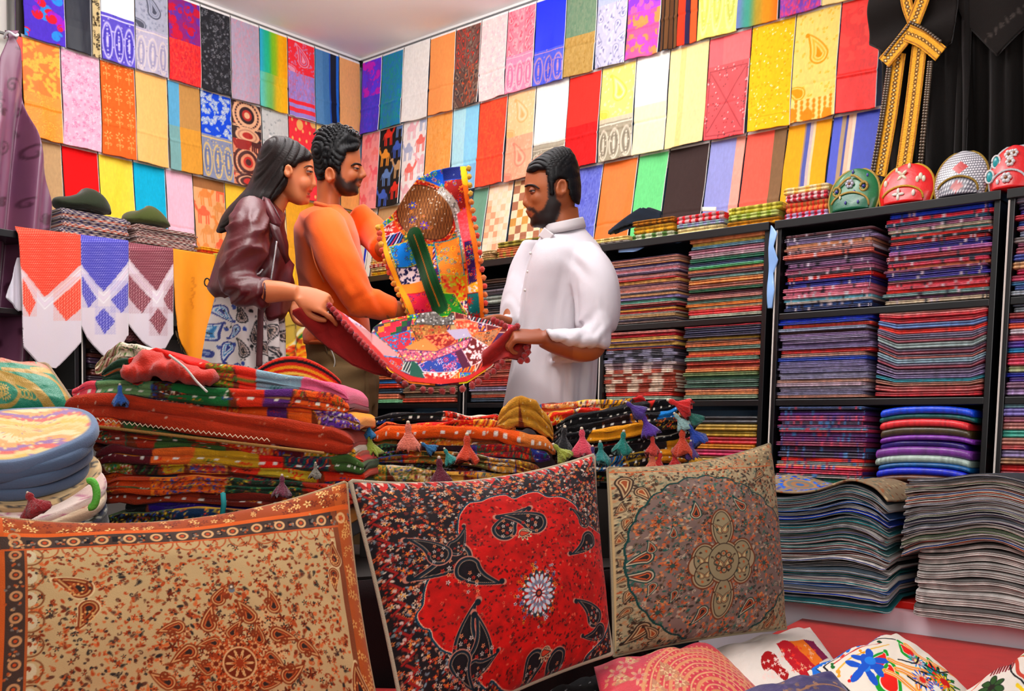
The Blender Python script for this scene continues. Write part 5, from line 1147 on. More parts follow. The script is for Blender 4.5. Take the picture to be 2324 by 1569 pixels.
pillow('embroidered_cushion','white cushion with a green flower and orange border at the photo corner',[(2160,1590,.36),(2374,1462,.38),(2520,1650,.31),(2190,1820,.31)],330,220,fp,.05,(.004,0,0,0),1.3,m=cot,bg='ece4da',backc='d8d0c8',seed=7)
def bp_(cv):
    cv.bgc='30286c'; g=cv.g; cv.mott(.3,6,3,'4a4078')
    for k in range(90): x,y=cv.rnd(); cv.vine(x,y,40,g.uniform(0,6),2.4,('8a6a58','6a5a8c','b08868')[k%3],6,10)
    for r in(60,80,110): cv.ring(cv.w*.7,cv.h*.2,r,5,'a87c58')
pillow('brocade_cushion','dark blue brocade cushion between the magenta and the embroidered ones',[(1640,1584,.37),(1886,1524,.375),(2030,1710,.31),(1690,1790,.31)],280,200,bp_,.03,(0,0,0,0),1.5,m=broc,bg='30286c',backc='20184c',seed=8)
def kp(cv):
    cv.bgc='17171a'
    for k in range(26): x,y=cv.rnd(); cv.line([(x,y),(x+7,y+2)],2,'c8c8c8')
pillow('black_cushion','black cushion with short white stitches under the red medallion cushion',[(1225,1580,.325),(1375,1524,.32),(1470,1670,.29),(1240,1740,.29)],230,180,kp,.025,(0,0,0,0),2.,m=cot,bg='17171a',backc='101012',seed=9)
# ---------- table with piles of embroidered bags ----------
wood=mat('dark_table_wood',.7,'20150e',bump=.3,bscale=30,var=.2)
O=at(840,1000,2.62); O[2]=0
tb=thing('display_table','dark wooden table under the piles of embroidered bags','table',O)
def obox(name,x0,x1,y0,y1,z0,z1,m,par):
    V,Q=boxes([((x0,y0,z0),(x1,y1,z1))]); V=np.array(V); W=O+V[:,:1]*RT2+V[:,1:2]*FLAT+V[:,2:]*np.array([0,0,1]); o=add(name,W,Q,m,par,smooth=False); d=o.modifiers.new('b','BEVEL'); d.width=.004; d.segments=2; return o
tp_=[at(x,1000,d)[:2] for x,d in((-280,1.90),(240,1.93),(840,2.24),(1350,2.48),(1480,2.60),(1480,2.92),(-280,2.92))]
prism('table_top',[tuple(q) for q in tp_],.475,.505,wood,tb)
for x,d in((-240,1.97),(1400,2.60),(1440,2.86),(-240,2.86)):
    q=at(x,1000,d); box('leg',(q[0]-.022,q[1]-.022,0),(q[0]+.022,q[1]+.022,.475),wood,tb)
Lf=crom(np.array([np.append(q,0) for q in tp_[:5]]),170); nn_=np.array([math.sin(k*.55)*.012+.014 for k in range(170)])
Ps=np.array([[Lf[k]-FLAT*nn_[k]+UPV*z for k in range(170)] for z in np.linspace(.02,.50,12)]); sheet('table_skirt',Ps,np.tile(hx('2a1014'),(12,170,1)),mat('skirt_cloth',.9,None,bump=.5,bscale=300),tb,th=.004)
def crate(px,d,hw,hd,z1,label):
    q=at(px,1000,d); q[2]=0; V,Q=boxes([((-hw,-hd,.506),(hw,hd,z1))]); V=np.array(V); o=add('wooden_crate',q+V[:,:1]*RT2+V[:,1:2]*FLAT+V[:,2:]*UPV,Q,wood,None,smooth=False); tag(o,label,'crate','crates under the piles')
crate(1010,2.73,.20,.13,.655,'dark wooden crate under the middle pile of bags'); crate(1430,2.81,.13,.09,.685,'dark wooden crate under the black pile of bags'); crate(500,2.52,.30,.15,.555,'dark wooden crate under the big red pile of bags')
bagm=mat('embroidered_cotton',.88,bump=.9,bscale=330,spec=.2,sheen=.15,bdist=.003)
def bag(pts,th,w,segs,label,seed,lobes=2,dash=None,deco=.6,depth=.34,group='bags in the piles',lump=0.,base=None,jit=.012,cat='bag',nx=200):
    """flat folded bag; pts: px line of its front edge"""
    g=np.random.default_rng(seed); P=np.array(pts,float); pc=P.mean(0); Ob=at(pc[0],1000,w); Ob[2]=0
    D=lambda x: x/F*w
    xr=(P[:,0]-pc[0])/F*w; cx0=((pc[0]-CX)*0); 
    zz_=np.array([at(x,y,w)[2] for x,y in P]); h=th/F*w
    zf=lambda xs: np.interp(xr[0]+(xr[-1]-xr[0])*xs,xr,zz_)-h/2+ (noise2(2,len(xs),5,seed)[0]-.5)*.014+lump*np.sin(np.pi*xs)
    xf=lambda Q: Ob+Q[...,:1]*RT2+Q[...,1:2]*FLAT+Q[...,2:]*np.array([0,0,1.])
    WP=abs(P[-1,0]-P[0,0]); HP=th*1.7; cb=Cv(WP,HP,1/2.,'804020',seed); cb.TP=lambda q:q; cb.T=lambda a,b:(a,b); x=0
    ac=['e8a030','201418','f0e8d8','1c7c60','c82818','f0c848','3858a8','e05a20','7a2438','5a8040']
    for c,wd in segs:
        x1_=x+wd*WP; pl=[c]+[ac[int(q)] for q in g.permutation(10)[:3]]; sl_=g.uniform(-.5,.5)*HP
        kd=KD[int(g.integers(7))] if g.random()<deco else 'plain'
        patchfill(cb,[(x+sl_,0),(x1_+1,0),(x1_+1,HP),(x,HP)],kd,pl)
        if deco>.2 and g.random()<.5: cb.line([(x,HP*.5),(x1_,HP*.5+g.uniform(-3,3))],2.2,pl[1])
        x=x1_
    if deco>.2:
        for k in range(int(WP/60)):
            xx=g.uniform(0,WP); yy=g.uniform(0,HP*.6); q=g.uniform(14,40); cb.line([(xx+i*4,yy+(4 if i%2 else 0)) for i in range(int(q/4))],1.8,ac[int(g.integers(10))])
    cb.mott(.14,14,seed)
    def p2(C,xs,t,zz):
        H=C.shape[0]; jj=np.clip((np.clip(zz,0,1)*(cb.H-1)).astype(int),0,cb.H-1); ii=np.clip((xs*(cb.W-1)).astype(int),0,cb.W-1)
        C=cb.a[jj][:,ii].copy()
        if dash:
            k=2
            while k<len(xs)-4: C[int(H*.42):int(H*.42)+max(2,H//9),k:k+2+int(g.integers(0,2))]=hx(dash); k+=int(g.integers(7,14))
        return C
    o=layer('embroidered_bag',xr[0],xr[-1],zf,h*1.12,0.0,depth,['808080'],bagm,g,lobes=lobes,nx=nx,endr=.05,jit=jit,xf=xf,pat2=p2,npl=8,tap=.85,wv=lambda Y,xs:.016*(noise2(Y.shape[0],len(xs),6,seed+3)-.5)-.02*(np.clip(.07-xs,0,1)+np.clip(xs-.93,0,1))/.07*np.clip(.1-Y,0,.1)*4)
    return tag(o,label,cat,group)
tm={}
def tassel(px,py,w,L,c,parent,ang=0.,wd=.42):
    """cord knot with a flared bundle of threads; px,py top"""
    p=at(px,py,w); l=L/F*w; m=mat('thread_'+c,.9,c,bump=1.2,bscale=260,sheen=.4,bdist=.004)
    g=np.random.default_rng(int(px+py)); dn=np.array([0,0,-1.])*math.cos(ang)+RT2*math.sin(ang); sd=np.cross(dn,FLAT)
    s=np.linspace(0,1,10); r=l*np.array([.04,.10,.13,.10,.13,.2,.27,.33,.38,.40])*wd/.42; a=np.linspace(0,2*np.pi,28,endpoint=False)
    rib=1+(.16*np.sin(a*7+g.uniform(0,6))+.16*g.standard_normal(28))[None]*np.clip(s*1.4-.3,0,1)[:,None]; ln=s[:,None]*l*(1+.34*(g.random(28)-.5)[None]*s[:,None]**3)
    V=p+ln[...,None]*dn+(r[:,None]*rib*np.cos(a))[...,None]*sd+(r[:,None]*rib*np.sin(a)*.6)[...,None]*FLAT
    Q=[tuple(q) for q in gridF(10,28,True)]+[tuple(range(28))[::-1],tuple(9*28+i for i in range(28))]
    o=add('tassel',V.reshape(-1,3),Q,m,parent)
    add('knot',*ballVF(p+dn*l*.02,l*.07,8,6),mat('thread_knot',.8,'d8c8b0'),o)
    return o
R=2.36; RG='bags in the red pile'
reds=['b83418','c84420','d83020','a83c20','e05a28','8a2c1c','c83828','d87030','3c4a28','c8a030','6a2430','2c3458','b85a38','e07838','4c6838','882418','a04838']
def rs(seed,n=6,pal=None):
    g=np.random.default_rng(seed); k=g.uniform(.5,1.6,n); k/=k.sum(); pl=pal or reds; return [(pl[int(g.integers(len(pl)))],float(x)) for x in k]
LB=lambda d,k:f'{d}, {ORD[k]} down in the big red pile'
bag([(215,838),(270,812),(345,822)],56,R+.12,[('c4b49a',.45),('d8ccb8',.55)],'beige fluffy folded cloth at the top of the big red pile',201,3,group=RG,jit=.02)
B1=bag([(228,848),(300,842),(352,822),(430,846),(560,868),(700,886),(788,905)],46,R,[('2c4c38',.12),('d02c1c',.30),('7c9030',.12),('d84028',.09),('a0b8c4',.19),('e07898',.18)],LB('red bag with green, light blue and pink ends',1),202,3,group=RG,deco=.3)
def crump(name,L,w,c,par,sd):
    m=mat('crumpled_'+c,.95,c,bump=.8,bscale=250,sheen=.3,bdist=.004); V,Q=merge([el(x,y,dz,a,b,h,w) for x,y,dz,a,b,h in L]); Vq=V-CAM; dd=Vq@fw; X=CX+F*(Vq@rt)/dd; Y=CY-F*(Vq@up)/dd
    return fuse_(name,V,Q,m,par,sd)
def el(x,y,dz,rx,ry,rz,w):
    V,Q=ballVF((0,0,0),1,20,14); return at(x,y,w)+FLAT*dz+V[:,:1]*rx*RT2+V[:,1:2]*ry*FLAT+V[:,2:]*rz*UPV,Q
def fuse_(name,V,Q,m,par,sd): return fuse(name,[(V,Q)],.006,m,par,None,5,lambda x,y,d,P:.013*(nz2((x*.9+y*.4)/17,(x*.4-y*.9)/50,sd)-.5)+.01*(nz2(x/9,y/20,sd+1)-.5))
crump('crumpled_fold',[(345,822,0,.045,.06,.030),(400,842,-.02,.055,.07,.026),(318,846,-.03,.035,.06,.022),(450,858,-.02,.05,.05,.018)],R,'c42a18',B1,3)
tube('white_braid',np.array([at(x,y,R-.085) for x,y in((384,806),(420,835),(446,866),(470,890))]),.0028,mat('white_braid',.8,'d8d0c8',bump=1,bscale=400),B1,n=24,seg=6)
def ar(cv):
    cv.mott(.1,6,2,'d84a20'); 
    for k,c in enumerate(('141018','c83018','e0a028','c83018','f0c060','a82818','d84020')):
        L=np.array([(x,871-55*max(0,math.sin((x-556)/218*math.pi))**.8+6+k*7) for x in np.linspace(556,774,30)]); cv.line(cv.TP(L),7,c)
o=pxs('embroidered_bag',556,812,774,880,2.2,ar,PD(R+.16),lambda X,Y:.02*np.sin((X-556)/218*3.14),T=lambda X:872-56*np.clip(np.sin((X-556)/218*np.pi),0,1)**.8,bg='c83a20',m=bagm,th=.012); tag(o,'orange bag with a black curved rim standing behind the big red pile','bag',RG)
B2=bag([(160,888),(300,882),(480,900),(640,905),(790,925)],36,R-.01,[('e06070',.09),('7c9c70',.2),('6a3c24',.08),('2c7c48',.2),('d84828',.13),('6a3c80',.1),('e06a28',.2)],LB('green and orange bag with a blue tassel',2),203,2,dash='f0ece0',group=RG)
tassel(272,872,R-.06,46,'2860b8',B2)
bag([(330,905),(500,918),(680,935),(815,958)],40,R,[('5a3420',.3),('c84a24',.15),('e06a28',.12),('6a3878',.08),('e0722c',.12),('7a50b0',.23)],LB('brown and orange swirled bag with a violet end',3),204,2,group=RG)
E1=bag([(143,922),(300,935),(500,962),(680,992),(800,1006)],56,R-.03,[('b44424',1.)],LB('smooth terracotta bag with a zigzag trim',4),205,2,deco=0,group=RG,jit=.004)
Z=[at(150+k*6,937+k*6*.118+(3.2 if k%2 else -3.2)+8,R-.045) for k in range(78)]; tube('zigzag_trim',np.array(Z),.0015,mat('cream_braid',.8,'e8c8a8'),E1,seg=5)
Z=[at(150+k*45,952+k*45*.118+8,R-.04) for k in range(14)]; tube('ochre_cord',np.array(Z),.004,mat('ochre_cord',.8,'a87838',bump=1,bscale=300),E1,n=50,seg=6)
for i,(L,t_,sg) in enumerate([
 ([(170,960),(350,972),(560,1010),(805,1024)],40,rs(1)),([(205,990),(400,1000),(620,1022),(822,1052)],36,rs(2)),([(205,1012),(420,1018),(640,1030),(815,1040)],34,rs(3)),
 ([(210,1036),(430,1036),(640,1052),(826,1062)],36,rs(4)),([(222,1060),(440,1058),(640,1070),(828,1084)],36,[('8a8c28',.12),('3c3020',.1),('c8a830',.1),('a04858',.16),('d84828',.14),('c8b040',.2),('d84828',.18)]),
 ([(226,1082),(430,1082),(640,1092),(826,1108)],36,rs(6)),([(226,1106),(430,1104),(640,1116),(800,1132)],34,[('c0501c',.2),('d86a28',.3),('2c3c2c',.3),('b84828',.2)]),
 ([(230,1130),(420,1130),(620,1140),(780,1150)],30,[('a8482c',.4),('7c2c20',.35),('c05020',.25)]),([(280,1154),(450,1150),(640,1160),(760,1168)],40,[('181418',.1),('38187c',.75),('a83020',.15)]),([(230,1184),(450,1184),(640,1188),(780,1194)],34,[('241418',.3),('1c3c5c',.2),('301820',.5)])]):
    o=bag(L,t_,R-.02+.012*(i%3),sg,LB(['orange and rust patched bag','rust bag with woven braids','striped red and orange bag','red orange bag with green edges','yellow green and rose bag','patched red bag with pale knots','orange and dark green bag','brick red bag with white dashes','dark purple bag','dark bag'][i],5+i),210+i,3 if i in(1,4,6) else 2,dash='f0ece4' if i in(1,3,7) else None,group=RG,deco=.5 if i!=8 else .1)
    if i==4: tassel(640,1078,R-.06,48,'7c3048',o)
    if i==8: tube('turquoise_tie',np.array([at(506,1120,R-.07),at(508,1145,R-.075),at(504,1172,R-.07)]),.006,mat('turquoise_tie',.7,'108c90'),o)
    if i==5: tassel(716,1050,R-.05,34,'8a8478',o)
bag([(215,1216),(450,1218),(640,1220),(790,1224)],40,R-.02,[('1c1014',.4),('2c1820',.6)],LB('darkest bag',15),225,2,group=RG,deco=.1)
# centre pile
C=2.62; CG='bags in the middle pile'; LC=lambda d,k:f'{d}, {ORD[k]} down in the middle pile'
m1=bag([(828,958),(920,950),(1010,952),(1150,958)],20,C+.02,[('18161a',.55),('c83020',.45)],LC('black bag with white dashes and a red dotted end',1),230,2,dash='f0ece0',group=CG,deco=.3)
bag([(850,972),(960,968),(1080,966),(1170,972)],20,C,[('d87028',.3),('c82820',.4),('d89038',.3)],LC('red and orange striped bag',2),231,2,group=CG)
q_=bag([(1128,960),(1170,945),(1215,955),(1256,985)],60,C-.01,[('d0a048',.35),('c09038',.65)],'mustard quilted bag bulging beside the black pile',232,3,group=CG,lump=.012,deco=0,jit=.016)
m2=bag([(842,986),(1000,978),(1130,985),(1262,1018)],26,C-.02,[('e06820',.8),('d88848',.2)],LC('smooth orange edged bag with large tassels',3),233,1,dash='f4f0e8',group=CG,deco=0,jit=.004)
m3=bag([(838,1004),(980,1000),(1120,1006),(1250,1024)],26,C,rs(12,6,['8a4a24','b86030','6a3424','d88038','a87840']),LC('brown and orange patched bag',4),234,2,group=CG)
m4=bag([(845,1022),(960,1022),(1090,1026),(1250,1038)],30,C-.01,[('241820',.25),('3c2430',.28),('5a2070',.05),('8a1c30',.3),('5a2878',.12)],LC('dark bag with a burgundy white scroll panel',5),235,2,group=CG,deco=.9)
m5=bag([(835,1042),(960,1038),(1090,1052),(1230,1070)],26,C-.02,rs(14,6,['8a7038','a07c40','6a5a30','b08848']),LC('olive tan bag',6),236,3,group=CG)
m6=bag([(830,1058),(960,1062),(1090,1072),(1220,1084)],22,C,[('3a1420',.6),('28141c',.4)],LC('dark maroon bag with white dashes',7),237,2,dash='e8e0d8',group=CG)
m7=bag([(820,1080),(940,1082),(1060,1092),(1180,1100)],34,C-.02,rs(15,8,['d8a858','e0b870','c88848','d8982c']),LC('pale yellow ikat bag',8),238,2,group=CG,deco=1.)
m8=bag([(820,1112),(940,1112),(1060,1116),(1180,1120)],34,C-.01,rs(16,6,['6a4a30','8a5a38']),LC('brown bag',9),239,2,group=CG)
for a in((926,958,62,'e87860',m1,.05),(1060,985,66,'d8401c',m2,0),(1008,1018,38,'2c9088',m4,.5),(1255,1008,46,'a0a83c',m2,.8),(996,1038,62,'6a1830',m6,.1),(836,960,34,'1870a8',m1,.1),(838,985,48,'9cac38',m2,.1),(955,1005,34,'206aa0',m3,1.)): tassel(a[0],a[1],C-.07,a[2],a[3],a[4],a[5])
# black pile
K=2.72; KG='bags in the black pile'; LK=lambda d,k:f'{d}, {ORD[k]} down in the black pile'
k1=bag([(1205,940),(1290,926),(1400,920),(1470,915)],26,K+.03,[('2880c0',.08),('e0a868',.3),('e8d0b8',.2),('d89830',.27),('c02c30',.15)],LK('cream, yellow and red patterned bag',1),250,2,group=KG,depth=.22)
k1b=bag([(1215,958),(1300,944),(1400,938)],24,K+.02,[('e8c0a8',.2),('d83c20',.25),('e8e0d8',.1),('c83018',.25),('e09048',.2)],LK('red and white circle patterned bag',2),251,2,group=KG,depth=.22,deco=.9)
ks=[('18161a',.5),('2a1c20',.2),('18161a',.3)]
k2=bag([(1262,966),(1350,948),(1450,928),(1548,915)],24,K,[('17151a',.72),('c83020',.06),('17151a',.22)],LK('black bag with a red end tassel',3),252,2,dash='e8e4dc',group=KG,depth=.22,deco=0)
k3=bag([(1258,986),(1350,970),(1450,952),(1560,936)],26,K-.01,[('17151a',.35),('2c1418',.2),('d8982c',.12),('17151a',.12),('2088c8',.13),('17151a',.08)],LK('black bag with blue and amber patches',4),253,2,dash='f0ece4',group=KG,depth=.22,deco=.1)
k4=bag([(1252,1004),(1350,994),(1450,975),(1565,958)],28,K-.02,[('17151a',.3),('d89c28',.38),('17151a',.32)],LK('black bag with a long amber band',5),254,2,group=KG,depth=.22,deco=.2)
k5=bag([(1255,1022),(1350,1016),(1450,1002),(1572,980)],28,K,ks,LK('black bag with bead rows',6),255,2,dash='f0ece4',group=KG,depth=.22,deco=.3)
k6=bag([(1262,1042),(1350,1036),(1450,1024),(1575,1004)],26,K-.01,[('17151a',.6),('30282c',.2),('d8a030',.2)],LK('black bag with white dashes and an amber end',7),256,2,dash='f0ece4',group=KG,depth=.22,deco=.2)
k7=bag([(1290,1060),(1370,1058),(1450,1050),(1570,1034)],28,K-.02,[('17151a',.2),('1880b8',.25),('2a2428',.2),('d89828',.35)],LK('black and blue bag with amber patches',8),257,2,dash='f0ece4',group=KG,depth=.22,deco=.3)
k8=bag([(1290,1085),(1370,1082),(1450,1078),(1570,1064)],28,K-.01,ks,LK('black bag',9),258,2,group=KG,depth=.22)
for a in((1515,908,54,'d82020',k2,1.2),(1552,928,46,'20685c',k3,.8),(1530,938,44,'90b8b8',k3,.7),(1560,962,52,'1840a8',k4,.6),(1458,940,52,'5a30a0',k3,.4),(1420,912,46,'4a2c88',k2,.9),(1416,978,50,'107c70',k4,-.1),(1320,972,58,'e84860',k4,.1),(1362,1002,50,'18807c',k5,.1),(1345,1012,40,'482c70',k5,0),(1480,988,44,'d03c30',k5,.1),(1478,1022,58,'e06c50',k6,.15),(1548,972,62,'c83c1c',k5,.05),(1530,1022,46,'c01c1c',k6,.1),(1500,1026,44,'c82020',k6,-.2),(1562,1018,44,'e0a020',k6,.5),(1568,1000,40,'5a3880',k6,.1),(1282,968,56,'17151a',k3,-.1)): tassel(a[0],a[1],K-.07,a[2],a[3],a[4],a[5])
# ---------- round felt bags and cushions on the table's end ----------
crate(35,2.36,.11,.07,.815,'dark wooden crate behind the round felt bags')
def disc(cx,cy,w,rx,th,tilt,cols,label,seed,paintf=None,name='round_bag'):
    c=at(cx,cy,w); r=rx/F*w; h=th/F*w; g=np.random.default_rng(seed)
    nrm=np.array([0,0,1.])*math.cos(tilt)-FLAT*math.sin(tilt); ex=RT2; ey=np.cross(nrm,ex)
    nr,na=34,90; pr=[]; 
    prof=[(k/20.,.5+.05*(1-(k/20.)**2)) for k in range(20)]+[(1+.035*math.sin(a),.5*math.cos(a)) for a in np.linspace(0,math.pi,9)]+[(.6,-.5),(0.01,-.5)]
    a=np.linspace(0,2*np.pi,na,endpoint=False); wob=1+.03*np.sin(a*3+seed)+.02*np.sin(a*5+2*seed)
    V=[];C=[]
    for i,(q,zz) in enumerate(prof):
        X=q*r*wob*np.cos(a);Y=q*r*wob*np.sin(a); V.append(c+X[:,None]*ex+Y[:,None]*ey+(zz*h+.006*np.sin(2*a+seed)*q)[:,None]*nrm); C.append(np.tile(hx(cols[0 if i<19 else 1]),(na,1)))
    C=np.array(C)
    if paintf: paintf(C,prof,a,g)
    n=len(prof); o=add(name,np.array(V).reshape(-1,3),[tuple(x) for x in gridF(n,na,True)],mat('grey_felt',.95,bump=.6,bscale=300,sheen=.3),None,C.reshape(-1,3))
    return tag(o,label,'bag','round bags beside the red pile')
def topp(C,prof,a,g):
    cl=[hx(c) for c in('e4cc9c','dcc078','e4d0a0','d88078','a888b0','e4b080','ecd8b4','e0c088')]
    for i in range(19):
        for j in range(len(a)):
            s=prof[i][0]*math.sin(a[j]); k=int((s*7+.9*math.sin(prof[i][0]*math.cos(a[j])*4+i*.15))%8); C[i,j]=cl[k] if g.random()<.85 else cl[int(g.integers(8))]
def spot(*cs):
    def f(C,prof,a,g):
        n=noise2(len(prof),len(a),14,int(g.integers(99)))
        for k,c in enumerate(cs): C[(n>.46+.07*k)]=hx(c)
    return f
W2=2.12
disc(52,990,W2,155,30,.42,('e0c090','7c8ca4'),'round grey felt bag with a pastel embroidered top, uppermost beside the red pile',1,topp)
for i,(cy,) in enumerate(((1014,),(1040,),(1066,))): disc(50-2*i,cy,W2+.01*i,152-3*i,26,.42,('6c7c94','68788f'),['second','third','lowest'][i]+' round grey blue felt bag under the pastel topped one',2+i)
disc(60,1090,W2+.02,150,24,.40,('d8b890','c4ac88'),'round cream bag with grey leaves below the grey felt bags',6,spot('5c5a58','e0c8a0'))
o=disc(62,1118,W2,160,24,.38,('e0c8c0','d8c0b8'),'round pale bag with pink blots and a red tassel',7,spot('c888a0','f0e0d8')); tassel(62,1118,W2-.21,50,'a01c24',o,.5,.7)
o=disc(66,1144,W2,162,24,.36,('b03020','c0a890'),'round red rimmed bag above the lowest round one',8,spot('d8c8b0'))
o=disc(70,1170,W2,158,24,.34,('38402c','28301c'),'dark round bag with a bright green cord loop',9,spot('c8c8b8','243050'))
for k_ in(0,1): disc(74,1200+32*k_,W2,156,30,.25-.12*k_,('3c3434','2c2828'),['dark brown round bag under the green looped one','lowest dark round bag resting on the table'][k_],20+k_)
tube('green_loop',np.array([at(205+18*math.cos(a)*.8,1122+30*math.sin(a),W2-.17) for a in np.linspace(-1.9,1.7,16)]),.007,mat('green_cord',.7,'5cb838',bump=1,bscale=300),o,n=40)
def gp(cv):
    cv.bgc='108c70'; T=cv.T
    for k,(c,w) in enumerate((('c0a050',26),('108c70',0),('b89848',14),('108c70',0),('c8a858',18))):
        if w: cv.line(crom(np.array(cv.TP([(-60+k*34,838),(60+k*30,870-k*4),(120+k*22,945-k*8)])),30),w,c)
    for k in range(7): x,y=T(20+k*9,885+k*2); cv.ring(x,y,9,3,'d0b060')
    x,y=T(0,888); cv.ell(x,y,52,30,'c0a050'); cv.ell(x,y,44,23,'108c70')
    for k in range(40): q=k*.5; cv.flow(x+34*math.cos(q)*(k%4)/4,y+17*math.sin(q)*(k%4)/4,7,5,'d0b060','0c7058')
    cv.rect(0,cv.h-26,cv.w,cv.h,'e09078'); cv.rect(0,cv.h-34,cv.w,cv.h-26,'b89470')
    for k in range(40): cv.vine(cv.g.uniform(0,cv.w),cv.h-13,16,cv.g.uniform(0,6),2.5,('509870','d84838')[k%2],5,6)
pillow('striped_cushion','green and gold striped cushion behind the round felt bags',[(-130,806,2.32),(105,828,2.40),(178,935,2.36),(-90,960,2.26)],300,150,gp,.05,(.008,0,0,0),1.8,m=broc,bg='108c70',backc='b0a088',pipe=(.006,'b8a080'),seed=10)
# ---------- people ----------
UPV=np.array([0,0,1.])
def loftVF(secs,w,seg=28,n=None,ex=2.):
    """secs: (xL,xR,y,thick[,dz]) or (xL,yL,xR,yR,thick,dz): cross-sections seen from the side"""
    S=[]
    for s in secs:
        if len(s)==6: xl,yl,xr,yr,t,dz=s
        else: xl,xr,y,t=s[:4]; yl=yr=y; dz=s[4] if len(s)>4 else 0
        S.append([xl,yl,xr,yr,t,dz])
    S=np.array(S,float); A=crom(S,n or max(12,len(S)*5))
    a=np.linspace(0,2*np.pi,seg,endpoint=False); ca,sa=np.cos(a),np.sin(a); k=2/ex
    ca=np.sign(ca)*np.abs(ca)**k; sa=np.sign(sa)*np.abs(sa)**k
    V=[]
    for xl,yl,xr,yr,t,dz in A:
        pl=at(xl,yl,w+dz); pr=at(xr,yr,w+dz); c=(pl+pr)/2; h=(pr-pl)/2; vd=c-CAM; vd/=np.linalg.norm(vd)
        V.append(c+ca[:,None]*h+(sa*max(t,.002)/2)[:,None]*vd)
    m=len(V); V=np.array(V).reshape(-1,3); Q=[tuple(q) for q in gridF(m,seg,True)]+[tuple(range(seg))[::-1],tuple((m-1)*seg+i for i in range(seg))]
    return V,Q
def limb(pts,w,n=24,seg=16,flat=1.):
    """pts: (x,y,dz,r) centre line in picture units, real depth offsets and radii"""
    P=np.array([at(x,y,w+dz) for x,y,dz,r in pts]); return tubeVF(P,np.array([p[3] for p in pts]),seg,n,flat)
def el(x,y,dz,rx,ry,rz,w): 
    """ellipsoid: rx picture-wide, ry deep, rz high (metres)"""
    V,Q=ballVF((0,0,0),1,16,10); c=at(x,y,w+dz); vd=c-CAM; vd/=np.linalg.norm(vd); return c+V[:,:1]*rx*RT2+V[:,1:2]*ry*vd+V[:,2:]*rz*UPV,Q
def inpoly(poly,x,y):
    p=np.array(poly,float); ins=np.zeros(len(x),bool)
    for a,b in zip(p,np.roll(p,-1,0)): ins^=((a[1]>y)!=(b[1]>y))&(x<(b[0]-a[0])*(y-a[1])/(b[1]-a[1]+1e-12)+a[0])
    return ins
def edged(poly,x,y):
    """signed distance to polygon, inside positive"""
    p=np.array(poly,float); d=np.full(len(x),1e9)
    for a,b in zip(p,np.roll(p,-1,0)):
        e=b-a; t=np.clip(((x-a[0])*e[0]+(y-a[1])*e[1])/(e@e+1e-9),0,1); d=np.minimum(d,np.hypot(x-a[0]-t*e[0],y-a[1]-t*e[1]))
    return np.where(inpoly(poly,x,y),d,-d)
def mixc(C,c,k): return C*(1-k[:,None])+hx(c)*k[:,None]
def hairshell(name,secs,w,poly,m,parent,col,amp=.004,freq=.5,seed=1,seg=110,n=150,flow=(1.,.25),th=.004,perp=None):
    V,Q=loftVF(secs,w,seg,n); q=V-CAM; dep=q@fw; x=CX+F*(q@rt)/dep; y=CY-F*(q@up)/dep
    g=np.random.default_rng(seed)
    c=V.mean(0); N=V-np.array([at((s[0]+s[1])/2,s[2],w) for s in secs]).mean(0); N/=np.linalg.norm(N,axis=1)[:,None]
    s=(x*flow[1]-y*flow[0]*.0+ (dep-w)*900*.6); k=amp*(np.sin(s*freq*1.7+np.sin(y*.11)*2+seed)+.6*np.sin(s*freq*3.1+y*.2)+.4*np.sin(s*freq*6.3-y*.13))
    if perp: s=x*perp[0]+y*perp[1]+(dep-w)*300; k=amp*(np.sin(s*.33+seed)+.7*np.sin(s*.71+1)+.5*np.sin(s*1.33))
    ed=edged(poly,x,y); V=V+N*(k*np.clip(ed/7,0.1,1)-.007*(1-np.clip(ed/9,0,1))**2)[:,None]
    keep=ed>-.5
    Qk=[f for f in Q if len(f)==4 and all(keep[i] for i in f)]+[f for f in Q if len(f)>4 and all(keep[i] for i in f)]
    used=sorted({i for f in Qk for i in f}); mp={i:j for j,i in enumerate(used)}
    C=np.tile(hx(col),(len(used),1))*(1+.5*np.clip(k[used]/amp,-1,1)[:,None]*.3)
    o=add(name,V[used],[tuple(mp[i] for i in f) for f in Qk],m,parent,C)
    d=o.modifiers.new('t','SOLIDIFY'); d.thickness=th; d.offset=-1; return o
HF=[]
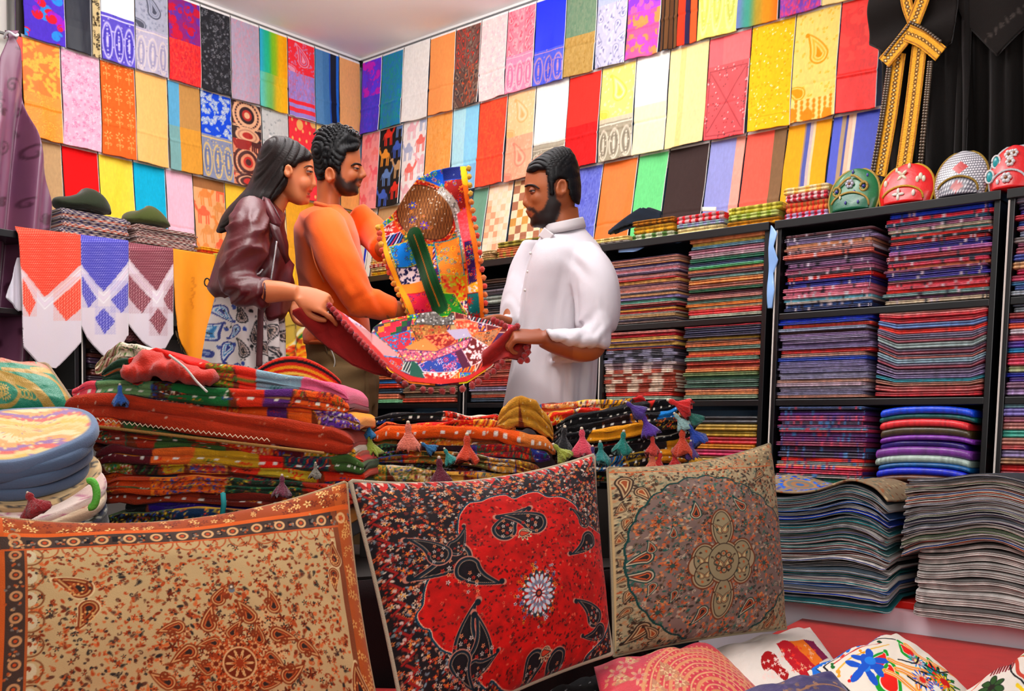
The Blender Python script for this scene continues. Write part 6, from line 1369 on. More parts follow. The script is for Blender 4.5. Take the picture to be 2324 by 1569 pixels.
def hand(wr,f,n,curl,thumb=(.5,.75,-.35,40),size=1.,side=1.,spread=.0):
    """palm, four fingers of different length and a thumb; wr wrist point, f forward, n back of the hand"""
    f=f/np.linalg.norm(f); n=n-f*(n@f); n/=np.linalg.norm(n); s=np.cross(n,f)*side
    L=[]
    W=.041*size; a=np.linspace(0,2*np.pi,18,endpoint=False); V=[]
    for t,wd,tk in((-.015,.58,.55),(.0,.66,.6),(.02,.86,.62),(.05,1.0,.58),(.078,1.02,.50),(.092,.95,.42)):
        V.append(wr+f*t*size+(np.cos(a)*W*wd)[:,None]*s+(np.sin(a)*.025*size*tk)[:,None]*n)
    m=len(V); L.append((np.array(V).reshape(-1,3),[tuple(q) for q in gridF(m,18,True)]+[tuple(range(18))[::-1],tuple((m-1)*18+i for i in range(18))]))
    for i,(off,ln,r) in enumerate(((.030,.072,.0085),(.010,.080,.0088),(-.011,.074,.0083),(-.031,.058,.0074))):
        c=curl[i] if isinstance(curl[0],(list,tuple)) else curl
        p=wr+f*.086*size+s*off*size; d=f+s*off*spread*20; d/=np.linalg.norm(d); P=[wr+f*.06*size+s*off*size*.95,p]; R=[r*1.05*size,r*1.12*size]; ang=0
        for k,fr in enumerate((.45,.31,.24)):
            ang+=math.radians(c[k]); dd=d*math.cos(ang)-n*math.sin(ang)
            P.append(P[-1]+dd*ln*size*fr*.55); R.append(r*.97*size); P.append(P[-1]+dd*ln*size*fr*.45); R.append(r*(1.03-.12*k)*size)
        HF.append((P[2],P[3])); R[-1]*=.8; L.append(tubeVF(np.array(P),np.array(R),12,26))
    tf,ts,tn,tb=thumb; d=f*tf+s*ts+n*tn; d/=np.linalg.norm(d); p=wr+f*.022*size+s*.026*size; b=f*math.cos(math.radians(tb))-s*.3
    b/=np.linalg.norm(b); P=[p-d*.012*size,p+d*.018*size,p+d*.042*size,p+d*.042*size+(d*.5+b*.6)*.03*size,p+d*.042*size+(d*.35+b*.8)*.052*size]
    L.append(tubeVF(np.array(P),np.array([.013,.0135,.0105,.0098,.0075])*size,12,22)); return L
skin=mat('skin',.48,None,bump=.12,bscale=500,spec=.35,sss=.12,bdist=.001)
hairm=mat('dark_hair',.5,None,bump=.25,bscale=260,spec=.2,bdist=.003)
def I(x,y=0,z=0): return RT2*x+UPV*y-FLAT*z   # picture right, up, towards the camera
def face_eye(parent,x,y,dz,w,r=.0115,iris='241610',lid='a86a48',look=1,lc=None):
    c=at(x,y,w+dz)
    V,Q=ballVF((0,0,0),1,20,14); d=I(look*.75,-.25,.6); d/=np.linalg.norm(d); k=V@d; C=np.where((k>.86)[:,None],hx(iris),hx('e8e0dc'))
    add('eye',c+V*r,Q,mat('eye_wet',.12,spec=.6,coat=.5),parent,C)
    # upper and lower lids
    for nm,a0,a1,s in(('upper_eyelid',-.15,1.25,1.14),('lower_eyelid',-1.2,-.55,1.10)):
        u=np.linspace(-1.25,1.25,16); v=np.linspace(a0,a1,8); A,B=np.meshgrid(u,v); ax=I(look,0,0); ay=I(0,0,1)
        hd=I(look*.65,0,.76); sd=np.cross(UPV,hd)
        P=c+r*s*(np.cos(B)[...,None]*(np.cos(A)[...,None]*hd+np.sin(A)[...,None]*sd)+np.sin(B)[...,None]*UPV)
        sheet(nm,P,np.tile(hx(lid),(*P.shape[:2],1)),skin,parent,th=.0015)
    u=np.linspace(-1.1,1.15,14); P=np.array([c+r*1.19*(math.cos(-.15)*(math.cos(k)*I(look*.65,0,.76)+math.sin(k)*np.cross(UPV,I(look*.65,0,.76)))+math.sin(-.15)*UPV) for k in u])
    tube('eyelashes',P,.0013,mat('lash',.6,lc or '140e0c'),parent,seg=5)
def brow(parent,pts,w,dz,r,c): tube('eyebrow',np.array([at(x,y,w+dz+q) for x,y,q in pts]),np.array([r*.6,r,r*.95,r*.5]) if len(pts)==4 else r,mat('brow_'+c,.8,c,bump=1,bscale=500),parent,seg=8,n=16,flat=.5)
def earVF(x,y,w,dz,rx,ry,tilt=.15):
    P=[];R=[]
    for a in np.linspace(-2.2,2.6,22):
        px=x+rx*math.cos(a+math.pi/2)*1.+tilt*ry*math.sin(a+math.pi/2)*.6; py=y-ry*math.sin(a+math.pi/2); P.append(at(px,py,w+dz)); R.append(.0048 if a<1.6 else .0062)
    L=[tubeVF(np.array(P),np.array(R),8,40)]
    L.append(el(x,y+1,dz+.012,rx*.95/F*w,.010,ry*.95/F*w,w)); L.append(el(x-1,y+ry*.72,dz+.004,.007,.007,.008,w)); return L
# ===== vendor in white =====
w=3.15; HZ=-.0
vs=[(1264,1290,340,.04),(1228,1302,350,.10),(1204,1309,368,.135),(1194,1312,392,.148),(1191.5,1313,412,.153),(1190.5,1313,424,.153),(1193.5,1312,434,.15),(1196,1310,446,.148),(1197,1305,460,.142),(1197.5,1297,472,.134),(1200,1290,484,.124),(1203,1283,495,.116),(1208,1274,506,.102),(1217,1264,514,.08),(1228,1254,519,.045)]
nose=[(1191,1204,428,.016),(1190,1206,440,.024),(1187.5,1207,452,.030),(1185.5,1207,460,.035),(1187,1206,466,.033),(1192,1204,470,.022)]
vb=[loftVF(vs,w,40,70),loftVF(nose,w,20,24),loftVF([(1238,1312,470,.10),(1243,1314,490,.112),(1244,1318,510,.12),(1236,1326,530,.135),(1225,1340,548,.17),(1215,1355,575,.2),(1210,1350,640,.21),(1205,1345,760,.2),(1190,1345,860,.23),(1180,1340,940,.22)],w,30,50),
 el(1199.5,480,0,.010,.024,.0055,w),el(1203,489,0,.009,.021,.0055,w),el(1213,507,0,.014,.028,.014,w),el(1204,424,0,.016,.055,.008,w),el(1199,467,-.012,.008,.009,.006,w),el(1199,467,.012,.008,.009,.006,w),el(1226,449,-.036,.03,.030,.03,w),el(1226,449,.036,.03,.030,.03,w)]
vb+=earVF(1275,427,w,-.090,10,18)+earVF(1275,427,w,.078,8.5,16.5)
for s in(-1,1): vb.append(limb([(1262+s*6,930,s*.09,.085),(1255,1080,s*.1,.07),(1255,1200,s*.1,.055),(1262,1300,s*.1,.052),(1262,1560,s*.1,.045),(1225,1600,s*.1,.04)],w,40))
vb.append(limb([(1305,590,-.03,.03),(1340,650,-.15,.034),(1348,735,-.20,.032),(1348,784,-.235,.034),(1320,792,-.25,.036),(1270,782,-.262,.031),(1232,767,-.27,.027)],w,50))
vb.append(limb([(1222,575,.14,.05),(1195,640,.12,.045),(1170,705,.06,.036),(1158,738,.03,.028)],w,40))
vb+=hand(at(1238,767,w-.272),I(-1,.03,.15),I(-.1,.85,.5),(58,72,45),(.75,.55,-.5,50),1.0,side=-1)
vb+=hand(at(1160,736,w+.03),I(-1,-.1,0),I(0,.8,-.5),(50,60,40),size=.95)
BV=[(1242,398),(1256,398),(1258,425),(1264,452),(1274,462),(1270,488),(1258,512),(1240,524),(1214,520),(1203,508),(1201,496),(1208,491),(1212,485),(1206,480),(1197,479),(1194,473),(1200,469),(1212,472),(1222,482),(1234,474),(1243,452)]
def vcol(x,y,d,P,N):
    C=np.tile(hx('a3653f'),(len(x),1)); n=np.sin(x*2.1)*np.sin(y*2.7)*1.5
    C=mixc(C,'b87850',np.clip((470-y)/60,0,1)*(y<470)*np.clip((x-1190)/30,0,1)*(x<1250)*.5)
    C=mixc(C,'231a1c',np.clip((edged(BV,x,y)+n+1.5)/4.5,0,1)*(y<526)*(x<1300)*.93)
    C=mixc(C,'94503f',np.clip(1-np.hypot((x-1203)/6.5,(y-487)/5.),0,1)*1.5*(x<1213)).clip(0,1)
    C=mixc(C,'84492f',(y>730)*(x<1300)*.5*np.ones(len(x)))
    return C
VEN=fuse('person',vb,.0042,skin,None,vcol,5)
tag(VEN,'person in a white long shirt holding the red cloth edge','person')
hp=[(1192,389),(1198,372),(1214,358),(1236,344),(1258,333),(1277,330),(1294,335),(1307,352),(1316,376),(1321,420),(1320,450),(1316,467),(1309,464),(1300,458),(1293,444),(1290,422),(1286,408),(1270,404),(1259,412),(1258,432),(1256,446),(1249,444),(1247,425),(1241,402),(1237,384),(1222,384),(1207,391)]
hairshell('hair',[(1266,1284,332,.04),(1244,1298,338,.09),(1226,1305,348,.13),(1209,1309,361,.155),(1197,1312,376,.168),(1190,1315,392,.174),(1190,1317,412,.178),(1190,1318,432,.176),(1192,1317,450,.168),(1195,1314,470,.155)],w,hp,hairm,VEN,'0d0b0e',.0012,.6,3,flow=(1,.6))
face_eye(VEN,1210,433,-.0475,w,.0100,lid='96593a',look=-1); brow(VEN,[(1192,424,-.030),(1200,420.5,-.048),(1212,421,-.063),(1224,428,-.073)],w,.003,.0056,'15100f')
wc=mat('white_cotton_shirt',.82,None,bump=.25,bscale=600,spec=.25,sheen=.1)
kp_=[loftVF([(1243,1322,505,.128),(1236,1330,522,.15),(1224,1346,540,.22),(1211,1362,560,.29),(1200,1374,592,.32),(1191,1374,632,.31),(1185,1368,682,.295),(1179,1362,732,.29),(1171,1357,782,.29),(1160,1353,832,.30),(1149,1349,885,.31),(1138,1346,940,.33),(1128,1346,1050,.36),(1122,1350,1230,.38)],w,44,90,2.2),
 limb([(1322,585,-.08,.055),(1342,622,-.14,.066),(1354,660,-.18,.066),(1357,710,-.20,.064),(1352,745,-.205,.060)],w,30,20),
 loftVF([(1386,690,1328,712,.13,-.20),(1390,740,1332,728,.135,-.225),(1383,788,1322,738,.125,-.25),(1350,792,1304,744,.115,-.262),(1310,790,1279,747,.11,-.268),(1258,780,1238,746,.105,-.27)],w,26,40),
 loftVF([(1368,800,1380,770,.06,-.19),(1330,815,1335,775,.07,-.18),(1290,824,1290,775,.08,-.175),(1254,829,1248,775,.085,-.17)],w,20,30),
 limb([(1226,566,.13,.062),(1200,620,.13,.062),(1182,680,.09,.054),(1168,725,.05,.048),(1160,742,.035,.046)],w,30,20)]
def kdisp(x,y,d,P):
    s=x+(d-3.15)*700; body=np.clip((y-560)/120,0,1)*(1-.7*np.clip((x-1320)/25,0,1)*(y<800))
    return .016*(nz2(s/24+y/300,y/260,1)-.5)*body+.006*(nz2(s/11+y/120,y/90,2)-.5)*body+.012*(nz2((x*.8+y*.6)/15,(x*.6-y*.8)/60,3)-.5)*np.clip(1-np.hypot((x-1345)/70,(y-755)/60),0,1)*1.5+.010*(nz2((x*.7-y*.7)/20,(x*.7+y*.7)/80,4)-.5)*np.clip(1-np.hypot((x-1310)/90,(y-600)/90),0,1)*1.4
KU=fuse('kurta',kp_,.006,wc,VEN,lambda x,y,d,P,N:np.tile(hx('d2cdd2'),(len(x),1)),7,kdisp); 
# collar, placket and buttons
cr=[]; 
for hgt,gr in((-.004,1.),(.006,1.0),(.014,1.01),(.018,1.05),(.014,1.10),(.002,1.16),(-.012,1.24)):
    ring=[]
    for a in np.linspace(-math.pi*.86,math.pi*.86,50):
        cxp=1279+41*gr*math.cos(a)*1.0; cyp=513-10*math.cos(a)*.9+3; dip=1+ (.6*(hgt>-.01))*max(0,-math.cos(a))**6*0
        ring.append(at(cxp,cyp,w+.072*gr*math.sin(a))+UPV*hgt)
    cr.append(ring)
sheet('collar',np.array(cr),np.tile(hx('ccc6c8'),(7,50,1)),wc,VEN,th=.003)
lp=np.array([[at(1222+q*22+k*10,536-k*14+q*16,w-(.05+.035*q+.01*k)) for q in np.linspace(0,1,8)] for k in np.linspace(0,1.4,8)]); sheet('collar_point',lp,np.tile(hx('ccc6c8'),(8,8,1)),wc,VEN,th=.003)
for k in range(3): add('button',*ballVF(at(1204-k*6,575+k*42,w-.05),.0045,8,6,(1,1,1)),mat('shirt_button',.4,'d8d4d0'),VEN)
# ===== man in the orange sweater =====
w=3.36
ms=[(748,780,289,.05),(728,800,298,.10),(718,812,316,.14),(714,815,338,.15),(715,818,356,.155),(717,819.5,370,.155),(719,818,381,.152),(722,817,392,.15),(727,816.5,402,.146),(734,816,412,.138),(745,814,422,.13),(757,812,432,.118),(770,806,441,.09),(782,799,446,.05)]
mn=[(814,824,377,.014),(814,827,385,.02),(814,830.5,393,.027),(814,832.5,398,.033),(814,829,403,.03),(813,821,406,.02)]
mb=[loftVF(ms,w,40,70),loftVF(mn,w,20,24),loftVF([(718,768,390,.11),(719,771,420,.118),(719,772,450,.12),(714,772,470,.125),(700,782,488,.16),(690,795,520,.22),(690,805,600,.24),(700,825,700,.22),(705,830,800,.24)],w,30,50),
 el(817.5,410.5,0,.008,.022,.0045,w),el(814.5,421,0,.008,.02,.005,w),el(806,436,0,.012,.026,.012,w),el(810,373.5,0,.013,.052,.007,w),el(818,401.5,-.012,.007,.009,.006,w),el(818,401.5,.012,.007,.009,.006,w),el(794,398,-.036,.028,.030,.028,w),el(794,398,.036,.028,.030,.028,w)]
mb+=earVF(749,398,w,-.088,9,16.5,-.15)+earVF(749,398,w,.079,8.5,15.5,-.15)
for s in(-1,1): mb.append(limb([(775+s*6,800,s*.05,.065),(790,950,s*.07,.06),(795,1100,s*.1,.055),(792,1300,s*.1,.052),(785,1520,s*.1,.042),(815,1560,s*.1,.04)],w,40))
mb.append(limb([(738,520,-.17,.05),(772,600,-.2,.045),(815,684,-.19,.038),(850,695,-.165,.036),(890,703,-.13,.031),(922,704,-.10,.025)],w,50))
mb.append(limb([(808,505,.14,.05),(842,528,.12,.045),(868,556,.05,.036),(872,566,.0,.03)],w,40))
mb+=hand(at(918,704,w-.10),I(1,.0,0),I(-.1,.5,.85),(50,60,40),size=.95)
mb+=hand(at(866,556,w+.04),I(.6,-.2,.6),I(.3,.6,-.6),(50,60,40),size=.95)
MV=[(763,383),(773,384),(776,400),(786,412),(798,410),(810,403),(822,404),(823,411),(812,414),(808,418),(818,426),(816,438),(803,449),(778,449),(764,436),(757,420),(760,405)]
def mcol(x,y,d,P,N):
    C=np.tile(hx('b4724a'),(len(x),1)); n=np.sin(x*2.3)*np.sin(y*2.9)*1.3
    C=mixc(C,'2c1e1c',np.clip((edged(MV,x,y)+n+1.)/5.,0,1)*(y<452)*.88); C=mixc(C,'a85848',np.clip(1-np.hypot((x-815)/6.,(y-417)/4.2),0,1)*1.2*(y<424)).clip(0,1); return C
MAN=fuse('person',mb,.0042,skin,None,mcol,5); tag(MAN,'person in an orange sweater holding up the patchwork quilt','person')
hq=[(770,279),(748,281),(733,287),(719,299),(709,318),(704,340),(708,362),(713,392),(720,412),(734,412),(739,400),(739,388),(745,381),(756,380),(762,387),(766,396),(772,395),(773,378),(783,360),(788,343),(801,343),(814,340),(820,328),(815,305),(796,291)]
hairshell('hair',[(758,782,281,.05),(734,797,288,.11),(720,808,299,.15),(711,815,315,.168),(706,819,332,.174),(705,821,346,.178),(708,822,362,.178),(712,822,380,.176),(716,822,398,.168),(721,822,414,.15)],w,hq,hairm,MAN,'0c0b0f',.0034,.55,8,flow=(1,.9))
LK=[]
g=np.random.default_rng(2)
for k in range(60):
    x=g.uniform(712,812); y=np.interp(x,[706,720,735,770,796,815],[335,298,286,279,290,306])+g.uniform(0,8); dz=g.uniform(-.075,.075); s=g.uniform(-1,1); r=g.uniform(3,7)
    LK.append(limb([(x+r*math.cos(a)+s*a,y+2-r*.8*math.sin(a),dz+.004*a,.0018) for a in np.linspace(-.4,3.2,7)],w,14,6))
v,q=merge(LK); add('hair_curls',v,q,mat('black_curls',.4,'15131a',bump=.4,bscale=300),MAN)
face_eye(MAN,807,382,-.0465,w,.0095,lid='b06e46',look=1); brow(MAN,[(797,376,-.066),(806,371.5,-.058),(815,373,-.042),(820,376,-.028)],w,.003,.0054,'17100f')
swm=mat('orange_knit',.92,None,bump=.5,bscale=700,sheen=.3,spec=.15)
mk=[loftVF([(717,772,466,.135),(700,780,474,.17),(682,792,484,.24),(671,803,500,.33),(666,812,530,.37),(668,821,575,.365),(674,829,622,.34),(684,835,672,.31),(690,839,722,.29),(692,841,762,.285),(693,842,780,.28)],w,44,80,2.2),
 limb([(734,515,-.13,.066),(750,548,-.18,.064),(773,600,-.205,.062),(800,652,-.205,.056),(818,682,-.19,.051),(848,691,-.165,.046),(888,702,-.125,.039)],w,50,20),
 limb([(806,500,.13,.062),(842,525,.12,.056),(866,552,.06,.05),(872,566,.02,.046)],w,30,20)]
def mdisp(x,y,d,P): return .014*(nz2((x*.5+y*.87)/13,(x*.87-y*.5)/55,5)-.5)*np.clip(1-np.hypot((x-812)/70,(y-680)/60),0,1)*1.4+.014*(nz2((x*.3+y)/16,x/70,6)-.5)*np.clip((y-680)/60,0,1)*(x<800)+.008*(nz2((x-y*.6)/18,(x*.6+y)/70,7)-.5)
SW=fuse('sweater',mk,.006,swm,MAN,lambda x,y,d,P,N:np.tile(hx('f07c38'),(len(x),1)),7,mdisp)
tube('armhole_seam',np.array([at(x,y,w-z) for x,y,z in((716,487,.13),(706,520,.185),(706,556,.20),(716,600,.215),(735,640,.20))]),.0022,mat('knit_seam',.9,'b85424'),SW,seg=6,n=30)
tube('neckband',np.array([at(745+29*math.cos(a),470+8*math.cos(a),w+.069*math.sin(a)) for a in np.linspace(0,2*math.pi,40)]),.0075,mat('knit_band',.9,'d86428',bump=1,bscale=600),SW,seg=8)
tube('hem_band',np.array([at(767.5+75*math.cos(a),777,w+.142*math.sin(a)) for a in np.linspace(0,2*math.pi,60)]),.007,mat('knit_band',.9,'dc6c38'),SW,seg=8)
tr=mat('khaki_cotton',.88,None,bump=.35,bscale=550,spec=.2)
tp=[loftVF([(696,839,772,.26),(694,845,800,.275),(695,850,830,.275),(706,853,870,.25),(722,855,920,.235)],w,36,30)]
for s in(-1,1): tp.append(limb([(782+s*10,850,s*.06,.10),(788+s*8,950,s*.075,.088),(794,1100,s*.09,.075),(792,1300,s*.1,.07),(788,1520,s*.1,.065)],w,40,20))
fuse('trousers',tp,.007,tr,MAN,lambda x,y,d,P,N:np.tile(hx('8c7658'),(len(x),1)),6,lambda x,y,d,P:.003*np.sin((x*.4+y)*.12)*np.clip((900-y)/60,0,1)-.004*np.exp(-((x-832)/3)**2)*(y>840)*1.)
tube('pocket_seam',np.array([at(738+k*8-2*k*k,786+k*22,w-(.128-.004*k)) for k in np.linspace(0,2.2,8)]),.0022,mat('khaki_thread',.8,'6a5238'),MAN,seg=6,n=20)
tube('earphone_cord',np.array([at(x,y,w-dz) for x,y,dz in((742,779,.15),(754,800,.15),(760,822,.15),(754,846,.145))]),.0018,mat('white_cable',.4,'e0dcd4'),MAN,seg=6,n=24)
# ===== woman in the leather jacket =====
w=3.14
ws=[(622,656,318,.05),(608,678,328,.11),(600,696,342,.138),(598,707,356,.146),(598,711.5,370,.148),(598,711.5,381,.146),(600,711,392,.144),(605,710.5,404,.14),(612,708.5,416,.134),(622,706,427,.126),(634,703,437,.118),(645,700.5,447,.108),(656,698,457,.09),(668,694,463,.06),(676,688,466,.03)]
wn=[(704,713.5,386,.013),(704,714.5,396,.017),(704,716.5,408,.022),(704,719,418,.028),(703.5,718.5,423,.028),(703,710,427.5,.018)]
wb=[loftVF(ws,w,40,70),loftVF(wn,w,20,24),
 loftVF([(606,415,655,445,.09,0),(604,440,652,464,.096,0),(596,462,645,482,.10,0),(586,480,640,503,.12,0),(560,500,640,520,.18,0),(540,540,640,550,.2,0),(520,620,630,620,.19,0),(500,700,625,700,.24,0),(495,800,620,800,.26,0)],w,30,60),
 el(704.5,433.5,0,.007,.019,.0045,w),el(700.5,446,0,.007,.017,.0055,w),el(695,457,0,.011,.022,.010,w),el(703,379,0,.012,.048,.006,w),el(706,424,-.010,.006,.007,.005,w),el(706,424,.010,.006,.007,.005,w),el(684,415,-.034,.03,.028,.028,w),el(684,415,.034,.03,.028,.028,w)]
wb+=earVF(655,389,w,-.086,7,13,-.1)+earVF(655,389,w,.076,6.5,12.5,-.1)
for s in(-1,1): wb.append(limb([(560+s*6,780,s*.05,.07),(555,950,s*.06,.06),(555,1150,s*.09,.05),(550,1300,s*.09,.05),(548,1560,s*.09,.038),(580,1610,s*.09,.036)],w,40))
wb.append(limb([(590,490,-.06,.03),(566,560,-.16,.034),(548,640,-.205,.034),(590,660,-.225,.034),(640,662,-.23,.028),(676,666,-.235,.022)],w,50))
wb.append(limb([(600,490,.14,.045),(610,560,.16,.04),(600,660,.1,.034),(635,685,.04,.028),(655,692,.0,.022)],w,40))
RI=len(HF)+1
wb+=hand(at(674,665,w-.236),I(.93,-.34,.0),I(.15,.5,.85),[(18,24,16),(48,62,40),(56,70,45),(60,72,45)],(.8,.35,-.5,30),.93,side=-1)
wb+=hand(at(655,691,w+.0),I(.95,-.15,.1),I(0,.7,.7),(55,68,45),size=.9,side=-1)
def wcol(x,y,d,P,N):
    C=np.tile(hx('d08c64'),(len(x),1)); C=mixc(C,'d87c62',np.clip(1-np.hypot((x-686)/26,(y-412)/22),0,1)*.25)
    C=mixc(C,'b01c20',np.clip(1.6-1.6*np.hypot((x-704.5)/7.5,(y-434.5)/4.),0,1)); C=mixc(C,'b82024',np.clip(1.6-1.6*np.hypot((x-700.5)/7,(y-446.5)/4.5),0,1)); C=mixc(C,'501418',np.clip(1.5-1.5*np.hypot((x-701)/5,(y-440)/1.8),0,1)); return C
WOM=fuse('person',wb,.004,skin,None,wcol,5); tag(WOM,'person in a dark red leather jacket and paisley skirt','person')
hw=[(650,308),(676,320),(700,338),(713,355),(706,361),(692,363),(680,368),(671,378),(664,376),(656,374),(648,377),(646,388),(650,401),(655,406),(652,420),(645,432),(634,446),(622,457),(611,468),(602,482),(575,500),(540,512),(500,532),(484,526),(500,470),(535,430),(560,390),(578,350),(596,322),(622,306)]
hairshell('hair',[(628,654,310,.05),(611,672,317,.11),(600,690,329,.145),(592,704,344,.162),(588,712,358,.170),(584,712,372,.174),(579,694,390,.176),(572,680,410,.176),(561,662,430,.178,0),(542,646,450,.19,0),(521,622,472,.19,0),(507,590,492,.17,0),(499,556,510,.13,0),(493,520,528,.05,0)],w,hw,mat('brown_hair',.45,None,bump=.2,bscale=260,spec=.22,bdist=.003),WOM,'20110f',.0018,.42,5,n=170,perp=(.83,.57))
face_eye(WOM,701.5,389,-.0445,w,.0092,lid='c07c58',look=1); brow(WOM,[(690,381,-.064),(697,377,-.056),(705,377,-.042),(710,380.5,-.026)],w,.002,.0036,'2a1814')
lea=mat('oxblood_leather',.40,None,bump=.3,bscale=140,spec=.45,coat=.08,coatr=.3,var=.12,bdist=.002)
jk=[loftVF([(584,440,614,452,.12,0),(562,452,628,464,.20,0),(542,470,640,482,.26,0),(525,498,649,508,.29,0),(505,545,655,548,.31,0),(486,600,661,598,.33,0),(474,640,663,632,.325,0),(470,656,662,650,.32,0),(498,684,658,676,.30,0),(545,708,650,702,.26,0),(590,732,640,726,.2,0),(610,746,628,744,.10,0)],w,44,90,2.2),
 limb([(576,478,-.10,.050),(566,512,-.15,.058),(557,560,-.185,.060),(546,610,-.20,.057),(541,640,-.21,.054),(566,655,-.222,.050),(600,661,-.228,.045)],w,50,22),
 limb([(602,486,.13,.06),(612,550,.16,.06),(608,630,.14,.055),(622,668,.09,.046),(640,684,.04,.04)],w,30,20)]
def jdisp(x,y,d,P):
    arm=np.clip((x-495)/22,0,1)*np.clip((612-x)/20,0,1)*np.clip((y-480)/50,0,1)*np.clip((690-y)/15,0,1); r=nz2((y*.86+x*.5)/25,(x*.86-y*.5)/85,8); r2=nz2((y*.9+x*.3)/8,(x*.9-y*.3)/34,9)
    rd=lambda q:(1-np.abs(2*q-1))**1.6
    return (.020*(rd(r)-.45)+.004*(r2-.5))*arm+.018*(rd(nz2((x*.95+y*.3)/21,(y*.95-x*.3)/90,10))-.45)*(1-arm)*np.clip((y-470)/40,0,1)*np.clip((x-490)/25,0,1)
JK=fuse('leather_jacket',jk,.0055,lea,WOM,lambda x,y,d,P,N:np.tile(hx('64222a'),(len(x),1)),6,jdisp)
lap=lambda nm,pts,dz,c='5c1a22':(lambda X:add(nm,*X,lea,JK,hx(c)))(( lambda P:(np.vstack([[at(x,y,w-z) for x,y,z in P],[at(x,y,w-(z-.008)) for x,y,z in P]]),[tuple(range(len(P))),tuple(range(2*len(P)-1,len(P)-1,-1))]+[(i,i+len(P),(i+1)%len(P)+len(P),(i+1)%len(P)) for i in range(len(P))]))([(x,y,dz) if len(q)==0 else (x,y,q[0]) for x,y,*q in pts]))
lap('lapel',[(598,446,.10),(612,452,.11),(628,478,.13),(640,506,.14),(634,516,.15),(616,506,.165),(606,480,.15)],0,'64202a')
lap('lapel',[(612,506,.17),(634,516,.155),(645,545,.14),(658,590,.12),(648,600,.13),(630,560,.165),(618,535,.175)],0,'541820')
zm=mat('silver_zip',.25,'c8c8cc',metal=1,bump=1,bscale=900)
tube('zipper',np.array([at(x,y,w-z) for x,y,z in((628,548,.168),(622,590,.166),(614,640,.158),(604,690,.145),(590,732,.115))]),.0028,zm,JK,seg=6,n=40)
tube('pocket_zipper',np.array([at(x,y,w-z) for x,y,z in((596,612,.185),(586,622,.195),(572,624,.20))]),.003,zm,JK,seg=6,n=16)
tube('cuff_seam',np.array([at(598+3*math.sin(a),661+21*math.cos(a),w-(.228+.045*math.sin(a))) for a in np.linspace(0,6.283,30)]),.003,mat('leather_seam',.4,'4c141a'),JK,seg=6)
tube('shoulder_seam',np.array([at(x,y,w-z) for x,y,z in((598,448,.10),(592,470,.14),(585,495,.17),(580,520,.185))]),.003,mat('leather_seam',.4,'4c141a'),JK,seg=6,n=24)
tube('belt_loop',np.array([at(470+6*math.cos(a),641+9*math.sin(a),w-.02) for a in np.linspace(0,6.283,20)]),.0022,mat('dark_thread2',.7,'201418'),JK,seg=6)
ra,rb=HF[RI]; rd_=(rb-ra)/np.linalg.norm(rb-ra); ru=np.cross(rd_,UPV); ru/=np.linalg.norm(ru); rv=np.cross(ru,rd_); rc_=(ra+rb)/2
tube('ring',np.array([rc_+.0098*(math.cos(a)*ru+math.sin(a)*rv) for a in np.linspace(0,6.283,24)]),.0016,zm,WOM,seg=6)
vd_=CAM-rc_; vd_/=np.linalg.norm(vd_); add('ring_stone',*ballVF(rc_+.011*vd_,.0042,8,6),mat('ring_stone',.05,'f0f0f4',coat=1,metal=.6),WOM)
# paisley skirt
cv=Cv(400,420,1.,'e6dedc',77); g=cv.g
for j in range(11):
    for i in range(10):
        x=i*44+(j%2)*22+g.uniform(-5,5); y=j*42+g.uniform(-5,5); bl=(x<150 and g.random()<.8) or g.random()<.2; P4=(['16348c','dfe4ec','2a86bc','dfe4ec','16348c'] if bl else ['16141e','d8c8c4','16141e','c8b0a4','16141e']); cv.pais(x,y,g.uniform(30,40),g.uniform(-.6,.6)+(3.1 if (i+j)%2 else 0),P4,1 if j%2 else -1,.7,(1,.72,.5,.34,.16))
        cv.vine(x+22,y+10,34,g.uniform(0,6),3.4,'16141e' if not bl else '1c4aa0',7,12)
for k in range(260): cv.disc(*cv.rnd(),g.uniform(1,2.4),'1c1a24')
def scol(x,y,d,P,N):
    u=np.clip((x-440)+(d-3.14)*140+60,0,399); v=np.clip(840-y,0,419)
    return cv.a[np.minimum(v.astype(int),cv.H-1),np.minimum(u.astype(int),cv.W-1)]
sk=[loftVF([(496,650,640,.24),(486,648,680,.29),(479,642,720,.30),(472,641,770,.32),(465,641,820,.34),(459,643,900,.36),(450,648,1050,.40),(445,650,1250,.42)],w,50,70)]
fuse('paisley_skirt',sk,.0034,mat('printed_viscose',.6,None,bump=.15,bscale=500,sheen=.1),WOM,scol,4,lambda x,y,d,P:.011*np.sin(((x-550)*.11+(d-3.14)*75))*np.clip((y-660)/90,0,1))
tube('waist_tie',np.array([at(x,y,w-z) for x,y,z in((592,700,.14),(590,760,.162),(588,830,.175))]),.009,mat('maroon_tie',.7,'501a20'),WOM,seg=8,n=20,flat=.4)
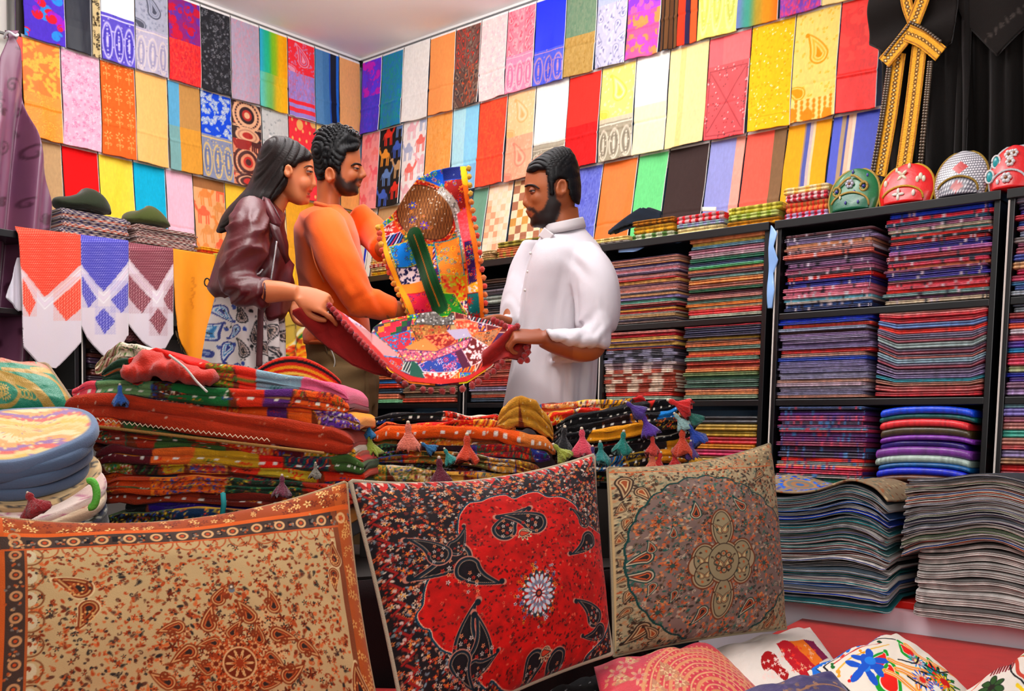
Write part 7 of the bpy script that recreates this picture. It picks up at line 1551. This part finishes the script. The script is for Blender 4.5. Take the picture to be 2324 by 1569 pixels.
# ---------- patchwork quilts ----------
qm=mat('patchwork_cotton',.85,None,bump=.7,bscale=450,spec=.2,sheen=.12,bdist=.0025)
def quiltbg(cv,n,s=30):
    g=cv.g
    for j in range(int(cv.h/s)+1):
        x=-g.uniform(0,s)
        while x<cv.w:
            ww=g.uniform(.7,1.6)*s; xx=cv.T(0,0)
            P=[(x,j*s),(x+ww,j*s),(x+ww,j*s+s),(x,j*s+s)]; T,TP=cv.T,cv.TP; cv.TP=lambda q:q; patchfill(cv,P,KD[int(g.integers(7))],PAL[int(g.integers(10))]); cv.TP=TP; x+=ww
def q1p(cv):
    quiltbg(cv,0,34)
    F_=lambda P,k,c: patchfill(cv,P,k,c)
    F_([(945,400),(1010,385),(1012,440),(960,460)],'flower',['2880d8','e8e040','d83070','40b060']); F_([(1005,385),(1062,382),(1062,415),(1010,420)],'plain',['203c88','e0b030'])
    F_([(1010,415),(1062,412),(1070,500),(1030,520),(1008,460)],'flower',['a82818','2878d0','f0c030','e85040'])
    F_([(868,520),(905,490),(915,530),(880,560)],'big',['e06048','f4e8e0','c02838']); F_([(872,540),(915,525),(935,580),(885,600)],'stripe',['20285c','e8e0f0','5890d0','d84878'])
    # oval net patch
    t=np.linspace(0,2*np.pi,50); ov=np.stack([965+63*np.cos(t)+10*np.sin(t),487+62*np.sin(t)],1)
    F_((np.array([965,487])+(ov-[965,487])*1.16).tolist(),'tiny',['c83c28','e8a040','f0d0b0','802018']); F_(ov.tolist(),'net',['b08458','6a4428'])
    for (x,y,c) in((938,470,'3868c0'),(940,505,'2848a0'),(966,520,'8868c8'),(925,540,'6a8a30')):
        for k in range(7): X,Y=cv.T(x+cv.g.normal(0,7),y+cv.g.normal(0,9)); cv.flow(X,Y,4,5,'e8a838',c)
        X,Y=cv.T(x,y); cv.flow(X,Y,10,7,c,'f0d040')
    S=crom(np.array(cv.TP([(1004,438),(1030,470),(1045,520),(1052,560)])),30); cv.line(S,17,'c8c0b8')
    for k in range(120): p=S[int(cv.g.integers(30))]+cv.g.normal(0,4.5,2); cv.disc(p[0],p[1],1.4,('fff','8a8480')[k%2])
    F_([(1038,490),(1064,470),(1078,550),(1058,580)],'tiny',['f07078','f08890'])
    F_([(884,565),(940,545),(950,600),(900,612)],'flower',['20a0e0','e8d030','7c2838','60b040']); F_([(900,612),(962,600),(972,642),(910,650)],'vine',['f0e0e0','28245c','3c3478'])
    F_([(910,650),(972,640),(985,668),(922,672)],'plain',['e8a850','e09838']); F_([(922,672),(985,664),(1000,715),(940,730)],'flower',['e85078','c82040','3848a0','f08838'])
    F_([(985,555),(1045,540),(1055,625),(1000,635)],'flower',['eca850','28a8c8','f0d040','e87030']); F_([(1000,630),(1060,625),(1068,680),(1010,690)],'vine',['e09030','c8d040','c83020','d84820'])
    F_([(995,670),(1030,668),(1062,720),(1000,725)],'flower',['30a040','e8e040','20286c','e03878']); F_([(1055,555),(1080,550),(1092,650),(1066,650)],'flower',['5a2878','e83858','30a0c0','f0c040']); F_([(1062,650),(1092,640),(1098,670),(1066,672)],'tiny',['f0e8e8','f0c020']); F_([(1062,668),(1096,668),(1098,725),(1064,725)],'big',['189090','b82020','d83020'])
    L=crom(np.array(cv.TP([(944,540),(965,600),(985,660),(1000,700)])),40); cv.line(L,34,'1c6a3c'); cv.line(L,2,'d89030'); cv.line(L+[12,0],1.2,'145030'); cv.line(L-[12,0],1.2,'145030')
    cv.a=cv.a**1.3
    S=cv.TP([(1052,383),(1060,450),(1078,560),(1092,650),(1098,730)]); cv.line(crom(np.array(S),40),13,'f08828'); cv.line(crom(np.array(cv.TP([(1052,383),(1057,420)])),10),14,'e8c020')
    S=cv.TP([(862,515),(872,560),(888,612),(905,655),(925,690),(938,730)]); cv.line(crom(np.array(S),40),16,'f0a828')
LQ=ip([(380,1050),(392,985),(415,950),(450,921),(480,900),(515,862),(560,868),(612,885),(655,902),(690,920),(735,938)]); RQ=ip([(380,1060),(450,1064),(560,1083),(650,1096),(735,1100)]); TQ=ip([(860,518),(900,480),(921,450),(950,414),(985,394),(1020,386),(1060,381),(1100,381)])
def q1b(X,Y): return .022*np.sin((X-.25*Y)/16.)*np.clip((Y-430)/160,.2,1)+.03*np.sin((X-860)/240*3.14)+.012*np.sin((X+Y)/23.)
W1=3.22
q1=pxs('patchwork_quilt',855,380,1104,735,1.6,q1p,PD(W1),q1b,None,L=LQ,R=RQ,T=TQ,bg='d86830',m=qm,th=.006,seed=5); tag(q1,'patchwork quilt with yellow pompom edging held up by the person in orange','quilt','patchwork quilts')
def pom(px,py,w,r,c,par,dz=0):
    g=np.random.default_rng(int(px*7+py)); V,Q=ballVF((0,0,0),1,14,10); V=V*(1+.10*g.standard_normal((len(V),1)))*r; return add('pompom',V+at(px,py,w)-FLAT*dz,Q,mat('yarn_'+c,.95,c,bump=1,bscale=500,sheen=.4,bdist=.004),par)
for k in range(17):
    y=520+k*12.6; pom(LQ(y)-3+ (k%2)*2,y,W1,.0088,('e8502c','f0a020')[0 if k<9 else 1] if k%3 else 'f0b428',q1,.02)
for k in range(18): y=386+k*19; pom(RQ(y)+4,y,W1,.0085,('e8b020','f08828','e83820','f07828')[0 if k<4 else (1 if k<6 else (2+k%2))],q1,.02)
# held quilt: sagging sheet between the woman's hands and the hands of the person in white
def q2p(cv):
    quiltbg(cv,0,30)
    F_=lambda P,k,c: patchfill(cv,P,k,c)
    F_([(745,690),(790,715),(850,760),(900,812),(850,815),(800,775),(760,720)],'vine',['e8d4dc','8890c0','d84048']); F_([(800,735),(850,762),(905,808),(868,812)],'plain',['d8b0b0','c88888'])
    F_([(846,742),(935,722),(930,755),(862,770)],'check',['e8a030','1c7848','c82860','5a2870','e84068']); F_([(865,770),(930,752),(935,790),(900,800)],'tiny',['d84060','38a8d0','2890c0','d03858'])
    F_([(930,740),(1010,735),(1020,760),(950,780)],'tiny',['b88c58','6a5430','d8b078','c05030']); F_([(920,790),(965,770),(1000,800),(950,815)],'plain',['e8a870','d89060'])
    F_([(960,765),(1035,755),(1040,780),(1000,795)],'vine',['a82418','f0a880','e89070']); F_([(955,712),(1000,706),(1030,712),(1035,738),(985,740),(940,735)],'tiny',['8c8884','5c5854','b8b4b0','e8e8e8'])
    F_([(1030,730),(1085,728),(1085,760),(1045,765)],'tiny',['e06848','f0a080','f0c8b0']); F_([(1015,752),(1060,748),(1070,765),(1035,772)],'plain',['c8c0d0','d8a0c0'])
    F_([(1060,700),(1130,725),(1140,745),(1070,730)],'stripe',['243040','e8e0e0','c83048']); F_([(1080,760),(1140,745),(1110,790),(1060,790)],'flower',['c8a080','e89030','384050'])
    F_([(870,810),(910,815),(925,848),(890,838)],'flower',['d83020','38a0d0','e8b088']); F_([(918,812),(945,825),(932,852),(912,842)],'stripe',['2c4048','e0e0d8']); F_([(935,820),(960,840),(962,864),(930,855)],'plain',['147868','0c5c50'])
    F_([(950,830),(1040,790),(1060,830),(1020,850),(960,845)],'flower',['3c68b0','e8d8e8','d83858','f0a0b8','203878']); F_([(1030,790),(1060,800),(1075,830),(1050,838)],'plain',['7a1c5c','5c1448']); F_([(960,850),(1040,845),(1020,862),(970,866)],'vine',['c01c18','f0e0d8','e0a088'])
    F_([(1046,790),(1070,765),(1112,790),(1090,825),(1070,832)],'vine',['8a1820','f0e0e0','f4ecec']); F_([(900,795),(990,800),(1070,768),(1060,790),(980,820),(920,822)],'tiny',['d88898','8a5088','e8c8d0','f0d8a0'])
    cv.a=cv.a**1.4
    S=crom(np.array(cv.TP([(748,690),(800,745),(850,797),(890,838),(935,862),(1000,868),(1060,862),(1115,826),(1170,760)])),70); cv.line(S,12,'b81c14')
T2=ip([(740,688),(780,714),(820,740),(843,760),(848,745),(870,729),(935,716),(985,708),(1030,710),(1080,722),(1140,736),(1176,742)])
B2_=ip([(740,694),(760,712),(800,754),(850,806),(885,842),(930,868),(1000,875),(1060,868),(1115,832),(1150,796),(1176,764)])
def dep2(X,Y):
    t=np.clip((Y-T2(X))/np.maximum(B2_(X)-T2(X),1),0,1); s=np.clip((X-745)/430,0,1); mid=np.sin(np.pi*s)
    near=2.90-.03*mid; far=2.93+.27*mid; return far*(1-t)+near*t+ .012*np.sin(X/22.+Y/40)*mid
q2=pxs('patchwork_quilt',740,686,1178,876,1.6,q2p,PD(dep2),None,None,T=T2,B=B2_,bg='b83028',m=qm,th=.005,seed=9)
tag(q2,'red edged patchwork quilt sagging between the hands of two people','quilt','patchwork quilts')
redb=mat('red_backing',.9,None,bump=.5,bscale=350,sheen=.2)
T3=ip([(664,706),(680,700),(712,700),(745,692),(760,712),(800,754),(850,806),(885,842),(930,868)]); B3_=ip([(664,712),(690,738),(720,768),(760,800),(800,828),(850,848),(890,856),(930,872)])
rc=lambda X,Y: 2.905+.05*np.clip((Y-T3(X))/60,0,1)+.02*np.sin((X-Y)/20)
pxs('red_backing',664,690,932,874,2.2,lambda cv:cv.mott(.12,9,2,'8a1410'),PD(rc),None,None,T=T3,B=B3_,bg='9c1a14',m=redb,parent=q2,th=.005)
T4=ip([(1095,800),(1130,772),(1160,744),(1185,752),(1204,778)]); B4=ip([(1095,842),(1120,826),(1150,812),(1185,818),(1200,806),(1204,790)])
pxs('red_backing',1095,740,1204,845,2.2,lambda cv:cv.mott(.15,9,3,'7a100c'),PD(lambda X,Y:2.905-.03*np.sin((X-1095)/109*3.1)+.012*np.sin((X+Y)/9.)),None,None,T=T4,B=B4,bg='a01810',m=redb,parent=q2,th=.005)
for k in range(18):
    s=k/17.; S=crom(np.array([(752,692),(800,748),(850,801),(890,840)],float),40)[int(s*39)]; pom(S[0]-3,S[1]+3,2.885,.0085,'b41018',q2,.01)
for k in range(15):
    s=k/14.; S=crom(np.array([(895,846),(935,872),(1000,880),(1060,872),(1112,842),(1140,815)],float),40)[int(s*39)]; pom(S[0],S[1]+8,2.87,.0095,'a01014',q2,.0)
for (x,y) in((1128,732),(1138,736),(1146,742),(1120,728),(1194,790),(1198,800),(1190,808),(1196,818),(1182,820),(1174,742),(1168,746)): pom(x,y,2.88,.0088,'b01418',q2,.01)
# ---------- light ----------
W=bpy.data.worlds.new('world'); SC.world=W; W.use_nodes=True
bg=W.node_tree.nodes['Background']; bg.inputs[0].default_value=(1,.97,.93,1); bg.inputs[1].default_value=.40
def area(name,loc,tgt,sx,sy,pw,col=(1,1,1)):
    l=bpy.data.lights.new(name,'AREA'); l.shape='RECTANGLE'; l.size=sx; l.size_y=sy; l.energy=pw; l.color=col
    o=bpy.data.objects.new(name,l); COL.objects.link(o); o.location=loc; o.rotation_euler=(Vector(tgt)-Vector(loc)).to_track_quat('-Z','Y').to_euler(); return o
area('ceiling_lamp',(2.7,-2.4,2.74),(2.7,-2.4,0),1.2,.3,24,(1,.97,.92))
area('added_front_daylight',(5.9,-4.2,2.0),(2.9,-1.2,.5),2.4,1.8,48,(1,.97,.94))  # unseen front daylight, added and aimed to brighten the lower right
def bulb(loc,pw,col=(1,.95,.88),r=.08):
    l=bpy.data.lights.new('unseen_bulb','POINT'); l.energy=pw; l.color=col; l.shadow_soft_size=r; o=bpy.data.objects.new('unseen_bulb',l); COL.objects.link(o); o.location=loc
bulb((1.95,-.55,2.62),4.5); bulb((1.05,-.75,2.73),4.5); bulb((.75,-1.5,2.70),5.5); bulb((2.6,-1.2,2.5),4)  # all unseen: two at the wall hotspots, two added as fill
area('added_uplight',(1.9,-1.7,2.45),(1.9,-1.7,3),1.4,1.0,54,(1,.98,.97))  # no fixture here; upward light added to brighten the ceiling
SC.view_settings.view_transform='Standard'; SC.view_settings.look='None'; SC.view_settings.exposure=-.05; SC.view_settings.gamma=1; SC.view_settings.use_curve_mapping=False
